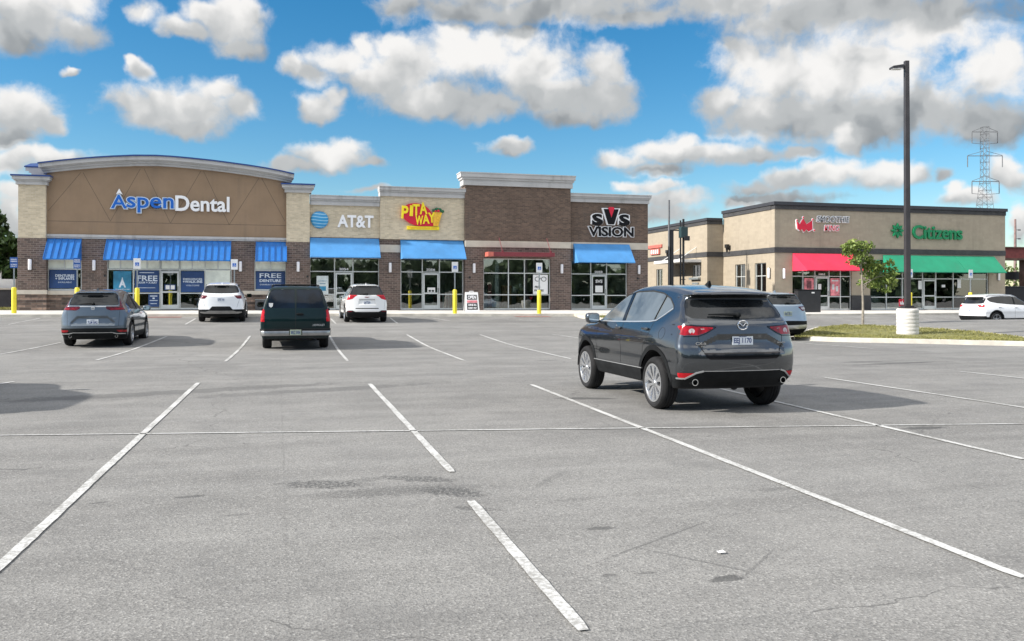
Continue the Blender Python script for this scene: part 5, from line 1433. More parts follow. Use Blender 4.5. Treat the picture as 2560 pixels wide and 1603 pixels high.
def wheel_meshes(Rt, w, rr, style, spokes):
    """tyre and rim about the Y axis, outer side at +y"""
    ty = MB(); h = w / 2
    ty.lathe([(rr - .01, -h + .015), (rr + .02, -h), (Rt - .035, -h - .004), (Rt - .012, -h + .02), (Rt - .002, -h + .045), (Rt, -h * .42), (Rt - .008, -h * .40), (Rt - .008, -h * .34), (Rt, -h * .32), (Rt, -.012), (Rt - .008, -.008), (Rt - .008, .008), (Rt, .012), (Rt, h * .32), (Rt - .008, h * .34), (Rt - .008, h * .40), (Rt, h * .42),
              (Rt - .002, h - .045), (Rt - .012, h - .02), (Rt - .035, h + .004), (rr + .035, h + .006), (rr + .03, h + .002), (rr - .012, h - .012)], (0, 0, 0), 44, 'y')
    rm = MB()
    rm.lathe([(rr - .012, -h + .02), (rr - .012, h - .014), (rr + .006, h - .006), (rr + .006, h + .001), (rr - .018, h + .001), (rr - .03, h - .025), (rr - .035, -h + .03)], (0, 0, 0), 44, 'y', 0)
    rm.lathe([(rr - .03, h - .10), (.05, h - .085), (.0, h - .085)], (0, 0, 0), 32, 'y', 1)
    rm.lathe([(.0, h - .012), (.03, h - .012), (.036, h - .02), (.07, h - .03), (.075, h - .07)], (0, 0, 0), 24, 'y', 0)
    for k in range(spokes):
        a0 = 2 * PI * k / spokes
        pr = ((-.10, .055), (.10, -.055)) if style == 'twin' else ((0.0, 0.0),)
        for j, (da, off) in enumerate(pr):
            for (ang0, ang1, w0, w1) in (((a0 + da * 1.1, a0 - da * .2, .021, .018),) if style == 'twin' else ((a0, a0, .030, .024),)):
                V = []
                for rad, an, ww, yy in ((.045, ang1, w1 * 1.15, h - .022), (rr * .55, (ang0 + ang1) / 2, w1, h - .010), (rr - .012, ang0, w0 * 1.2, h - .004)):
                    u = Vector((math.cos(an), 0, math.sin(an))); t = Vector((-u.z, 0, u.x))
                    for sgn, dy in ((-1, -.045), (-.8, 0), (.8, 0), (1, -.045)): V.append(u * rad + t * (ww * sgn) + Vector((0, yy + dy, 0)))
                F = []
                for i in range(2):
                    for q in range(3): F.append((4 * i + q, 4 * i + q + 1, 4 * i + 5 + q, 4 * i + 4 + q))
                rm.add(V, F, 0)
    return ty, rm

def islands(n, t):
    lab = np.arange(n)
    while True:
        m = lab[t].min(1); new = lab.copy()
        for i in range(3): np.minimum.at(new, t[:, i], m)
        new = new[new]
        if (new == lab).all(): break
        lab = new
    return np.unique(lab, return_inverse=True)[1]

LBL = ['body', 'windscreen', 'rear_window', 'side_window', 'tail_light', 'reflector', 'cladding', 'hole', 'underbody', 'tailgate', 'lower_bumper', 'trim_panel', 'front_door', 'rear_door', 'light_insert', 'headlight', 'pillar']
LI = {n: i for i, n in enumerate(LBL)}

def build_car(D, label, group, loc, heading, rz_extra=0.0):
    root = thing('parked_car', label, 'car', loc, heading, group)
    F = Shape(D); h = D.get('res', 0.03)
    xr = min(p[1] for p in D['rear']) - .12; xf = max(p[1] for p in D['front']) + .12
    V, Q = surface_nets(F, (xr, -1.1, D['zbot'] - .1), (xf, 1.1, max(p[1] for p in D['roof']) + .12), h)
    V = project(F, V, h, 3)
    for _ in range(2):
        acc = np.zeros_like(V); cnt = np.zeros(len(V))
        for i in range(4):
            a, b = Q[:, i], Q[:, (i + 1) % 4]
            np.add.at(acc, a, V[b]); np.add.at(cnt, a, 1); np.add.at(acc, b, V[a]); np.add.at(cnt, b, 1)
        sk = D.get('smooth', .55); V = project(F, V * (1 - sk) + sk * acc / cnt[:, None], h, 2)
    Nn = grad(F, V); Nn /= np.linalg.norm(Nn, axis=1)[:, None] + 1e-9
    T = np.vstack([Q[:, [0, 1, 2]], Q[:, [0, 2, 3]]])
    fnn = np.cross(V[T[:, 1]] - V[T[:, 0]], V[T[:, 2]] - V[T[:, 0]])
    flip = (fnn * Nn[T].mean(1)).sum(1) < 0
    T[flip] = T[flip][:, [0, 2, 1]]
    sf = Surf(V, T)
    Lb = np.zeros(len(T), int)
    wb = D['wb'] / 2; Rt, wt = D['tyre']; ra = Rt + D.get('arch', 0.055)
    yin = D['plan_w'] - .42
    def C(g, new, allowed, mask):
        nonlocal V, Nn, T, Lb
        V, Nn, T, Lb = cut_mesh(V, Nn, T, Lb, g, LI[new], [LI[q] for q in allowed], mask)
    mside = lambda c, n: (np.abs(c[:, 1]) > .42) & (np.abs(n[:, 1]) > .2)
    rx = D['rx']
    mrear = lambda c, n: (c[:, 0] < rx) & (n[:, 0] < -.06)
    xmin = min(p[1] for p in D['rear'])
    mlamp = lambda c, n: (c[:, 0] < xmin + D.get('wrap', .24)) & (n[:, 0] < -.06)
    under = lambda P: P[:, 2] - (D['zbot'] + .03)
    C(under, 'underbody', ['body'], lambda c, n: n[:, 2] < -.5)
    for sx in (1, -1):
        C(lambda P, sx=sx: np.hypot(P[:, 0] - sx * wb, P[:, 2] - Rt) - ra, 'hole', ['body', 'underbody'], lambda c, n: np.abs(c[:, 1]) > yin)
        if D.get('clad', 0) > 0: C(lambda P, sx=sx: np.hypot(P[:, 0] - sx * wb, P[:, 2] - Rt) - ra - D['clad'], 'cladding', ['body'], lambda c, n: (np.abs(c[:, 1]) > yin) & (np.abs(n[:, 1]) > .25))
    if 'rocker' in D: C(lambda P: P[:, 2] - D['rocker'], 'cladding', ['body'], lambda c, n: (np.abs(c[:, 0]) < wb) & (np.abs(c[:, 1]) > .5))
    for reg in D['regions']:
        nm, proj, poly = reg[0], reg[1], reg[2]; allow = reg[3] if len(reg) > 3 else ['body', 'tailgate', 'cladding']
        if proj == 'side': C(lambda P, poly=poly: sd_poly(P[:, 0], P[:, 2], poly), nm, allow, mside)
        elif proj == 'rear': C(lambda P, poly=poly: sd_poly(np.abs(P[:, 1]), P[:, 2], poly), nm, allow, mlamp if nm in ('tail_light', 'reflector', 'light_insert') else mrear)
        elif proj == 'front': C(lambda P, poly=poly: sd_poly(np.abs(P[:, 1]), P[:, 2], poly), nm, allow, lambda c, n: (c[:, 0] > 1.2) & (n[:, 0] > .1))
        elif proj == 'top': C(lambda P, poly=poly: sd_poly(P[:, 0], np.abs(P[:, 1]), poly), nm, allow, lambda c, n: (n[:, 2] > .12) & (c[:, 0] > -.4) & (c[:, 2] > .9))
    MT = D['mats']
    default = {'body': 'paint', 'windscreen': 'glass_dark', 'rear_window': 'glass_dark', 'side_window': 'glass_grey', 'tail_light': 'lens_red', 'reflector': 'lens_bright', 'cladding': 'plastic', 'underbody': 'under', 'tailgate': 'paint', 'lower_bumper': 'plastic', 'trim_panel': 'satin', 'front_door': 'paint', 'rear_door': 'paint', 'light_insert': 'lens_clear', 'headlight': 'lens_clear', 'pillar': 'plastic'}
    off = {'side_window': -.006, 'rear_window': -.006, 'windscreen': -.006, 'tail_light': .004, 'reflector': .003, 'light_insert': .005, 'cladding': .004, 'trim_panel': .003, 'pillar': .001}
    objs = {}
    cen = V[T].mean(1)
    for nm, li in LI.items():
        if nm == 'hole': continue
        sel0 = Lb == li
        if not sel0.any(): continue
        two = nm in ('side_window', 'tail_light', 'reflector', 'front_door', 'rear_door', 'light_insert', 'headlight')
        for sg in ((1, -1) if two else (0,)):
            sel = sel0 & (cen[:, 1] * sg > 0) if sg else sel0
            if not sel.any(): continue
            t = T[sel]; u, inv = np.unique(t, return_inverse=True)
            VV = V[u] + Nn[u] * off.get(nm, 0.0)
            par = root
            if nm == 'light_insert' and ('tail_light', sg) in objs: par = objs[('tail_light', sg)]
            name = {'front_door': 'door', 'rear_door': 'door', 'light_insert': 'lamp_insert', 'trim_panel': 'trim_panel'}.get(nm, nm)
            tt = inv.reshape(-1, 3)
            comp = islands(len(u), tt) if nm != 'body' else np.zeros(len(u), int)
            cnt = np.bincount(comp[tt[:, 0]])
            for ci in np.argsort(-cnt):
                if cnt[ci] < (8 if nm not in ('body',) else 1): continue
                ts = tt[comp[tt[:, 0]] == ci]; uu, iv = np.unique(ts, return_inverse=True)
                ob = mesh_obj(name, VV[uu], iv.reshape(-1, 3), M[MT.get(nm, default[nm])], par, Nn[u][uu])
                if (nm, sg) not in objs: objs[(nm, sg)] = ob
    body = objs[('body', 0)]
    # wheel wells
    ww = MB()
    for sx in (1, -1):
        for sg in (1, -1):
            n = 20; ya, yb_ = sg * (D['plan_w'] - .035), sg * (yin - .02)
            A = [(sx * wb + (ra + .004) * math.cos(PI * k / n), ya, Rt + (ra + .004) * math.sin(PI * k / n)) for k in range(n + 1)]
            B = [(p[0], yb_, p[2]) for p in A]
            zl = D['zbot'] + .04; A = [(A[0][0], ya, zl)] + A + [(A[-1][0], ya, zl)]; B = [(B[0][0], yb_, zl)] + B + [(B[-1][0], yb_, zl)]
            k = len(A)
            ww.add(A + B, [(i, i + 1, k + i + 1, k + i) for i in range(k - 1)] + [tuple(k + i for i in range(k))])
    ww.box(-wb, wb, -.5, .5, D['zbot'] - .02, D['zbot'] + .05)
    ww.tube([(-wb, -.55, Rt), (-wb, .55, Rt)], .06, 8); ww.tube([(wb, -.55, Rt), (wb, .55, Rt)], .05, 8)
    ww.build('wheel_well', M['under'], root, world=False, fix=False)
    # seams
    sm_ = MB()
    for proj, pts, w, closed in D.get('seams', []):
        for sg in ((1, -1) if proj in ('side', 'rear2') else (1,)): sf.ribbon(sm_, 'rear' if proj == 'rear2' else proj, pts, w, .0015, sg, closed)
    for q in pieces(sm_, .02): q.build('panel_gap', M['seam'], root, world=False, smooth=True)
    for nm, mat, lst in D.get('strips', []):
        for proj, pts, w, hg in lst:
            for sg in ((1, -1) if proj in ('side', 'rear2') else (1,)):
                mb = MB(); sf.ribbon(mb, 'rear' if proj == 'rear2' else proj, pts, w, hg, sg)
                if mb.v: mb.build(nm, M[mat], root, world=False, smooth=True)
    # wheels
    ty, rm = wheel_meshes(Rt, wt, D.get('rimr', .24), D.get('spoke', 'single'), D.get('nspoke', 5))
    tm = rmm = None
    for sx in (1, -1):
        for sg in (1, -1):
            we = empty('wheel', (sx * wb, sg * (D['track'] / 2), Rt), 0 if sg > 0 else PI, root)
            if tm is None:
                to = ty.build('tyre', M['rubber'], we, world=False, smooth=True); ro = rm.build('rim', [M[D.get('rim_mat', 'rim')], M['rim_dark']], we, world=False, smooth=True)
                tm, rmm = to.data, ro.data
            else:
                for nm, me in (('tyre', tm), ('rim', rmm)):
                    o = bpy.data.objects.new(nm, me); COL.objects.link(o); o.parent = we
            we.rotation_euler = (0, 0.3 * sx, 0 if sg > 0 else PI)
    # mirrors
    mx, my, mz = D['mirror']
    for sg in (1, -1):
        mb = MB(); mb.ball((mx, sg * (my + .10), mz), .075, .115, .085, 16, .55)
        mb.add([(mx + .05, sg * (my - .04), mz - .09), (mx - .04, sg * (my - .04), mz - .09), (mx - .03, sg * (my + .06), mz - .03), (mx + .05, sg * (my + .06), mz - .03), (mx + .05, sg * (my - .04), mz - .05), (mx - .04, sg * (my - .04), mz - .05), (mx - .03, sg * (my + .06), mz + .0), (mx + .05, sg * (my + .06), mz + .0)],
               [(0, 1, 2, 3), (4, 5, 6, 7), (0, 1, 5, 4), (1, 2, 6, 5), (2, 3, 7, 6), (3, 0, 4, 7)])
        mo = mb.build('wing_mirror', M[MT.get('mirror', MT.get('body', 'plastic'))], root, world=False, smooth=True)
        g = MB(); ring = [(mx - .078, sg * (my + .10) + .085 * math.copysign(abs(math.cos(a)) ** .6, math.cos(a)), mz + .062 * math.copysign(abs(math.sin(a)) ** .6, math.sin(a))) for a in np.linspace(0, 2 * PI, 24, endpoint=False)]
        g.poly(ring); g.build('mirror_glass', M['mirror'], mo, world=False)
    # door handles
    for (hx, hz) in D.get('handles', []):
        for sg in (1, -1):
            q = sf.at('side', (hx, hz), sg)
            if q is None: continue
            p = q[0]; mb = MB(); mb.ball((p.x, p.y + sg * .022, p.z), .105, .016, .02, 12, .6)
            mb.box(p.x - .09, p.x - .07, p.y - .02, p.y + .02, p.z - .012, p.z + .012); mb.box(p.x + .07, p.x + .09, p.y - .02, p.y + .02, p.z - .012, p.z + .012)
            mb.build('door_handle', M[MT.get('handle', MT.get('body'))], root, world=False, smooth=True)
    # licence plate
    if 'plate' in D:
        pz, txt = D['plate']; q = sf.at('rear', (D.get('plate_y', 0.001), pz))
        x0 = q[0].x - D.get('plate_out', .012); y0 = D.get('plate_y', 0.0)
        mb = MB().box(x0 - .006, x0, y0 - .155, y0 + .155, pz - .078, pz + .078); mb.box(x0, q[0].x + .05, y0 - .13, y0 + .13, pz - .06, pz + .06)
        po = mb.build('licence_plate', M[D.get('plate_mat', 'plate')], root, world=False, bevel=.004)
        tx = MB()
        RT = lambda p: (x0 - .007 + p[1], -p[0] + y0, p[2])     # lettering turned to face the rear
        text_into(tx, txt, 0, pz - .004, .26, .085, 0, .002, offset=.02, ref=txt, T=RT)
        text_into(tx, 'MICHIGAN', 0, pz + .058, .11, .018, 0, .002, ref='MICHIGAN', T=RT)
        tx.build('plate_lettering', M['plate_ink'], po, world=False)
    for (txt, y, z, w_, hh, mat, nm) in D.get('badges', []):
        q = sf.at('rear', (y, z)); tx = MB(); xq = q[0].x
        text_into(tx, txt, 0, z, w_, hh, 0, .006, offset=.012, ref=txt, T=lambda p: (xq - .002 + p[1], y - p[0], p[2]))
        tx.build(nm, M[mat], root, world=False)
    if 'wiper' in D:
        (ya, za), (yb, zb) = D['wiper']; A = sf.at('rear', (ya, za)); B = sf.at('rear', (yb, zb)); Cc = sf.at('rear', ((ya * .5 + yb * .5), (za + zb) / 2))
        mb = MB(); mb.tube([A[0] + A[1] * .03, Cc[0] + Cc[1] * .03, B[0] + B[1] * .02], [.022, .016, .008], 8); mb.ball(A[0] + A[1] * .02, .04, .05, .04, 10)
        mb.build('rear_wiper', M['plastic'], root, world=False, smooth=True)
    if 'fin' in D:
        fx = D['fin']; fz = float(F.roof(np.array([fx]))[0])
        mb = MB(); mb.add([(fx + .14, 0, fz - .01), (fx - .05, .03, fz - .01), (fx - .05, -.03, fz - .01), (fx - .05, .008, fz + .065), (fx - .05, -.008, fz + .065), (fx + .0, 0, fz + .06)], [(0, 1, 3, 5), (0, 5, 4, 2), (1, 2, 4, 3), (3, 4, 5)])
        mb.build('roof_antenna', M[MT.get('fin', MT['body'])], root, world=False)
    if 'rails' in D:
        mat, x0, x1, yy, lift = D['rails']
        for sg in (1, -1):
            mb = MB(); P = []
            for t in np.linspace(0, 1, 12):
                x = lerp(x0, x1, t); q = sf.at('top', (x, yy), sg); P.append(q[0] + Vector((0, 0, lift * min(1, 6 * t, 6 * (1 - t)))))
            mb.tube(P, .018, 8); mb.build('roof_rail', M[mat], root, world=False, smooth=True)
    for (yy, zz, r) in D.get('exhaust', []):
        for sg in (1, -1):
            xq = min(p[1] for p in D['rear']) + .20
            mb = MB(); a = np.linspace(0, 2 * PI, 20, endpoint=False)
            for i in range(20):
                j = (i + 1) % 20
                def pt(an, rad, x): return (x, sg * yy + rad * math.cos(an), zz + rad * math.sin(an))
                mb.poly([pt(a[i], r, xq - .06), pt(a[j], r, xq - .06), pt(a[j], r, xq + .25), pt(a[i], r, xq + .25)])
                mb.poly([pt(a[i], r, xq - .06), pt(a[j], r, xq - .06), pt(a[j], r * .8, xq - .06), pt(a[i], r * .8, xq - .06)])
                mb.poly([pt(a[i], r * .8, xq - .06), pt(a[j], r * .8, xq - .06), pt(a[j], r * .8, xq + .25), pt(a[i], r * .8, xq + .25)])
            mb.build('exhaust_tip', M['chrome'], root, world=False, smooth=True)
    if 'extra' in D: D['extra'](root, sf, D)
    root['_hidden'] = 0
    del root['_hidden']
    return root

NOSE = [(.18, 2.10), (.30, 2.22), (.5, 2.27), (.7, 2.25), (.85, 2.17), (1.0, 1.95), (1.8, 1.9)]
def base_car(**k):
    D = dict(roof=[(-2.6, 1.44), (-2.2, 1.50), (-2.0, 1.545), (-1.7, 1.60), (-1.2, 1.65), (-.7, 1.665), (-.3, 1.65), (0.0, 1.60), (.3, 1.47), (.6, 1.28), (.88, 1.11), (1.05, 1.065), (1.5, 1.02), (2.0, .93), (2.28, .78), (2.6, .5)],
             rear=[(.1, -2.0), (.24, -2.08), (.34, -2.19), (.46, -2.245), (.60, -2.265), (.72, -2.255), (.82, -2.225), (.95, -2.205), (1.08, -2.175), (1.16, -2.10), (1.3, -2.00), (1.44, -1.90), (1.475, -1.93), (1.50, -2.04), (1.56, -2.03), (1.9, -2.0)],
             front=NOSE,
             plan=[(-2.6, .84), (-2.0, .895), (-1.5, .915), (-.5, .92), (.5, .92), (1.3, .915), (1.9, .87), (2.6, .78)],
             side=[(.1, -.07), (.22, -.06), (.36, -.022), (.50, -.012), (.62, -.016), (.76, -.002), (.84, -.004), (.93, -.022), (1.02, -.055), (1.15, -.12), (1.9, -.5)],
             belt=[(-2.6, 1.10), (-1.6, 1.09), (0, 1.04), (.9, 1.0), (2.6, .95)],
             wg=[(-2.6, .74), (-2.0, .80), (-1.3, .855), (0, .865), (.9, .855), (2.6, .8)],
             tumble=.29, cr=.20, pr=3.0, cf=.34, crown=.065, zbot=.21, wb=2.70, plan_w=.92, track=1.60, tyre=(.355, .225), rimr=.245, rx=-1.55,
             clad=.07, rocker=.40, mats={}, regions=[], mirror=(.78, .90, 1.08), handles=[(-.12, .96), (-1.12, .98)])
    D.update(k)
    return D
WSC = ('windscreen', 'top', [(.84, -.1), (.84, .66), (.10, .60), (.04, .55), (.02, -.1)], ['body'])
DOORS = [('front_door', 'side', [(.86, .42), (.90, 1.02), (-.17, 1.06), (-.17, .42)], ['body']),
         ('rear_door', 'side', [(-.18, .42), (-.18, 1.06), (-1.22, 1.09), (-1.10, .85), (-.93, .62), (-.93, .42)], ['body'])]
DOOR_SEAMS = [('side', [(.88, 1.0), (.86, .7), (.80, .42)], .008, False), ('side', [(-.175, 1.04), (-.175, .42)], .008, False), ('side', [(-1.23, 1.07), (-1.16, .92), (-.98, .68), (-.93, .45)], .008, False), ('side', [(.80, .415), (-.93, .415)], .007, False)]
# --- the near car: dark grey crossover ------------------------------------------------
M['paint_grey'] = paint('dark grey metallic paint', (0.056, 0.064, 0.074), .9, .21, cior=1.75)
M['paint_blue_grey'] = paint('blue grey metallic paint', (0.098, 0.126, 0.158), .5, .30)
M['paint_white'] = paint('white paint', (0.78, 0.79, 0.81), 0.0, .35)
M['paint_white2'] = paint('warm white paint', (0.80, 0.795, 0.79), 0.0, .35)
M['paint_green'] = paint('dark green paint', (0.001, 0.0125, 0.0145), .0, .35, coat=.45, spec=.15)
M['paint_silver'] = paint('silver blue metallic paint', (0.30, 0.36, 0.42), .5, .32)
M['paint_white3'] = paint('bright white paint', (0.82, 0.82, 0.83), 0.0, .35)

DLO = [(.90, 1.045), (.62, 1.24), (.38, 1.40), (.15, 1.50), (-.2, 1.555), (-.7, 1.565), (-1.1, 1.525), (-1.4, 1.44), (-1.60, 1.325), (-1.62, 1.29), (-1.45, 1.20), (-1.26, 1.115), (-1.1, 1.09), (-.5, 1.07), (.3, 1.05)]
RW = [(-.1, 1.495), (.50, 1.485), (.63, 1.44), (.685, 1.32), (.72, 1.19), (.66, 1.145), (.3, 1.13), (-.1, 1.125)]
TG = [(-.1, 1.6), (.60, 1.52), (.745, 1.30), (.745, 1.13), (.60, .98), (.60, .80), (.52, .66), (-.1, .66)]
def hero_extra(root, sf, D):
    # round emblem with a winged M
    E0 = hz(1.055) - 1.055; q = sf.at('rear', (0.001, 1.055 + E0)); x = q[0].x - .012
    mb = MB(); ring = [(x - .004, .073 * math.cos(a), 1.055 + E0 + .060 * math.sin(a)) for a in np.linspace(0, 2 * PI, 37)]
    mb.tube(ring, .0085, 8)
    mb.tube([(a, b, c + E0) for a, b, c in [(x, .066, 1.078), (x, .040, 1.080), (x - .003, .020, 1.056), (x - .003, 0, 1.040), (x - .003, -.020, 1.056), (x, -.040, 1.080), (x, -.066, 1.078)]], .007, 8)
    mb.build('emblem', M['chrome'], root, world=False, smooth=True)
    # tow eye cover, hitch under the bumper
    MB().ball((-2.0, .02, .35), .06, .05, .045, 12).build('tow_hitch', M['under'], root, world=False, smooth=True)
    # fuel flap outline on the left rear wing
    mb = MB(); c = (-1.56, hz(.93)); ring = [(c[0] + .085 * math.cos(a), c[1] + .08 * math.sin(a)) for a in np.linspace(0, 2 * PI, 33)]
    sf.ribbon(mb, 'side', ring, .005, .0015, 1, step=.02); mb.build('fuel_flap_gap', M['seam'], root, world=False, smooth=True)
    # white ring of the tail lamp
    for sg in (1, -1):
        q = sf.at('rear', (.70, hz(.978)), sg); mb = MB(); p = q[0] + q[1] * .004
        t1 = Vector((0, 1, 0)); t1 = (t1 - q[1] * t1.dot(q[1])).normalized(); t2 = q[1].cross(t1)
        mb.add([p + t1 * .040 * math.cos(a) + t2 * .034 * math.sin(a) for a in np.linspace(0, 2 * PI, 24, endpoint=False)], [tuple(range(24))])
        mb.build('lamp_lens', M['lens_clear'], root, world=False)
HERO = base_car(res=.022, smooth=.35, krear=.075, ktop=.06, dent=([(-.1, .90), (.36, .90), (.62, .775), (.62, .70), (-.1, .70)], .035),
    mats={'body': 'paint_grey', 'tailgate': 'paint_grey', 'front_door': 'paint_grey', 'rear_door': 'paint_grey', 'fin': 'plastic', 'tail_light': 'lens_red', 'reflector': 'lens_bright', 'pillar': 'gloss_black'},
    regions=[WSC, ('side_window', 'side', DLO, ['body']), ('pillar', 'side', [(-.10, 1.0), (.0, 1.6), (-.10, 1.6), (-.21, 1.0)], ['side_window']), *DOORS,
             ('rear_window', 'rear', RW, ['body']), ('tailgate', 'rear', TG, ['body']),
             ('tail_light', 'rear', [(.395, 1.025), (.70, 1.042), (.93, 1.052), (.96, 1.02), (.90, .955), (.80, .922), (.62, .925), (.52, .962)], ['body', 'tailgate']),
             ('tail_light', 'side', [(-2.4, 1.055), (-2.10, 1.05), (-1.90, 1.045), (-2.02, .985), (-2.14, .935), (-2.4, .915)], ['body']),
             ('light_insert', 'rear', [(.44, 1.004), (.60, 1.012), (.60, .992), (.47, .990)], ['tail_light']),
             ('pillar', 'rear', [(-.1, .695), (.56, .695), (.58, .70), (.545, .645), (.50, .605), (-.1, .60)], ['body', 'tailgate']),
             ('lower_bumper', 'rear', [(-.1, .445), (.58, .445), (.66, .435), (.78, .365), (1.1, .365), (1.1, .1), (-.1, .1)], ['body', 'cladding']),
             ('lower_bumper', 'side', [(-2.5, .37), (-1.70, .40), (-1.70, .1), (-2.5, .1)], ['body']),
             ('reflector', 'rear', [(.66, .425), (.90, .425), (.97, .42), (.97, .362), (.76, .358)], ['body', 'lower_bumper', 'cladding'])],
    seams=DOOR_SEAMS + [('rear2', [(.60, 1.52), (.755, 1.30), (.755, 1.13), (.625, .98), (.615, .80), (.56, .70)], .009, False), ('rear', [(-.6, 1.505), (.6, 1.505)], .004, False), ('side', [(-1.62, .52), (-1.75, .40)], .006, False)],
    strips=[('window_strip', 'satin', [('side', [(.92, 1.035), (.3, 1.038), (-.5, 1.058), (-1.1, 1.078), (-1.28, 1.10), (-1.47, 1.19), (-1.63, 1.285)], .022, .006)]),
            ('window_seal', 'seam', [('side', DLO[:10], .022, .002)]), ('lamp_seal', 'gloss_black', [('rear2', [(.385, 1.032), (.70, 1.050), (.86, 1.056)], .014, .005), ('rear2', [(.385, 1.028), (.52, .950), (.62, .910), (.80, .905), (.86, .925)], .016, .005)]),
            ('sill_strip', 'satin', [('side', [(.95, .405), (-.95, .405)], .012, .008)]),
            ('bumper_strip', 'satin', [('rear2', [(.99, .350), (.78, .350), (.66, .428), (.57, .452)], .024, .010), ('rear', [(-.57, .452), (.57, .452)], .010, .004)]),
            ('pane_divider', 'plastic', [('side', [(-1.20, 1.09), (-1.235, 1.50)], .022, .004)])],
    rimr=.262, tyre=(.364, .225), spoke='twin', nspoke=10, plate=(.845, 'EEJ 1170'), plate_out=.006, wiper=((.02, 1.175), (.44, 1.185)), fin=-1.25, exhaust=[(.66, .30, .045)],
    badges=[('CX-5', .60, .815, .15, .036, 'chrome', 'badge'), ('AWD', .565, .775, .07, .018, 'chrome', 'badge'), ('SKYACTIV', -.60, .815, .12, .018, 'chrome', 'badge')],
    handles=[(-.05, .955), (-1.03, .975)], extra=hero_extra)
HERO['mats']['handle'] = 'paint_grey'
def hz(z): return z + .135 * (1 - sm(1.1, 1.7, z) * .4)              # this car stands tall on its springs
for k_ in ('rear', 'front', 'side'): HERO[k_] = [(hz(a), b) for a, b in HERO[k_]]
for k_ in ('roof', 'belt'): HERO[k_] = [(a, hz(b)) for a, b in HERO[k_]]
HERO['zbot'] = .33; HERO['rocker'] = .53; HERO['arch'] = .095; HERO['wrap'] = .25
HERO['dent'] = ([(a, hz(b)) for a, b in HERO['dent'][0]], HERO['dent'][1])
HERO['regions'] = [(q[0], q[1], q[2] if q[1] == 'top' else [(a, hz(b)) for a, b in q[2]]) + tuple(q[3:]) for q in HERO['regions']]
HERO['seams'] = [(p, [(a, hz(b)) for a, b in pts], w, c) for p, pts, w, c in HERO['seams']]
HERO['strips'] = [(n, m_, [(p, [(a, hz(b)) for a, b in pts], w, g) for p, pts, w, g in l]) for n, m_, l in HERO['strips']]
HERO['plate'] = (hz(.845), 'EEJ 1170'); HERO['wiper'] = tuple((a, hz(b)) for a, b in HERO['wiper']); HERO['handles'] = [(a, hz(b)) for a, b in HERO['handles']]
HERO['badges'] = [(t_, y, hz(z), w, h_, m_, n) for t_, y, z, w, h_, m_, n in HERO['badges']]; HERO['exhaust'] = [(a, hz(b), c) for a, b, c in HERO['exhaust']]
HERO['mirror'] = (.78, .90, hz(1.08))
build_car(HERO, 'dark grey crossover with chrome wheels parked over the nearest stalls', 'cars parked in the lot', (5.96, 12.45, 0.0), R(90.3))

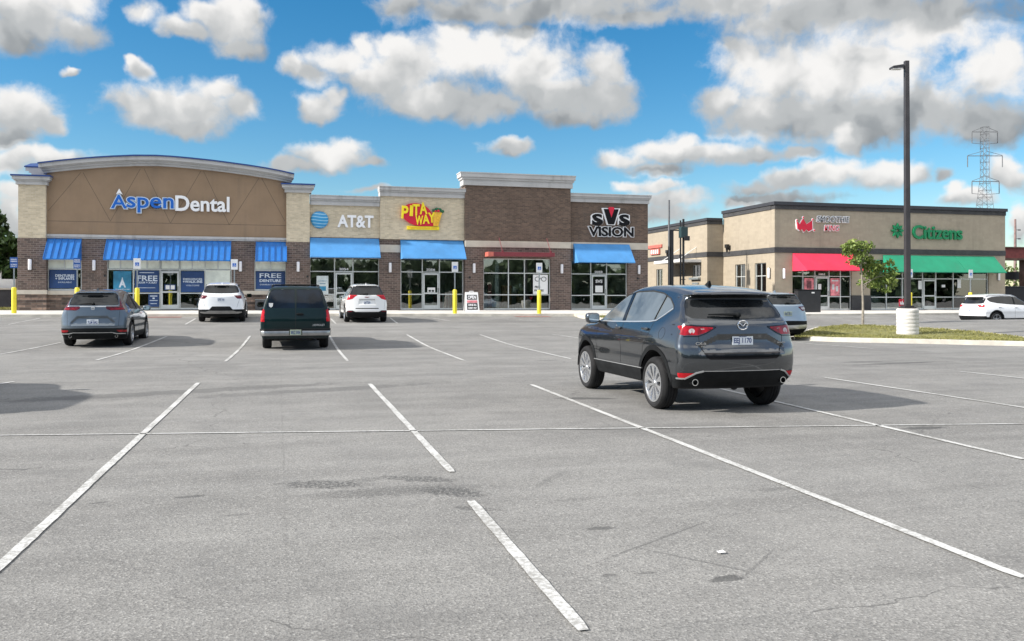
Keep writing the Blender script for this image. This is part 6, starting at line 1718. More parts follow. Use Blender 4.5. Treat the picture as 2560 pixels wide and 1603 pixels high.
# --- blue grey crossover on the left ---------------------------------------------------------
def crv_extra(root, sf, D):
    q = sf.at('rear', (.001, 1.13)); x = q[0].x - .01
    mb = MB(); mb.tube([(x, .05, 1.175), (x, .038, 1.09), (x, -.038, 1.09), (x, -.05, 1.175)], .009, 8); mb.tube([(x, .045, 1.13), (x, -.045, 1.13)], .009, 8)
    mb.build('emblem', M['chrome'], root, world=False, smooth=True)
CRV = base_car(wb=2.66, plan_w=.927, wrap=.64, dent=([(-.1, .86), (.40, .86), (.58, .70), (.58, .64), (-.1, .64)], .04),
    roof=[(-2.6, 1.50), (-2.2, 1.555), (-2.0, 1.59), (-1.7, 1.63), (-1.2, 1.665), (-.7, 1.68), (-.3, 1.665), (0.0, 1.61), (.3, 1.48), (.6, 1.29), (.88, 1.11), (1.05, 1.065), (1.5, 1.02), (2.0, .93), (2.28, .78), (2.6, .5)],
    rear=[(.1, -2.05), (.24, -2.12), (.36, -2.24), (.46, -2.28), (.60, -2.285), (.72, -2.265), (.86, -2.24), (1.05, -2.215), (1.18, -2.19), (1.24, -2.13), (1.4, -2.03), (1.52, -1.95), (1.545, -1.97), (1.565, -2.08), (1.62, -2.06), (1.9, -2.0)],
    wg=[(-2.6, .84), (-2.0, .878), (-1.3, .88), (0, .875), (.9, .86), (2.6, .8)], tumble=.24,
    mats={'body': 'paint_blue_grey', 'tailgate': 'paint_blue_grey', 'front_door': 'paint_blue_grey', 'rear_door': 'paint_blue_grey', 'tail_light': 'lens_dark', 'reflector': 'lens_red', 'light_insert': 'lens_red'},
    regions=[WSC, ('side_window', 'side', DLO, ['body']), ('pillar', 'side', [(-.10, 1.0), (.0, 1.6), (-.10, 1.6), (-.21, 1.0)], ['side_window']), *DOORS,
             ('rear_window', 'rear', [(-.1, 1.555), (.54, 1.55), (.61, 1.50), (.665, 1.235), (.62, 1.205), (-.1, 1.20)], ['body']),
             ('tailgate', 'rear', [(-.1, 1.6), (.60, 1.56), (.69, 1.22), (.66, .60), (-.1, .58)], ['body']),
             ('tail_light', 'rear', [(.33, 1.165), (.70, 1.165), (.685, 1.25), (.625, 1.54), (.68, 1.54), (.79, 1.24), (1.0, 1.21), (1.0, 1.07), (.45, 1.055), (.37, 1.09)], ['body', 'tailgate']),
             ('tail_light', 'side', [(-2.4, 1.21), (-2.0, 1.20), (-1.98, 1.10), (-2.4, 1.06)], ['body']),
             ('light_insert', 'rear', [(.42, 1.115), (.9, 1.12), (.9, 1.09), (.46, 1.075)], ['tail_light']),
             ('lower_bumper', 'rear', [(-.1, .545), (1.1, .535), (1.1, .1), (-.1, .1)], ['body', 'cladding', 'tailgate']),
             ('reflector', 'rear', [(.60, .485), (.96, .485), (.96, .42), (.70, .425)], ['lower_bumper', 'body', 'cladding'])],
    seams=DOOR_SEAMS + [('rear2', [(.705, 1.06), (.68, .60)], .009, False), ('rear', [(-.66, .585), (.66, .585)], .008, False)],
    strips=[('window_strip', 'satin', [('side', [(.92, 1.035), (-.5, 1.058), (-1.1, 1.078), (-1.6, 1.2)], .02, .006)]), ('tailgate_strip', 'satin', [('rear', [(-.35, 1.165), (.35, 1.165)], .03, .01)]),
            ('bumper_strip', 'satin', [('rear2', [(.98, .375), (.64, .38), (.54, .405)], .030, .010), ('rear', [(-.54, .412), (.54, .412)], .018, .008)])],
    rim_mat='rim_grey', spoke='single', nspoke=5, plate=(.715, '7LM B42'), fin=-1.5, wiper=((.0, 1.235), (.36, 1.225)), exhaust=[(.62, .30, .04)], badges=[('HYBRID', -.56, .83, .15, .02, 'chrome', 'badge')], extra=crv_extra)
crv = build_car(CRV, 'blue grey crossover with L-shaped dark tail lamps, left of the dark green truck', 'cars parked in the lot', (-5.15, 29.45, gz(-5.15, 28.4)), R(90 - 1.0))

# --- white crossover with dark slim lamps --------------------------------------------------------
BLZ = base_car(wb=2.86, plan_w=.975, rx=-1.6,
    roof=[(-2.8, 1.46), (-2.3, 1.53), (-2.05, 1.57), (-1.7, 1.62), (-1.2, 1.67), (-.7, 1.70), (-.3, 1.69), (0.0, 1.64), (.3, 1.52), (.6, 1.34), (.95, 1.13), (1.1, 1.09), (1.6, 1.05), (2.1, .95), (2.4, .8), (2.7, .5)],
    rear=[(.1, -2.1), (.24, -2.2), (.36, -2.33), (.5, -2.36), (.65, -2.345), (.85, -2.33), (1.05, -2.31), (1.16, -2.25), (1.25, -2.16), (1.42, -2.02), (1.53, -1.93), (1.545, -1.96), (1.565, -2.12), (1.62, -2.1), (1.9, -2.0)],
    front=[(a, b + .15) for a, b in NOSE],
    plan=[(-2.8, .87), (-2.1, .935), (-1.5, .97), (-.5, .975), (.5, .975), (1.3, .97), (2.0, .91), (2.7, .8)],
    wg=[(-2.7, .74), (-2.0, .82), (-1.3, .90), (0, .915), (.9, .90), (2.6, .85)], tumble=.34, track=1.66, tyre=(.375, .235), rimr=.255, rocker=.42,
    mats={'body': 'paint_white', 'tailgate': 'paint_white', 'front_door': 'paint_white', 'rear_door': 'paint_white', 'tail_light': 'lens_dark', 'handle': 'paint_white', 'mirror': 'plastic', 'trim_panel': 'dull_chrome'},
    regions=[WSC, ('side_window', 'side', [(.95, 1.07), (.6, 1.29), (.25, 1.49), (-.2, 1.585), (-.7, 1.59), (-1.2, 1.52), (-1.75, 1.34), (-1.8, 1.29), (-1.3, 1.14), (-.5, 1.09)], ['body']), *DOORS,
             ('rear_window', 'rear', [(-.1, 1.56), (.58, 1.555), (.66, 1.50), (.73, 1.30), (.70, 1.24), (.4, 1.215), (-.1, 1.205)], ['body']),
             ('tailgate', 'rear', [(-.1, 1.6), (.66, 1.57), (.79, 1.30), (.74, 1.0), (.62, .60), (-.1, .60)], ['body']),
             ('tail_light', 'rear', [(.52, 1.12), (.98, 1.15), (1.0, 1.06), (.90, .99), (.66, .985)], ['body', 'tailgate']),
             ('tail_light', 'side', [(-2.5, 1.15), (-2.0, 1.12), (-2.15, 1.0), (-2.5, .98)], ['body']),
             ('lower_bumper', 'rear', [(-.1, .66), (.36, .66), (.47, .53), (1.1, .54), (1.1, .1), (-.1, .1)], ['body', 'cladding', 'tailgate']),
             ('trim_panel', 'rear', [(-.1, .475), (.50, .475), (.62, .435), (.84, .435), (.84, .39), (.70, .35), (-.1, .345)], ['lower_bumper'])],
    seams=[('rear2', [(.80, 1.30), (.755, 1.0), (.64, .62)], .008, False), ('rear', [(-.5, 1.06), (.5, 1.06)], .006, False), ('rear', [(-.44, .60), (.44, .60)], .008, False)],
    plate=(.95, 'DXK 418'), rim_mat='rim_dark', exhaust=[(.62, .38, .05)], mirror=(.82, .95, 1.12), rails=('plastic', -1.5, .0, .66, .05), fin=-1.6)
build_car(BLZ, 'white crossover with slim dark tail lamps, between the blue grey car and dark green truck', 'cars parked in the lot', (-2.35, 40.8, gz(-2.35, 39.6)), R(90))

# --- dark green truck-like wagon ------------------------------------------------------------------
def tahoe_extra(root, sf, D):
    xb = -2.60
    mb = MB()
    pts = [(xb + .28, .985), (xb + .08, .96), (xb, .86), (xb - .02, .5), (xb - .02, -.5), (xb, -.86), (xb + .08, -.96), (xb + .28, -.985)]
    inner = [(x + .16, y * .93) for x, y in pts]
    mb.prism(pts + inner[::-1], .40, .545, 'z')
    bo = mb.build('rear_bumper', M['dull_chrome'], root, world=False, bevel=.02, smooth=True)
    MB().prism([(x - .005, y) for x, y in pts] + inner[::-1], .547, .60, 'z').build('step_pad', M['plastic'], bo, world=False, bevel=.01)
    MB().box(xb - .05, xb + .1, -.18, .18, .42, .58).build('plate_pocket', M['under'], bo, world=False)
    pl = MB().box(xb - .066, xb - .055, -.155, .155, .425, .575).build('licence_plate', M['plate_green'], root, world=False, bevel=.004)
    tx = MB(); text_into(tx, 'BKC 5306', 0, .50, .26, .085, 0, .002, offset=.02, ref='BKC 5306', T=lambda p: (xb - .067 + p[1], -p[0], p[2])); tx.build('plate_lettering', M['plate_ink'], pl, world=False)
    hd = MB(); q = sf.at('rear', (-.12, 1.01)); hd.ball((q[0].x - .015, -.12, 1.01), .02, .10, .035, 12, .6); hd.build('tailgate_handle', M['plastic'], root, world=False, smooth=True)
    q = sf.at('rear', (.70, 1.27)); st = MB(); st.prism([(.62, 1.33), (.74, 1.33), (.73, 1.24), (.68, 1.20), (.63, 1.24)], q[0].x - .012, q[0].x - .006, 'x'); st.build('window_sticker', M['paper'], root, world=False)
    bar = MB()
    for xx in (-1.9, -1.2, -.5):
        bar.tube([(xx, -.62, 1.853), (xx, .62, 1.853)], .014, 8)
    part('rack_bar', bar, M['plastic'], root, world=False)
    hn = MB()
    for sg in (1, -1):
        for zz in (.75, 1.15): hn.ball((q[0].x + .05, sg * .93, zz), .03, .03, .04, 8)
    part('door_hinge', hn, M['paint_green'], root, world=False)
TAH = base_car(wb=2.985, plan_w=.97, rx=-1.7, krear=.07, ktop=.09, cr=.07, pr=4, crown=.05,
    roof=[(-3.0, 1.73), (-2.45, 1.78), (-2.2, 1.80), (-1.5, 1.825), (-.7, 1.835), (-.1, 1.82), (.25, 1.78), (.5, 1.62), (.95, 1.22), (1.1, 1.17), (1.6, 1.15), (2.2, 1.10), (2.45, .95), (2.8, .6)],
    rear=[(.2, -2.48), (.5, -2.53), (.8, -2.535), (1.1, -2.51), (1.2, -2.49), (1.5, -2.41), (1.75, -2.33), (1.9, -2.26)],
    front=[(.2, 2.3), (.5, 2.42), (.9, 2.43), (1.1, 2.38), (2, 2.3)],
    plan=[(-3, .945), (-2.4, .965), (-1.5, .97), (1.5, .97), (2.2, .95), (2.8, .9)],
    side=[(.1, -.06), (.3, -.05), (.45, -.015), (.7, 0), (.95, -.005), (1.1, -.02), (1.25, -.05), (1.95, -.3)],
    belt=[(-3, 1.16), (2.8, 1.14)], wg=[(-3, .915), (2.8, .915)], tumble=.26, zbot=.30, track=1.62, tyre=(.385, .245), rimr=.21, clad=0.0, arch=.07,
    mats={'body': 'paint_green', 'tailgate': 'paint_green', 'front_door': 'paint_green', 'rear_door': 'paint_green', 'rear_window': 'glass_navy', 'side_window': 'glass_navy', 'tail_light': 'lens_bright', 'mirror': 'plastic', 'handle': 'plastic'},
    regions=[('windscreen', 'top', [(.92, -.1), (.92, .72), (.36, .66), (.30, -.1)], ['body']),
             ('side_window', 'side', [(.80, 1.20), (.42, 1.62), (.30, 1.70), (-.05, 1.72), (-.05, 1.20)], ['body']), ('side_window', 'side', [(-.18, 1.20), (-.18, 1.72), (-.95, 1.73), (-.95, 1.20)], ['body']), ('side_window', 'side', [(-1.10, 1.20), (-1.10, 1.73), (-2.18, 1.70), (-2.3, 1.62), (-2.34, 1.20)], ['body']),
             ('rear_window', 'rear', [(.03, 1.72), (.62, 1.715), (.69, 1.66), (.80, 1.22), (.77, 1.185), (.03, 1.185)], ['body']),
             ('tailgate', 'rear', [(-.1, 1.78), (.70, 1.76), (.845, 1.2), (.86, .60), (-.1, .60)], ['body']),
             ('tail_light', 'rear', [(.875, 1.16), (1.05, 1.16), (1.05, .80), (.89, .80)], ['body', 'tailgate']), ('tail_light', 'side', [(-2.7, 1.16), (-2.46, 1.16), (-2.46, .80), (-2.7, .80)], ['body'])],
    seams=[('rear', [(0.001, 1.80), (0.001, .60)], .014, False), ('rear2', [(.72, 1.77), (.865, 1.2), (.875, .60)], .012, False), ('side', [(.82, 1.2), (.84, .5)], .01, False), ('side', [(-.11, 1.2), (-.11, .5)], .01, False), ('side', [(-1.02, 1.2), (-1.02, .75)], .01, False)],
    strips=[('side_moulding', 'plastic', [('side', [(1.05, .72), (-1.05, .72)], .06, .012)])],
    rim_mat='rim_grey', nspoke=5, badges=[('CHEVROLET', -.62, .70, .38, .055, 'satin', 'badge')], mirror=(.72, .98, 1.26), rails=('plastic', -2.15, .0, .66, .05), extra=tahoe_extra)
build_car(TAH, 'dark green boxy truck wagon with chrome bumper and twin rear doors', 'cars parked in the lot', (.52, 27.75, gz(.52, 26.4)), R(90 - 1.0))

# --- white crossover in front of the phone shop --------------------------------------------------------
TER = base_car(wb=2.857, plan_w=.925, rx=-1.6, krear=.08, cr=.14, dent=([(-.1, .98), (.32, .98), (.36, .78), (-.1, .78)], .02),
    roof=[(-2.8, 1.60), (-2.3, 1.615), (-2.05, 1.63), (-1.5, 1.665), (-.8, 1.69), (-.3, 1.68), (0.05, 1.62), (.35, 1.49), (.65, 1.30), (.95, 1.12), (1.1, 1.08), (1.6, 1.05), (2.1, .98), (2.35, .82), (2.7, .5)],
    rear=[(.1, -2.16), (.24, -2.22), (.38, -2.34), (.5, -2.37), (.65, -2.355), (.9, -2.33), (1.15, -2.30), (1.22, -2.26), (1.4, -2.16), (1.55, -2.08), (1.575, -2.10), (1.595, -2.19), (1.64, -2.17), (1.9, -2.1)],
    front=[(a, b + .12) for a, b in NOSE], wg=[(-2.7, .80), (-2.0, .84), (-1.3, .865), (0, .872), (.9, .86), (2.6, .8)], tumble=.24, tyre=(.365, .225),
    mats={'body': 'paint_white2', 'tailgate': 'paint_white2', 'front_door': 'paint_white2', 'rear_door': 'paint_white2', 'tail_light': 'lens_bright', 'reflector': 'lens_dark', 'handle': 'paint_white2', 'mirror': 'plastic', 'rear_window': 'glass_dark'},
    regions=[WSC, ('side_window', 'side', [(.95, 1.07), (.6, 1.29), (.25, 1.49), (-.2, 1.57), (-.9, 1.58), (-.97, 1.12), (-.5, 1.09)], ['body']), ('side_window', 'side', [(-1.05, 1.14), (-1.0, 1.57), (-1.7, 1.54), (-1.95, 1.48), (-2.0, 1.18)], ['body']), *DOORS,
             ('rear_window', 'rear', [(-.1, 1.575), (.60, 1.57), (.69, 1.53), (.78, 1.22), (.72, 1.19), (-.1, 1.18)], ['body']),
             ('tailgate', 'rear', [(-.1, 1.65), (.72, 1.6), (.80, 1.2), (.72, .55), (-.1, .55)], ['body']),
             ('tail_light', 'rear', [(.38, 1.18), (.80, 1.20), (1.0, 1.24), (1.0, .97), (.80, .97), (.62, 1.02), (.50, 1.13)], ['body', 'tailgate']), ('tail_light', 'side', [(-2.5, 1.24), (-2.08, 1.22), (-2.1, 1.0), (-2.5, .99)], ['body']),
             ('pillar', 'rear', [(-.1, .625), (.50, .625), (.50, .585), (-.1, .585)], ['body', 'tailgate']),
             ('lower_bumper', 'rear', [(-.1, .455), (.50, .455), (.62, .52), (.84, .52), (.88, .45), (1.1, .45), (1.1, .1), (-.1, .1)], ['body', 'cladding', 'tailgate']),
             ('reflector', 'rear', [(.63, .51), (.83, .51), (.83, .46), (.63, .46)], ['lower_bumper'])],
    seams=DOOR_SEAMS + [('rear2', [(.82, 1.2), (.735, .55)], .007, False)], strips=[('tailgate_strip', 'satin', [('rear', [(-.34, 1.0), (.34, 1.0)], .03, .012)])],
    rim_mat='rim', nspoke=6, plate=(.86, 'EAF 7209'), mirror=(.82, .90, 1.12), fin=-1.7, rails=('plastic', -1.9, .1, .62, .05), wiper=((.0, 1.22), (.36, 1.21)),
    badges=[('GMC', 0.0, 1.09, .20, .055, 'lens_red', 'badge')])
build_car(TER, 'white crossover with bright red tail lamps in front of the phone shop', 'cars parked in the lot', (3.72, 40.0, gz(3.72, 38.6)), R(90))

# --- silver blue crossover behind the near car ------------------------------------------------------------
ESC = base_car(wb=2.71, plan_w=.94,
    mats={'body': 'paint_silver', 'tailgate': 'paint_silver', 'front_door': 'paint_silver', 'rear_door': 'paint_silver', 'tail_light': 'lens_dark', 'light_insert': 'lens_clear', 'handle': 'paint_silver'},
    roof=CRV['roof'], rear=CRV['rear'], tyre=(.355, .225),
    regions=[WSC, ('side_window', 'side', DLO, ['body']), ('pillar', 'side', [(-.10, 1.0), (.0, 1.6), (-.10, 1.6), (-.21, 1.0)], ['side_window']), *DOORS,
             ('rear_window', 'rear', [(-.1, 1.55), (.50, 1.545), (.62, 1.46), (.69, 1.25), (.62, 1.22), (-.1, 1.21)], ['body']),
             ('tailgate', 'rear', [(-.1, 1.6), (.60, 1.56), (.73, 1.22), (.66, .68), (-.1, .66)], ['body']),
             ('tail_light', 'rear', [(.42, 1.14), (.96, 1.16), (1.0, 1.06), (.72, 1.0), (.60, .99)], ['body', 'tailgate']), ('tail_light', 'side', [(-2.4, 1.16), (-2.0, 1.14), (-2.05, 1.04), (-2.4, 1.0)], ['body']),
             ('light_insert', 'rear', [(.50, 1.115), (.85, 1.12), (.80, 1.05), (.62, 1.04)], ['tail_light']),
             ('lower_bumper', 'rear', [(-.1, .66), (1.1, .64), (1.1, .1), (-.1, .1)], ['body', 'cladding', 'tailgate']),
             ('trim_panel', 'rear', [(-.1, .50), (.80, .52), (.86, .46), (.72, .38), (-.1, .36)], ['lower_bumper'])],
    seams=DOOR_SEAMS + [('rear2', [(.74, 1.22), (.675, .68)], .009, False)], rim_mat='rim_grey', nspoke=5, plate=(.90, 'EHD 3315'), plate_y=0.0, plate_mat='plate_green', fin=-1.4, wiper=((.0, 1.25), (-.40, 1.24)))
build_car(ESC, 'silver blue crossover half hidden behind the dark grey crossover', 'cars parked in the lot', (16.92, 28.3, gz(16.92, 27.0)), R(90))

# --- white crossover seen from its side --------------------------------------------------------------------
RAV = base_car(wb=2.66, plan_w=.922, rx=-1.6,
    roof=[(-2.6, 1.50), (-2.2, 1.555), (-2.0, 1.585), (-1.7, 1.62), (-1.2, 1.65), (-.7, 1.66), (-.3, 1.64), (0.0, 1.59), (.3, 1.46), (.6, 1.28), (.88, 1.11), (1.05, 1.065), (1.5, 1.02), (2.0, .93), (2.28, .78), (2.6, .5)],
    mats={'body': 'paint_white3', 'tailgate': 'paint_white3', 'front_door': 'paint_white3', 'rear_door': 'paint_white3', 'tail_light': 'lens_bright', 'handle': 'paint_white3', 'mirror': 'plastic', 'side_window': 'glass_dark'},
    regions=[WSC, ('side_window', 'side', [(.92, 1.045), (.6, 1.27), (.25, 1.46), (-.2, 1.53), (-.8, 1.54), (-1.4, 1.50), (-1.72, 1.42), (-1.74, 1.34), (-1.6, 1.24), (-1.2, 1.17), (-.5, 1.11)], ['body']), ('pillar', 'side', [(-.10, 1.0), (-.03, 1.6), (-.10, 1.6), (-.19, 1.0)], ['side_window']), *DOORS,
             ('rear_window', 'rear', RW, ['body']), ('tailgate', 'rear', TG, ['body']),
             ('tail_light', 'rear', [(.45, 1.08), (.96, 1.10), (1.0, .98), (.6, .97)], ['body', 'tailgate']), ('tail_light', 'side', [(-2.5, 1.10), (-1.98, 1.08), (-2.0, 1.0), (-2.5, .96)], ['body']),
             ('lower_bumper', 'rear', [(-.1, .52), (1.1, .52), (1.1, .1), (-.1, .1)], ['body', 'cladding', 'tailgate']), ('lower_bumper', 'side', [(-2.5, .5), (-1.72, .46), (-1.72, .1), (-2.5, .1)], ['body'])],
    seams=DOOR_SEAMS, rim_mat='rim_grey', nspoke=5, plate=(.8, 'DPT 6620'), rails=('satin', -1.9, .2, .60, .06), mirror=(.78, .90, 1.08))
build_car(RAV, 'white crossover seen from its side with its rear wheel behind the rise', 'cars parked in the lot', (36.85, 36.9, gz(36.85, 36.9)), 0.0)

# --- car outside the left edge whose shadow reaches the empty stalls: a copy of the blue grey one
def copy_tree(o, parent=None):
    c = o.copy(); COL.objects.link(c)
    if parent is not None: c.parent = parent
    for ch in list(o.children): copy_tree(ch, c)
    return c
cp_ = copy_tree(crv); cp_.location = (-6.05, 15.0, 0.0); cp_.rotation_euler = (0, 0, R(90))
cp_['label'] = 'blue grey crossover by itself at the left of the empty near stalls'
# ------------------------------------------------------------------ bollards with parking signs
def bollard(x, y, z, label, group, face='white', hgt=1.22, top=2.62, w=.32, hh=.50):
    t = thing('sign_bollard', label, 'bollard', (x, y, z), 0, group)
    b = MB(); b.lathe([(0, -.1), (.105, -.1), (.105, hgt - .05), (.09, hgt - .012), (.05, hgt), (0, hgt)], (0, 0, 0), 24)
    b.build('sleeve', M['yellow'], t, smooth=True, world=False)
    p = MB(); p.box(-.028, .028, -.02, .02, hgt - .02, top - .05); p.build('post', M['steel'], t, world=False)
    s = MB(); s.box(-w / 2, w / 2, -.035, -.022, top - hh, top)
    pl = s.build('sign_plate', M['sign_white' if face == 'white' else 'sign_blue'], t, world=False, bevel=.003)
    g = MB()
    if face == 'white':
        c = top - hh * .56
        g.box(-.085, .085, -.040, -.0355, c - .085, c + .085)
        so_ = g.build('symbol_field', M['letter_blue'], pl, world=False)
        k = MB(); k.ball((.0, -.043, c + .055), .014, .003, .014, 8)
        k.tube([(0, -.043, c + .03), (.0, -.043, c - .01), (.035, -.043, c - .012), (.05, -.043, c - .05)], .008, 6)
        k.tube([(.02 * math.cos(a) * 2 - .005, -.043, c - .03 + .04 * math.sin(a)) for a in np.linspace(.9 * PI, 2.05 * PI, 12)], .007, 6)
        text_into(k, 'VAN', 0, top - .07, .16, .05, -.0355, .004, ref='VAN') if False else None
        k.build('wheelchair_symbol', M['letter_white'], pl, world=False)
    else:
        for txt, zc, h_ in (('RESERVED', top - .10, .055), ('PARKING', top - .19, .055), ('PATIENTS', top - .34, .05), ('ONLY', top - .42, .05)):
            text_into(g, txt, 0, zc, w * .78, h_, -.0355, .004, offset=.02, ref=txt)
        g.build('lettering', M['letter_white'], pl, world=False)
def pave(x, y):
    e = gz(x, kerb_y(x)) + .134; return lerp(e, base_z(x), min(1, max(0, (y - kerb_y(x)) / (50.2 - kerb_y(x)))))
for px, Y, lab, face in ((35, 45.0, 'yellow bollard with blue sign, leftmost, before the lawn and tree', 'blue'),
                   (193, 44.7, 'yellow bollard with blue sign in front of the dentures and implants window', 'blue'),
                   (343, 44.1, 'yellow bollard with wheelchair sign in front of the dental free exam window', 'white'),
                   (586, 43.6, 'yellow bollard with wheelchair sign hidden low behind the white car with dark lamps', 'white'),
                   (1137, 42.9, 'yellow bollard with wheelchair sign beside the folding pavement sign', 'white'),
                   (1348, 42.5, 'yellow bollard with wheelchair sign in front of the maroon canopy window', 'white')):
    xc = (px - 1280) / FPX; s_, c_ = math.sin(R(YAW)), math.cos(R(YAW))
    x = (s_ + c_ * xc) / (c_ - s_ * xc) * Y
    bollard(round(x, 2), Y, pave(x, Y), lab, 'yellow bollards carrying parking signs', face)
    
for x, Y, lab in ((36.4, 43.3, 'yellow bollard with wheelchair sign before the bank door, right of the lamp post'), (40.75, 43.3, 'yellow bollard with wheelchair sign behind the white car at the right edge')):
    bollard(x, Y, .50, lab, 'yellow bollards carrying parking signs', top=2.60, w=.30)

# kerbed end of the pavement reaching into the lot behind the near car
def pavement_end():
    P = [G(*p) for p in ((1436,791),(1452,796),(1490,801),(1545,805),(1620,807),(1700,806),(1790,802))]
    P = P + [(26.8, 43.4), (22.5, 44.2)]
    ez = lambda q: gz(*q) + .14
    n = len(P); V = [(x, y, gz(x, y) - .06) for x, y in P] + [(x, y, ez((x, y))) for x, y in P]
    F = [(i, (i + 1) % n, n + (i + 1) % n, n + i) for i in range(n)] + [tuple(n + i for i in range(n))]
    tag(MB().add(V, F).build('pavement_end', M['kerb']), 'pale kerbed concrete tip of the pavement behind the near car', 'pavement', kind='structure')
    g = MB(); r = np.random.default_rng(4)
    c = Vector(G(1545, 793, .14))
    for _ in range(1600):
        x, y = c.x + r.normal() * .55, c.y + r.normal() * .45; z = gz(x, y) + .135; a = r.random() * 6.28; w = .02
        g.add([(x - math.cos(a) * w, y - math.sin(a) * w, z), (x + math.cos(a) * w, y + math.sin(a) * w, z), (x + r.normal() * .03, y + r.normal() * .03, z + .04 + .07 * r.random())], [(0, 1, 2)])
    tag(g.build('verge_grass', M['grass'], fix=False), 'patch of dry grass on the kerbed pavement tip', 'grass', kind='stuff')
pavement_end()

# ------------------------------------------------------------------ folding pavement sign
def a_frame(x, y, z):
    t = thing('pavement_sign', 'white folding pavement sign with black panels before the brick pier', 'pavement sign', (x, y, z))
    b = MB()
    for sg in (-1, 1):
        b.add([(-.40, sg * .30 - .02, .0), (.40, sg * .30 - .02, 0), (.36, sg * .04 - .02, 1.08), (-.36, sg * .04 - .02, 1.08), (-.40, sg * .30 + .02, .0), (.40, sg * .30 + .02, 0), (.36, sg * .04 + .02, 1.08), (-.36, sg * .04 + .02, 1.08)],
              [(0, 1, 2, 3), (7, 6, 5, 4), (0, 4, 5, 1), (1, 5, 6, 2), (2, 6, 7, 3), (3, 7, 4, 0)])
    b.tube([(-.12, 0, 1.08), (-.10, 0, 1.13), (.10, 0, 1.13), (.12, 0, 1.08)], .02, 8)
    b.build('board', M['sign_white'], t, world=False)
    def onface(p):   # leaning front face
        u, d, v = p; k = v / 1.08
        return (u * (1 - .1 * k), -.30 - .024 + .26 * k + d, v)
    k = MB()
    for (x0, x1, z0, z1) in ((-.31, .31, .66, .93), (-.31, .31, .09, .46)):
        k.add([onface((a, -.004, b_)) for a, b_ in ((x0, z0), (x1, z0), (x1, z1), (x0, z1))], [(0, 1, 2, 3)])
    k.build('panel', M['letter_black'], t, world=False, fix=False)
    p = MB(); p.add([onface((a, -.004, b_)) for a, b_ in ((-.31, .48), (.31, .48), (.31, .62), (-.31, .62))], [(0, 1, 2, 3)]); p.build('panel', M['poster_pink'], t, world=False, fix=False)
    w = MB(); text_into(w, 'OPEN', 0, .795, .5, .18, -.004, .006, offset=.03, ref='OPEN', T=onface)
    text_into(w, 'DINE IN', 0, .36, .46, .11, -.004, .006, offset=.03, ref='DINE IN', T=onface); text_into(w, 'CARRY OUT', 0, .19, .5, .10, -.004, .006, offset=.03, ref='CARRY OUT', T=onface)
    w.build('lettering', M['letter_white'], t, world=False)
a_frame(10.55, 47.6, pave(10.55, 47.6))

# ------------------------------------------------------------------ lamp post on the island
lx, ly = G(2269, 834, .17)
lz = gz(lx, ly) + .14
t = thing('lamp_post', 'tall dark square lamp post on a ribbed white concrete base', 'lamp post', (lx, ly, lz))
b = MB(); pr = [(0, -.2)]
hb = 0.90
pr += [(.365, -.2)]
for i in range(7):
    z0 = hb * i / 7; pr += [(.365, z0 + .01), (.372, z0 + .03), (.372, z0 + hb / 7 - .03), (.362, z0 + hb / 7 - .005)]
pr += [(.355, hb), (.33, hb + .02), (0, hb + .02)]
b.lathe(pr, (0, 0, 0), 36); b.build('concrete_base', plain('whitewashed concrete', (0.60, 0.58, 0.56), .85, var=.16, scale=2.5, bump=.4), t, smooth=True, world=False)
p = MB(); p.box(-.22, .22, -.22, .22, hb + .021, hb + .07); p.box(-.17, .17, -.17, .17, hb + .071, hb + .13)
H_ = 9.74
p.add([(-.092, -.092, hb + .13), (.092, -.092, hb + .13), (.092, .092, hb + .13), (-.092, .092, hb + .13), (-.075, -.075, H_), (.075, -.075, H_), (.075, .075, H_), (-.075, .075, H_)],
      [(0, 1, 5, 4), (1, 2, 6, 5), (2, 3, 7, 6), (3, 0, 4, 7), (4, 5, 6, 7), (3, 2, 1, 0)])
p.rotz = 0
p.build('pole', M['bronze'], t, world=False, bevel=.012)
h = MB(); h.box(-.14, -.06, -.05, .05, H_ - .28, H_ - .16)
h.add([(-.14, -.09, H_ - .27), (-.14, .09, H_ - .27), (-.14, .09, H_ - .13), (-.14, -.09, H_ - .13), (-.55, -.17, H_ - .28), (-.55, .17, H_ - .28), (-.55, .17, H_ - .21), (-.55, -.17, H_ - .21)],
      [(0, 1, 2, 3), (4, 7, 6, 5), (0, 4, 5, 1), (1, 5, 6, 2), (2, 6, 7, 3), (3, 7, 4, 0)])
lh = h.build('lamp_head', M['bronze'], t, world=False, bevel=.01)
MB().box(-.52, -.18, -.13, .13, H_ - .30, H_ - .285).build('lens', M['lamp_white'], lh, world=False)
t.rotation_euler = (0, R(-.25), R(-14))

# small red sign beside the lamp base
_v = Vector((lx, ly)).normalized(); x, y = lx + _v.x * .7 - .17, ly + _v.y * .7 + .08
t = thing('garden_sign', 'small red sign with a white crown left of the white lamp base', 'sign', (x, y, gz(x, y) + .15))
MB().tube([(0, 0, -.1), (0, 0, 1.0)], .012, 6).build('stake', M['steel'], t, world=False)
MB().box(-.14, .14, -.012, 0, .95, 1.22).build('panel', M['letter_red'], t, world=False, bevel=.01)
MB().prism([(-.09, 1.02), (.09, 1.02), (.10, 1.14), (.04, 1.08), (0, 1.17), (-.04, 1.08), (-.10, 1.14)], -.016, -.0125, 'y').build('crown', M['letter_white'], t, world=False)

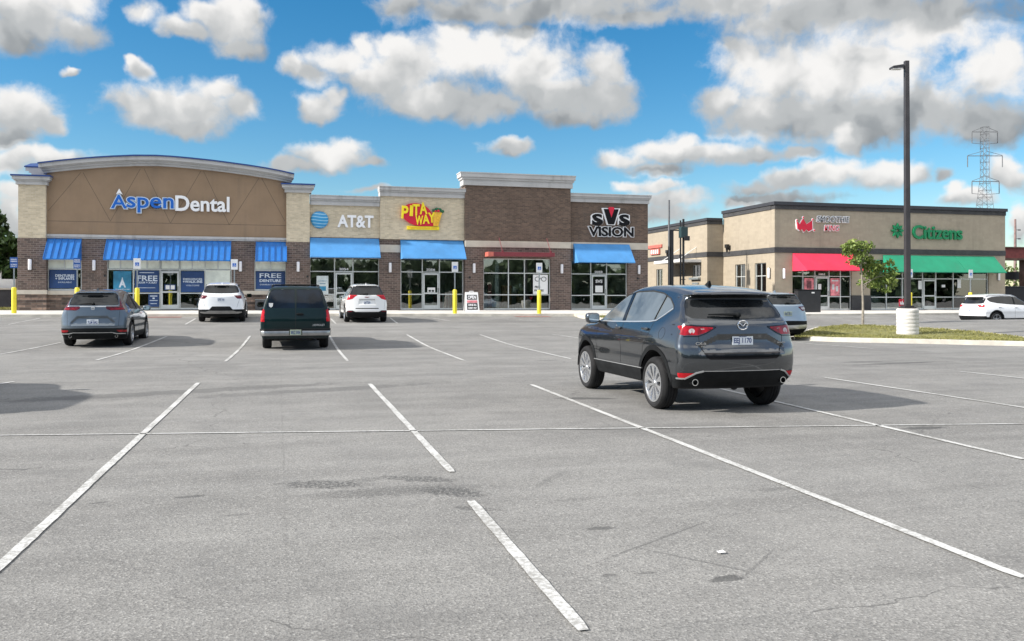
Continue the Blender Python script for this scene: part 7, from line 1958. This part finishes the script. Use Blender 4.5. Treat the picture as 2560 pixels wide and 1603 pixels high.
# ------------------------------------------------------------------ trees
def young_tree():
    x, y = G(2157, 808, .18); z = gz(x, y) + .12
    t = thing('young_tree', 'slender young street tree with sparse light green crown on the island', 'tree', (x, y, z))
    tr = MB(); tr.tube([(0, 0, -.1), (.01, 0, .8), (-.02, 0, 1.6), (-.06, .0, 2.2), (-.12, 0, 2.9), (-.2, 0, 3.6)], [.055, .045, .04, .033, .024, .012], 8)
    for p in ([(-.06, 0, 2.0), (.35, .1, 2.3), (.9, .2, 2.45)], [(-.08, 0, 2.2), (-.35, -.1, 2.7), (-.55, 0, 3.1)], [(-.1, 0, 2.5), (.05, -.2, 2.9), (.15, -.1, 3.2)], [(-.05, 0, 1.6), (.5, -.2, 1.95), (1.25, -.1, 2.05)], [(-.02, 0, 1.4), (.4, .2, 1.6), (.9, .3, 1.6)]):
        tr.tube(p, [.022, .014, .006], 6)
    tr.build('trunk', M['pale_bark'], t, world=False, smooth=True)
    c = MB()
    for i, (cx, cz, rx, rz, n) in enumerate([(-.70, 3.18, .36, .19, 150), (-.30, 3.30, .42, .22, 190), (.08, 3.22, .36, .22, 150), (-.45, 2.95, .42, .18, 130), (.02, 2.92, .36, .18, 110), (-.55, 2.58, .30, .16, 80), (-.12, 2.55, .34, .18, 100), (.32, 2.62, .30, .2, 110), (.52, 2.38, .40, .24, 170), (.92, 2.32, .44, .26, 190), (1.28, 2.16, .36, .25, 150), (.30, 2.08, .36, .2, 120), (.72, 1.92, .44, .24, 180), (1.12, 1.76, .40, .22, 150), (1.45, 1.92, .26, .18, 70), (.52, 1.62, .36, .17, 120), (.92, 1.42, .32, .15, 90), (.10, 1.72, .25, .14, 50), (1.25, 2.55, .26, .14, 50), (.1, 2.72, .3, .18, 80), (.25, 2.35, .3, .2, 90), (-.3, 2.75, .3, .15, 60), (-.85, 2.9, .2, .12, 30), (1.5, 1.55, .2, .12, 30)]):
        leaves(c, (cx, .15 * math.sin(i * 2.3), cz), (rx, rx * .8, rz), int(n * .8), .085, seed=40 + i, shell=.1)
    c.build('crown', M['leaf_light'], t, world=False, fix=False)
young_tree()

def big_tree(x, y, h, r, label, seed, n=2600, ls=.24, mat='leaf_dark', group=None, low=.25):
    z = gz(x, y)
    t = thing('leafy_tree', label, 'tree', (x, y, z), 0, group)
    rr = np.random.default_rng(seed)
    tr = MB(); tr.tube([(0, 0, -.2), (.05, 0, h * .2), (-.04, .05, h * .45), (.06, 0, h * .8)], [r * .09, r * .07, r * .05, r * .015], 10)
    c = MB(); k = 26
    for i in range(k):
        zz = h * (low + (.97 - low) * (i + .5) / k); f = math.sin(PI * min(1, max(.08, ((zz / h - low) / (1.02 - low)) * .8 + .2)) )
        an = rr.random() * 2 * PI; rad = r * f * (.35 + .45 * rr.random())
        cx, cy = rad * math.cos(an), rad * math.sin(an); q = r * (.30 + .22 * rr.random()) * (.6 + .5 * f)
        tr.tube([(0, 0, zz * .75), (cx * .5, cy * .5, zz * .92), (cx, cy, zz)], [r * .03, r * .018, r * .006], 6)
        leaves(c, (cx, cy, zz), (q, q, q * .75), n // k, ls, seed=seed * 100 + i, shell=.3)
    tr.build('trunk', M['bark'], t, world=False, smooth=True)
    c.build('crown', M[mat], t, world=False, fix=False)
big_tree(-17.6, 59.5, 5.9, 3.1, 'dense dark green tree beyond the lawn at the left edge', 5, n=13000, ls=.20, low=.06)

# left edge: lawn strip, charcoal wall, white transformer box
def left_side():
    mb = MB(); V = []; F = []
    tag(MB().box(-60, -13.6, 51.4, 54.0, .2, base_z(-16) + .03).build('lawn', M['grass_soil']), 'strip of lawn left of the shop row', 'lawn', kind='structure')
    g = MB(); r = np.random.default_rng(8)
    for _ in range(3500):
        x, y = -22 + 8.3 * r.random(), 51.45 + 2.5 * r.random(); z = base_z(-16) + .02; an = r.random() * 2 * PI; w = .03
        g.add([(x - math.cos(an) * w, y - math.sin(an) * w, z), (x + math.cos(an) * w, y + math.sin(an) * w, z), (x + r.normal() * .03, y + r.normal() * .03, z + .07 + .08 * r.random())], [(0, 1, 2)])
    tag(g.build('lawn_grass', M['grass'], fix=False), 'short grass on the lawn strip left of the shops', 'grass', kind='stuff')
    t = thing('boundary_wall', 'low charcoal wall with pale cap at the left edge', 'wall', (-20, 56, .8))
    MB().box(-60, -13.3, 56.0, 56.3, .3, 1.86).build('wall_face', M['grey_wall'], t); MB().box(-60, -13.25, 55.9, 56.4, 1.862, 1.96).build('cap', M['stone_band'], t, bevel=.01)
    t = thing('utility_cabinet', 'white utility cabinet with pipes standing behind the charcoal wall', 'utility cabinet', (-15.6, 57.2, .8))
    MB().box(-16.9, -15.0, 56.8, 57.8, .5, 2.5).build('cabinet', M['white_trim'], t, bevel=.02)
    m_ = MB(); m_.tube([(-16.5, 57.2, 2.5), (-16.5, 57.2, 3.3), (-16.9, 57.2, 3.5)], .07, 10); m_.tube([(-15.9, 57.2, 2.5), (-15.9, 57.2, 3.0)], .06, 10); part('pipe', m_, M['white_trim'], t, smooth=True)
left_side()

# ------------------------------------------------------------------ posts in the drive lane between the buildings
t = thing('utility_pole', 'thin grey pole with a black lower post in the lane between buildings', 'pole', (26.0, 54.4, .5))
MB().tube([(26.0, 54.4, 0.3), (26.0, 54.4, 8.1)], .07, 10).build('pole', M['lattice'], t, smooth=True)
MB().box(26.08, 26.30, 54.3, 54.5, .3, 6.0).build('black_post', M['black_metal'], t); MB().box(25.95, 27.4, 54.36, 54.44, 5.98, 6.06).build('arm', M['black_metal'], t)
t = thing('order_post', 'twin black posts carrying a dark speaker box in the drive lane', 'speaker post', (26.9, 54.2, .5))
p = MB(); p.box(26.73, 26.81, 54.15, 54.25, .3, 6.7); p.box(26.93, 27.05, 54.15, 54.25, .3, 6.8); p.build('post', M['black_metal'], t)
MB().box(26.72, 27.24, 54.0, 54.4, 5.5, 6.25).build('box', plain('dark teal box', (.02, .05, .055), .5), t, bevel=.02); MB().box(26.95, 27.36, 53.95, 54.1, 5.3, 5.62).build('lamp', M['black_metal'], t, bevel=.02)
m_ = MB()
for zz in (2.2, 2.6, 3.0, 3.2): m_.box(26.70, 27.1, 54.1, 54.15, zz, zz + .05)
part('bracket', m_, M['black_metal'], t)
# black screen cabinet in front of the tan building
cx_, cy_ = 31.4, 46.2
t = thing('utility_cabinet', 'black flat cabinet standing between the silver car and the smoothie shop', 'utility cabinet', (cx_, cy_, .5))
MB().box(cx_ - .85, cx_ + .75, cy_ - .2, cy_ + .2, .45, 1.84).build('cabinet', M['black_metal'], t, bevel=.02)
MB().box(cx_ - .88, cx_ + .78, cy_ - .23, cy_ + .23, 1.842, 1.90).build('lid', M['plastic'], t, bevel=.01)
MB().box(cx_ + .1, cx_ + .3, cy_ - .225, cy_ - .2, 1.66, 1.74).build('sticker', M['paper'], t)

# ------------------------------------------------------------------ far right: rail bridge, embankment, power line
t = thing('rail_bridge', 'rusty red steel rail bridge on brown columns right of the bank', 'bridge', (62, 66, 0))
MB().box(54, 120, 65.8, 66.6, 5.0, 5.95).build('girder', M['rust'], t); g = MB(); g.box(54, 120, 65.6, 66.8, 5.952, 6.06); g.box(54, 120, 65.6, 66.8, 4.82, 4.998); g.build('flange', M['rust_brown'], t)
for xx in (62.6, 65.2, 68.5, 73.0, 78):
    c = MB(); c.box(xx - .3, xx + .3, 65.9, 66.5, 0, 4.82); c.build('column', M['rust_brown'], t)
MB().box(55, 120, 67.0, 67.3, 3.0, 3.75).build('cross_beam', M['black_metal'], t)
t = thing('boundary_wall', 'low black wall beneath the rusty rail bridge', 'wall', (62, 62, .4)); MB().box(53.2, 110, 62, 62.3, .1, 2.25).build('wall_face', plain('black wall', (.022, .022, .025), .8), t); MB().box(53.2, 110, 61.95, 62.35, 2.252, 2.32).build('cap', M['grey_wall'], t)
sc = MB(); r = np.random.default_rng(12)
for i in range(46):
    leaves(sc, (56 + 40 * r.random(), 72 + 6 * r.random(), .8 + 3.4 * r.random()), (1.8, 1.5, 1.0), 90, .22, seed=900 + i)
tag(sc.build('embankment_scrub', M['leaf_scrub'], fix=False), 'sunlit green scrub on the bank behind the rail bridge', 'scrub', kind='stuff')
def line3(x0, y0, d):  # screen-plane offset at distance d to world
    return None
s_, c_ = math.sin(R(YAW)), math.cos(R(YAW))
def wp(px, py, d):
    xc = (px - 1280) / FPX; return Vector(((s_ + c_ * xc) * d, (c_ - s_ * xc) * d, CAMH + (736 - py) / FPX * d))
D_ = 160.0
base = wp(2462, 760, D_)
t = thing('transmission_tower', 'tall lattice transmission tower rising behind the bank roof', 'transmission tower', (base.x, base.y, 0))
rt = Vector((c_, -s_, 0)); k = D_ / FPX
lat = MB(); arms = MB()
ox = 0
def tp(dx, z, dy=0): return Vector((base.x, base.y, 0)) + rt * dx + Vector((s_, c_, 0)) * dy + Vector((0, 0, z))
zt = CAMH + (736 - 318) * k
def half(z): return lerp(2.6, .55, min(1, z / (zt * .72)))
zs = np.linspace(0, zt, 26)
for i in range(len(zs) - 1):
    a, b_ = zs[i], zs[i + 1]; ha, hb_ = half(a), half(b_)
    for q1, q2 in (((-1, -1), (1, -1)), ((1, -1), (1, 1)), ((1, 1), (-1, 1)), ((-1, 1), (-1, -1))):
        lat.tube([tp(q1[0] * ha, a, q1[1] * ha), tp(q1[0] * hb_, b_, q1[1] * hb_)], .055, 4, cap=False)
        lat.tube([tp(q1[0] * ha, a, q1[1] * ha), tp(q2[0] * hb_, b_, q2[1] * hb_)], .03, 4, cap=False)
        lat.tube([tp(q1[0] * hb_, b_, q1[1] * hb_), tp(q2[0] * hb_, b_, q2[1] * hb_)], .03, 4, cap=False)
lat.build('lattice_mast', M['lattice'], t, fix=False)
for py, x0, x1, drop in ((330, 2430, 2494, 28), (390, 2419, 2506, 28), (454, 2430, 2498, 30)):
    z = CAMH + (736 - py) * k; a, b_ = (x0 - 2462) * k, (x1 - 2462) * k
    arms.tube([tp(a, z), tp(b_, z)], .07, 5); arms.tube([tp(a * .1, z + .9), tp(a, z + .1)], .04, 4); arms.tube([tp(b_ * .1, z + .9), tp(b_, z + .1)], .04, 4)
    for e_ in (a, b_): arms.tube([tp(e_, z), tp(e_, z - drop * k)], .085, 5)
    if py != 390: arms.tube([tp(a, z - drop * k), tp(0, z - drop * k - .2), tp(b_, z - drop * k)], .04, 4)
part('cross_arm', arms, M['lattice'], t, tol=.3)
b2 = wp(2538, 760, 110)
t = thing('power_pole', 'brown steel power pole with stacked insulators right of the bank', 'power pole', (b2.x, b2.y, 0))
k2 = 110 / FPX; zt2 = CAMH + (736 - 548) * k2
MB().tube([(b2.x, b2.y, 0), (b2.x, b2.y, zt2)], [.26, .12], 10).build('pole', M['power_pole'], t, smooth=True)
ins = MB()
for py in (575, 597, 619):
    z = CAMH + (736 - py) * k2
    ins.tube([Vector((b2.x, b2.y, z)) + rt * .1, Vector((b2.x, b2.y, z)) + rt * .35], .03, 6)
    for q in range(3): ins.tube([Vector((b2.x, b2.y, z)) + rt * (.35 + q * .13), Vector((b2.x, b2.y, z)) + rt * (.42 + q * .13)], .09, 8)
part('insulator', ins, M['lattice'], t, tol=.1)

# trees across the road behind the viewer: what the shop windows mirror
tl = MB(); r = np.random.default_rng(77)
for i in range(150):
    x = -110 + 250 * i / 150 + r.normal() * 1.2; hh = 6.4 + 2.2 * r.random()
    for j in range(4): leaves(tl, (x + r.normal() * 1.0, -52 + r.normal() * 2, hh * (.12 + .23 * j)), (2.6 - .25 * j, 2, 1.5), 46, 1.0, seed=2000 + i * 5 + j)
tag(tl.build('far_treeline', M['leaf_far'], fix=False), 'dark belt of trees across the road, mirrored in the shop windows', 'trees', kind='stuff')

# scrap of paper on the asphalt
px_, py_ = g24(1700, 1307)
o = MB().add([(px_ - .022, py_ - .012, .012), (px_ + .025, py_ - .018, .014), (px_ + .02, py_ + .015, .020), (px_ - .006, py_ + .022, .013), (px_ - .024, py_ + .012, .018)], [(0, 1, 2, 3, 4)]).build('paper_scrap', M['paper'])
tag(o, 'small white scrap of paper on the near asphalt', 'litter')
